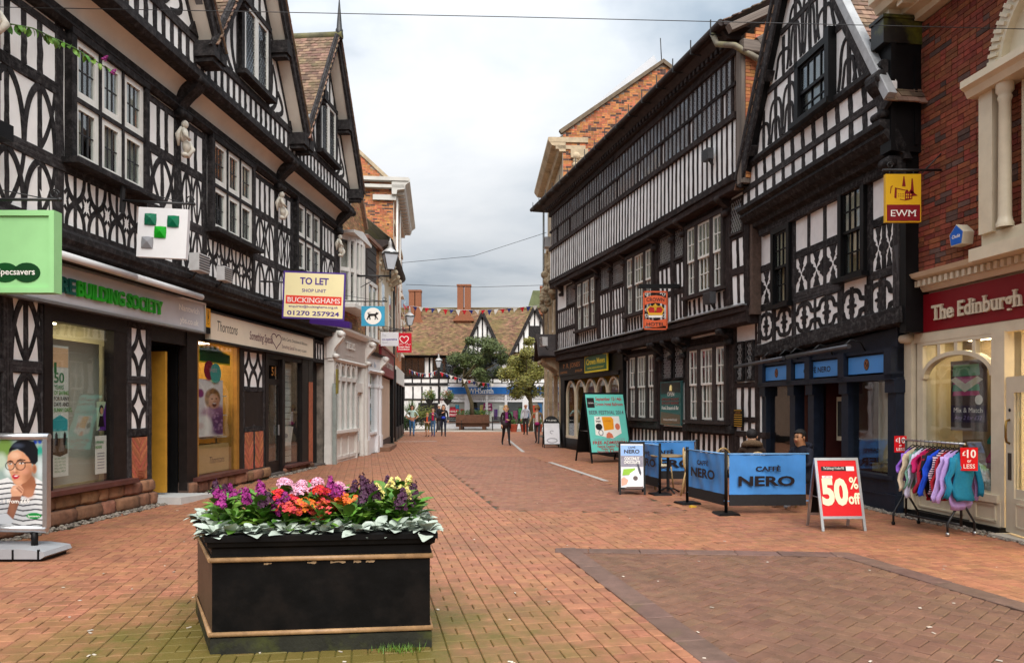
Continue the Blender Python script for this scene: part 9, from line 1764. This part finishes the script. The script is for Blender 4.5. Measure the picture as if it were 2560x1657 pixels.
b = MB(); b.box(-1.9, 1.9, -1.15, -.93, .50, .55); b.build("bench_seat", TW, T); b = MB(); leaf_cloud(b, [((x * .3, 0, 1.15), .32) for x in range(-3, 4)], 900, .06, random.Random(3)); b.build("foliage", leafmat("planter_leaf", (.07, .13, .03)), T, fix=False, kind="stuff")
def bench(x, y, label):
 T = thing("park_bench", label, "bench", (x, y, 0), R(3), "black benches in the square");
 for k in range(3): b = MB(); b.box(-.8, .8, -.2 + k * .14, -.09 + k * .14, .43, .46); b.build("seat_slat", IRON, T); b = MB(); b.box(-.8, .8, .24, .27, .55 + k * .13, .64 + k * .13); b.build("back_slat", IRON, T)
 for sx in (-.75, .75): b = MB(); b.box(sx - .03, sx + .03, -.22, -.16, 0, .62); b.box(sx - .03, sx + .03, .22, .28, 0, .92); b.box(sx - .03, sx + .03, -.22, .28, .60, .64); b.build("leg", IRON, T)
 return T
b0 = bench(-4.25, 50.0, "black bench left of the brown timber planter"); dup(b0, (-6.4, 49.2, 0), None, "black bench in front of the round shrub"); dup(b0, (-.6, 49.8, 0), None, "black bench right of the brown timber planter")
T = thing("flower_trough", "row of red flower pots at the foot of the yellowish tree", "planter", (1.2, 46.4, 0)); b = MB(); [b.lathe([(.2, 0), (.28, .45), (.3, .5), (.001, .48)], (x, 0, 0), 10) for x in (-1.1, -.4, .5, 1.1)]; b.build("pots", mat("terracotta_pot", (.38, .08, .04), .8, .2, 8), T); b = MB(); leaf_cloud(b, [((x, 0, .65), .3) for x in (-1.1, -.4, .5, 1.1)], 700, .06, random.Random(5)); b.build("foliage", MATS["planter_leaf"], T, fix=False, kind="stuff")
# ---------------------------------------------------------------- lamps
LGL = mat("opal_lamp_glass", (.55, .60, .66), .15, .06, 6, spec=.6)
def lantern(T, z, s=1.0, x=0.0):
 b = MB(); b.add([(x + a * s * r, c * s * r, z + h * s) for r, h in ((.10, 0), (.19, .40)) for a, c in ((-1, -1), (1, -1), (1, 1), (-1, 1))], [(0, 1, 5, 4), (1, 2, 6, 5), (2, 3, 7, 6), (3, 0, 4, 7), (0, 3, 2, 1)]); b.build("glazing", LGL, T)
 b = MB(); [b.tube([(x + a * s * .10, c * s * .10, z), (x + a * s * .19, c * s * .19, z + .40 * s)], .012 * s, 5) for a, c in ((-1, -1), (1, -1), (1, 1), (-1, 1))]; b.box(x - .2 * s, x + .2 * s, -.2 * s, .2 * s, z + .40 * s, z + .46 * s); b.lathe([(.001, -.02), (.09, -.02), (.10, .01)], (x, 0, z), 8); b.build("frame", IRON, T)
 b = MB(); b.lathe([(.26, 0), (.24, .04), (.12, .14), (.08, .16), (.10, .18), (.05, .26), (.07, .28), (.02, .34), (.015, .46), (.001, .48)], (x, 0, z + .44 * s), 4); b.lathe([(.05, .7), (.03, .78), (.06, .82), (.001, .92)], (x, 0, z), 8); b.build("cap", mat("pale_lamp_cap", (.50, .50, .50), .4, .15, 8), T)
T = thing("wall_lantern", "large grey capped lantern on an iron bracket of the buff brick house", "lamp", (-3.72, 22.0, 0), R(20)); lantern(T, 5.82, 1.1); b = MB(); b.tube([(0, 0, 5.82), (0, 0, 5.55)], .03, 8); b.tube([(0, 0, 5.62), (-1.2, .4, 5.62)], .03, 6); b.tube([(-.3, .1, 5.6), (-1.15, .4, 5.1)], .012, 5); scroll(b, (-.3, 5.5), .08, .1); b.build("bracket", IRON, T)
T = thing("wall_lantern", "smaller lantern beyond the red heart sign on the far left house", "lamp", (-4.95, 34.8, 0), R(20)); lantern(T, 5.55, 1.0); b = MB(); b.tube([(0, 0, 5.55), (0, 0, 5.3)], .03, 8); b.tube([(0, 0, 5.35), (-.8, .3, 5.35)], .03, 6); b.build("bracket", IRON, T)
T = thing("lamp_post", "black lamp post with a lantern and two overflowing flower baskets", "lamp post", (-5.02, 49.3, 0)); lantern(T, 4.3, 1.05); b = MB(); b.lathe([(.14, 0), (.12, .5), (.06, .6), (.05, 4.1), (.09, 4.2), (.03, 4.3)], n=10); b.tube([(-.75, 0, 3.1), (.75, 0, 3.1)], .03, 6); b.build("post", IRON, T)
for sx, lab, c in ((-.62, "yellow and white hanging flower basket on the lamp post", (.40, .30, .03)), (.62, "red and white hanging flower basket on the lamp post", (.36, .05, .05))):
 Q = thing("hanging_basket", lab, "flower basket", (-5.02 + sx, 49.2, 0), 0, "hanging baskets"); rd = random.Random(int(sx * 10)); b = MB(); leaf_cloud(b, [((rd.uniform(-.3, .3), rd.uniform(-.3, .3), 2.35 + rd.uniform(-.45, .3)), .3) for _ in range(9)], 900, .055, rd); b.build("foliage", MATS["planter_leaf"], Q, fix=False, kind="stuff")
 for nm, cc in (("flowers", c), ("pale_flowers", (.7, .66, .58))): b = MB(); leaf_cloud(b, [((rd.uniform(-.35, .35), rd.uniform(-.35, .2), 2.45 + rd.uniform(-.4, .3)), .3) for _ in range(5)], 170, .05, rd); b.build(nm, mat("basket_%s_%d" % (nm, sx > 0), cc, .6, .2, 9, rnd=.3), Q, fix=False, kind="stuff")
 b = MB(); b.lathe([(.02, 1.7), (.25, 1.95), (.28, 2.1)], n=10); b.tube([(0, 0, 2.1), (0, .1, 3.1)], .012, 4); b.build("basket", IRON, Q)
# ---------------------------------------------------------------- floodlights, wires, bunting, wall creeper
def flood(fac, label, u, w, z, s=.3, lit=False, px=0):
 T = sub(fac, "floodlight", label, "floodlight", u, w, z); bx(T, "case", MATS["grey_black_box"] if not lit else mat("pale_lamp_box", (.5, .5, .5), .4, .1, 10), -s * .6, s * .6, -s * .9, -s * .3, 0, s); [bx(T, "fin", MATS["grey_black_box"], -s * .58, s * .58, -s * .93, -s * .9, s * (.1 + .15 * k), s * (.16 + .15 * k)) for k in range(6)]; b = MB(); b.tube([(0, -s * .4, 0), (0, -s * .2, -s * .3), (0, 0, -s * .35)], .02, 6); b.build("bracket", IRON, T)
flood(CR, "dark floodlight box on the hotel's upper plaster near the cafe gable", 12.85, -.62, 7.15, .24); flood(CR, "dark floodlight box above the jetty beam beside the cafe", 12.6, -.42, 3.98, .26); flood(LH, "yellowish floodlight below the white gem sign", 7.6, -.45, 3.98, .30, True); flood(LH, "white box lamp on the moulding right of the gem sign", 8.55, -.45, 3.98, .26, True); flood(ST, "glass floodlight on the stone house cornice bracket", 6.6, -.35, 8.1, .4, True); flood(CR, "glass floodlight at the far end of the hotel jetty", .3, -.7, 4.0, .35, True)
for label, P_ in (("thin overhead wire crossing high above the near street", [(-5.75, 8, 6.08), (-3, 8, 6.03), (0, 8, 5.97), (3, 8, 5.9), (6.3, 8, 5.82)]), ("thin wire from the tall brick house to the hotel end", [(-5.9, 38, 9.2), (-2, 37, 9.35), (1.7, 35.5, 10.2)]), ("thin lower wire across the end of the street", [(-5.9, 40, 8.4), (-2, 40, 8.25), (1.9, 36, 7.7)])):
 T = thing("overhead_wire", label, "wire", P_[0]); b = MB(); b.tube([Vector(p) - Vector(P_[0]) for p in P_], .0045 if P_[0][1] < 10 else .012, 5); b.build("cable", IRON, T)
FL = [paint("flag_red", "#c41d2c", .8), paint("flag_blue", "#28347c", .8), paint("flag_white", "#e4e4e0", .8)]
for label, a, c, n in (("string of red, white and blue flags high across the street end", (-5.6, 38, 6.95), (1.66, 36.2, 6.75), 22), ("string of small flags from the left house to the lamp post", (-6.3, 44, 3.9), (-5.1, 49.2, 4.1), 14), ("string of small flags through the leaning tree", (-4.95, 49.2, 4.0), (-1.2, 50, 3.2), 12), ("string of flags hanging down the tall house drainpipe", (-5.35, 36, 6.9), (-5.45, 36.2, 4.8), 6)):
 T = thing("bunting", label, "bunting", a, 0, "bunting strings"); A, C = Vector((0, 0, 0)), Vector(c) - Vector(a); P_ = [A.lerp(C, t / n) - Vector((0, 0, .5 * math.sin(math.pi * t / n))) * (.5 if n > 12 else .3) for t in range(n + 1)]; b = MB(); b.tube(P_, .008, 4); b.build("cord", FL[2], T)
 for k in range(n): p = P_[k].lerp(P_[k + 1], .5); d = (C.normalized() if abs(C.normalized().z) < .8 else Vector((.7, 0, -.7))) * .13; b = MB(); dz = Vector((random.uniform(-.08, .08), .05, -random.uniform(.2, .32))); b.add([p - d, p + d, p + dz, p - d + Vector((0, .006, 0)), p + d + Vector((0, .006, 0)), p + dz + Vector((0, .006, 0))], [(0, 1, 2), (3, 5, 4), (0, 3, 4, 1), (1, 4, 5, 2), (2, 5, 3, 0)]); b.build("flag", FL[k % 3], T)
T = thing("cast_downpipe", "black downpipe with a hopper on the near end of the timbered house", "pipe", LH.W(3.30, -.50, 0), LH.rz); b = MB(); b.tube([(0, 0, 4.9), (0, 0, 8)], .055, 10); b.box(-.14, .14, -.12, .12, 4.72, 4.9); [b.lathe([(.07, 0), (.07, .1)], (0, 0, z), 10) for z in (5.4, 6.6)]; b.tube([(.0, 0, 4.7), (.0, .1, 4.4), (.0, .3, 3.9)], .05, 8); b.build("pipe", BLACKP, T)
T = thing("buddleia_spray", "leafy buddleia sprig with purple flower tips growing out over the first window", "plant", LH.W(3.42, -.42, 6.12), LH.rz); b = MB(); st = [(0, 0, .0), (.25, -.25, .04), (.6, -.5, -.02), (1.0, -.7, -.12)]; b.tube(st, .008, 5); b.build("stem", STEMM, T); rd = random.Random(3)
for i in range(34): t = i / 34 * 3; k = min(2, int(t)); p = Vector(st[k]).lerp(Vector(st[k + 1]), t - k); link("leaf", rd.choice(LF_G), T, p, (rd.uniform(-1.6, -.6), rd.uniform(-.4, .4), rd.random() * 6.28), (1.1,) * 3)
for p in ((.95, -.66, -.02), (1.03, -.72, -.16)): link("flower", FMESH["magenta"][0], T, p, (.6, .4, 0), (.8,) * 3)
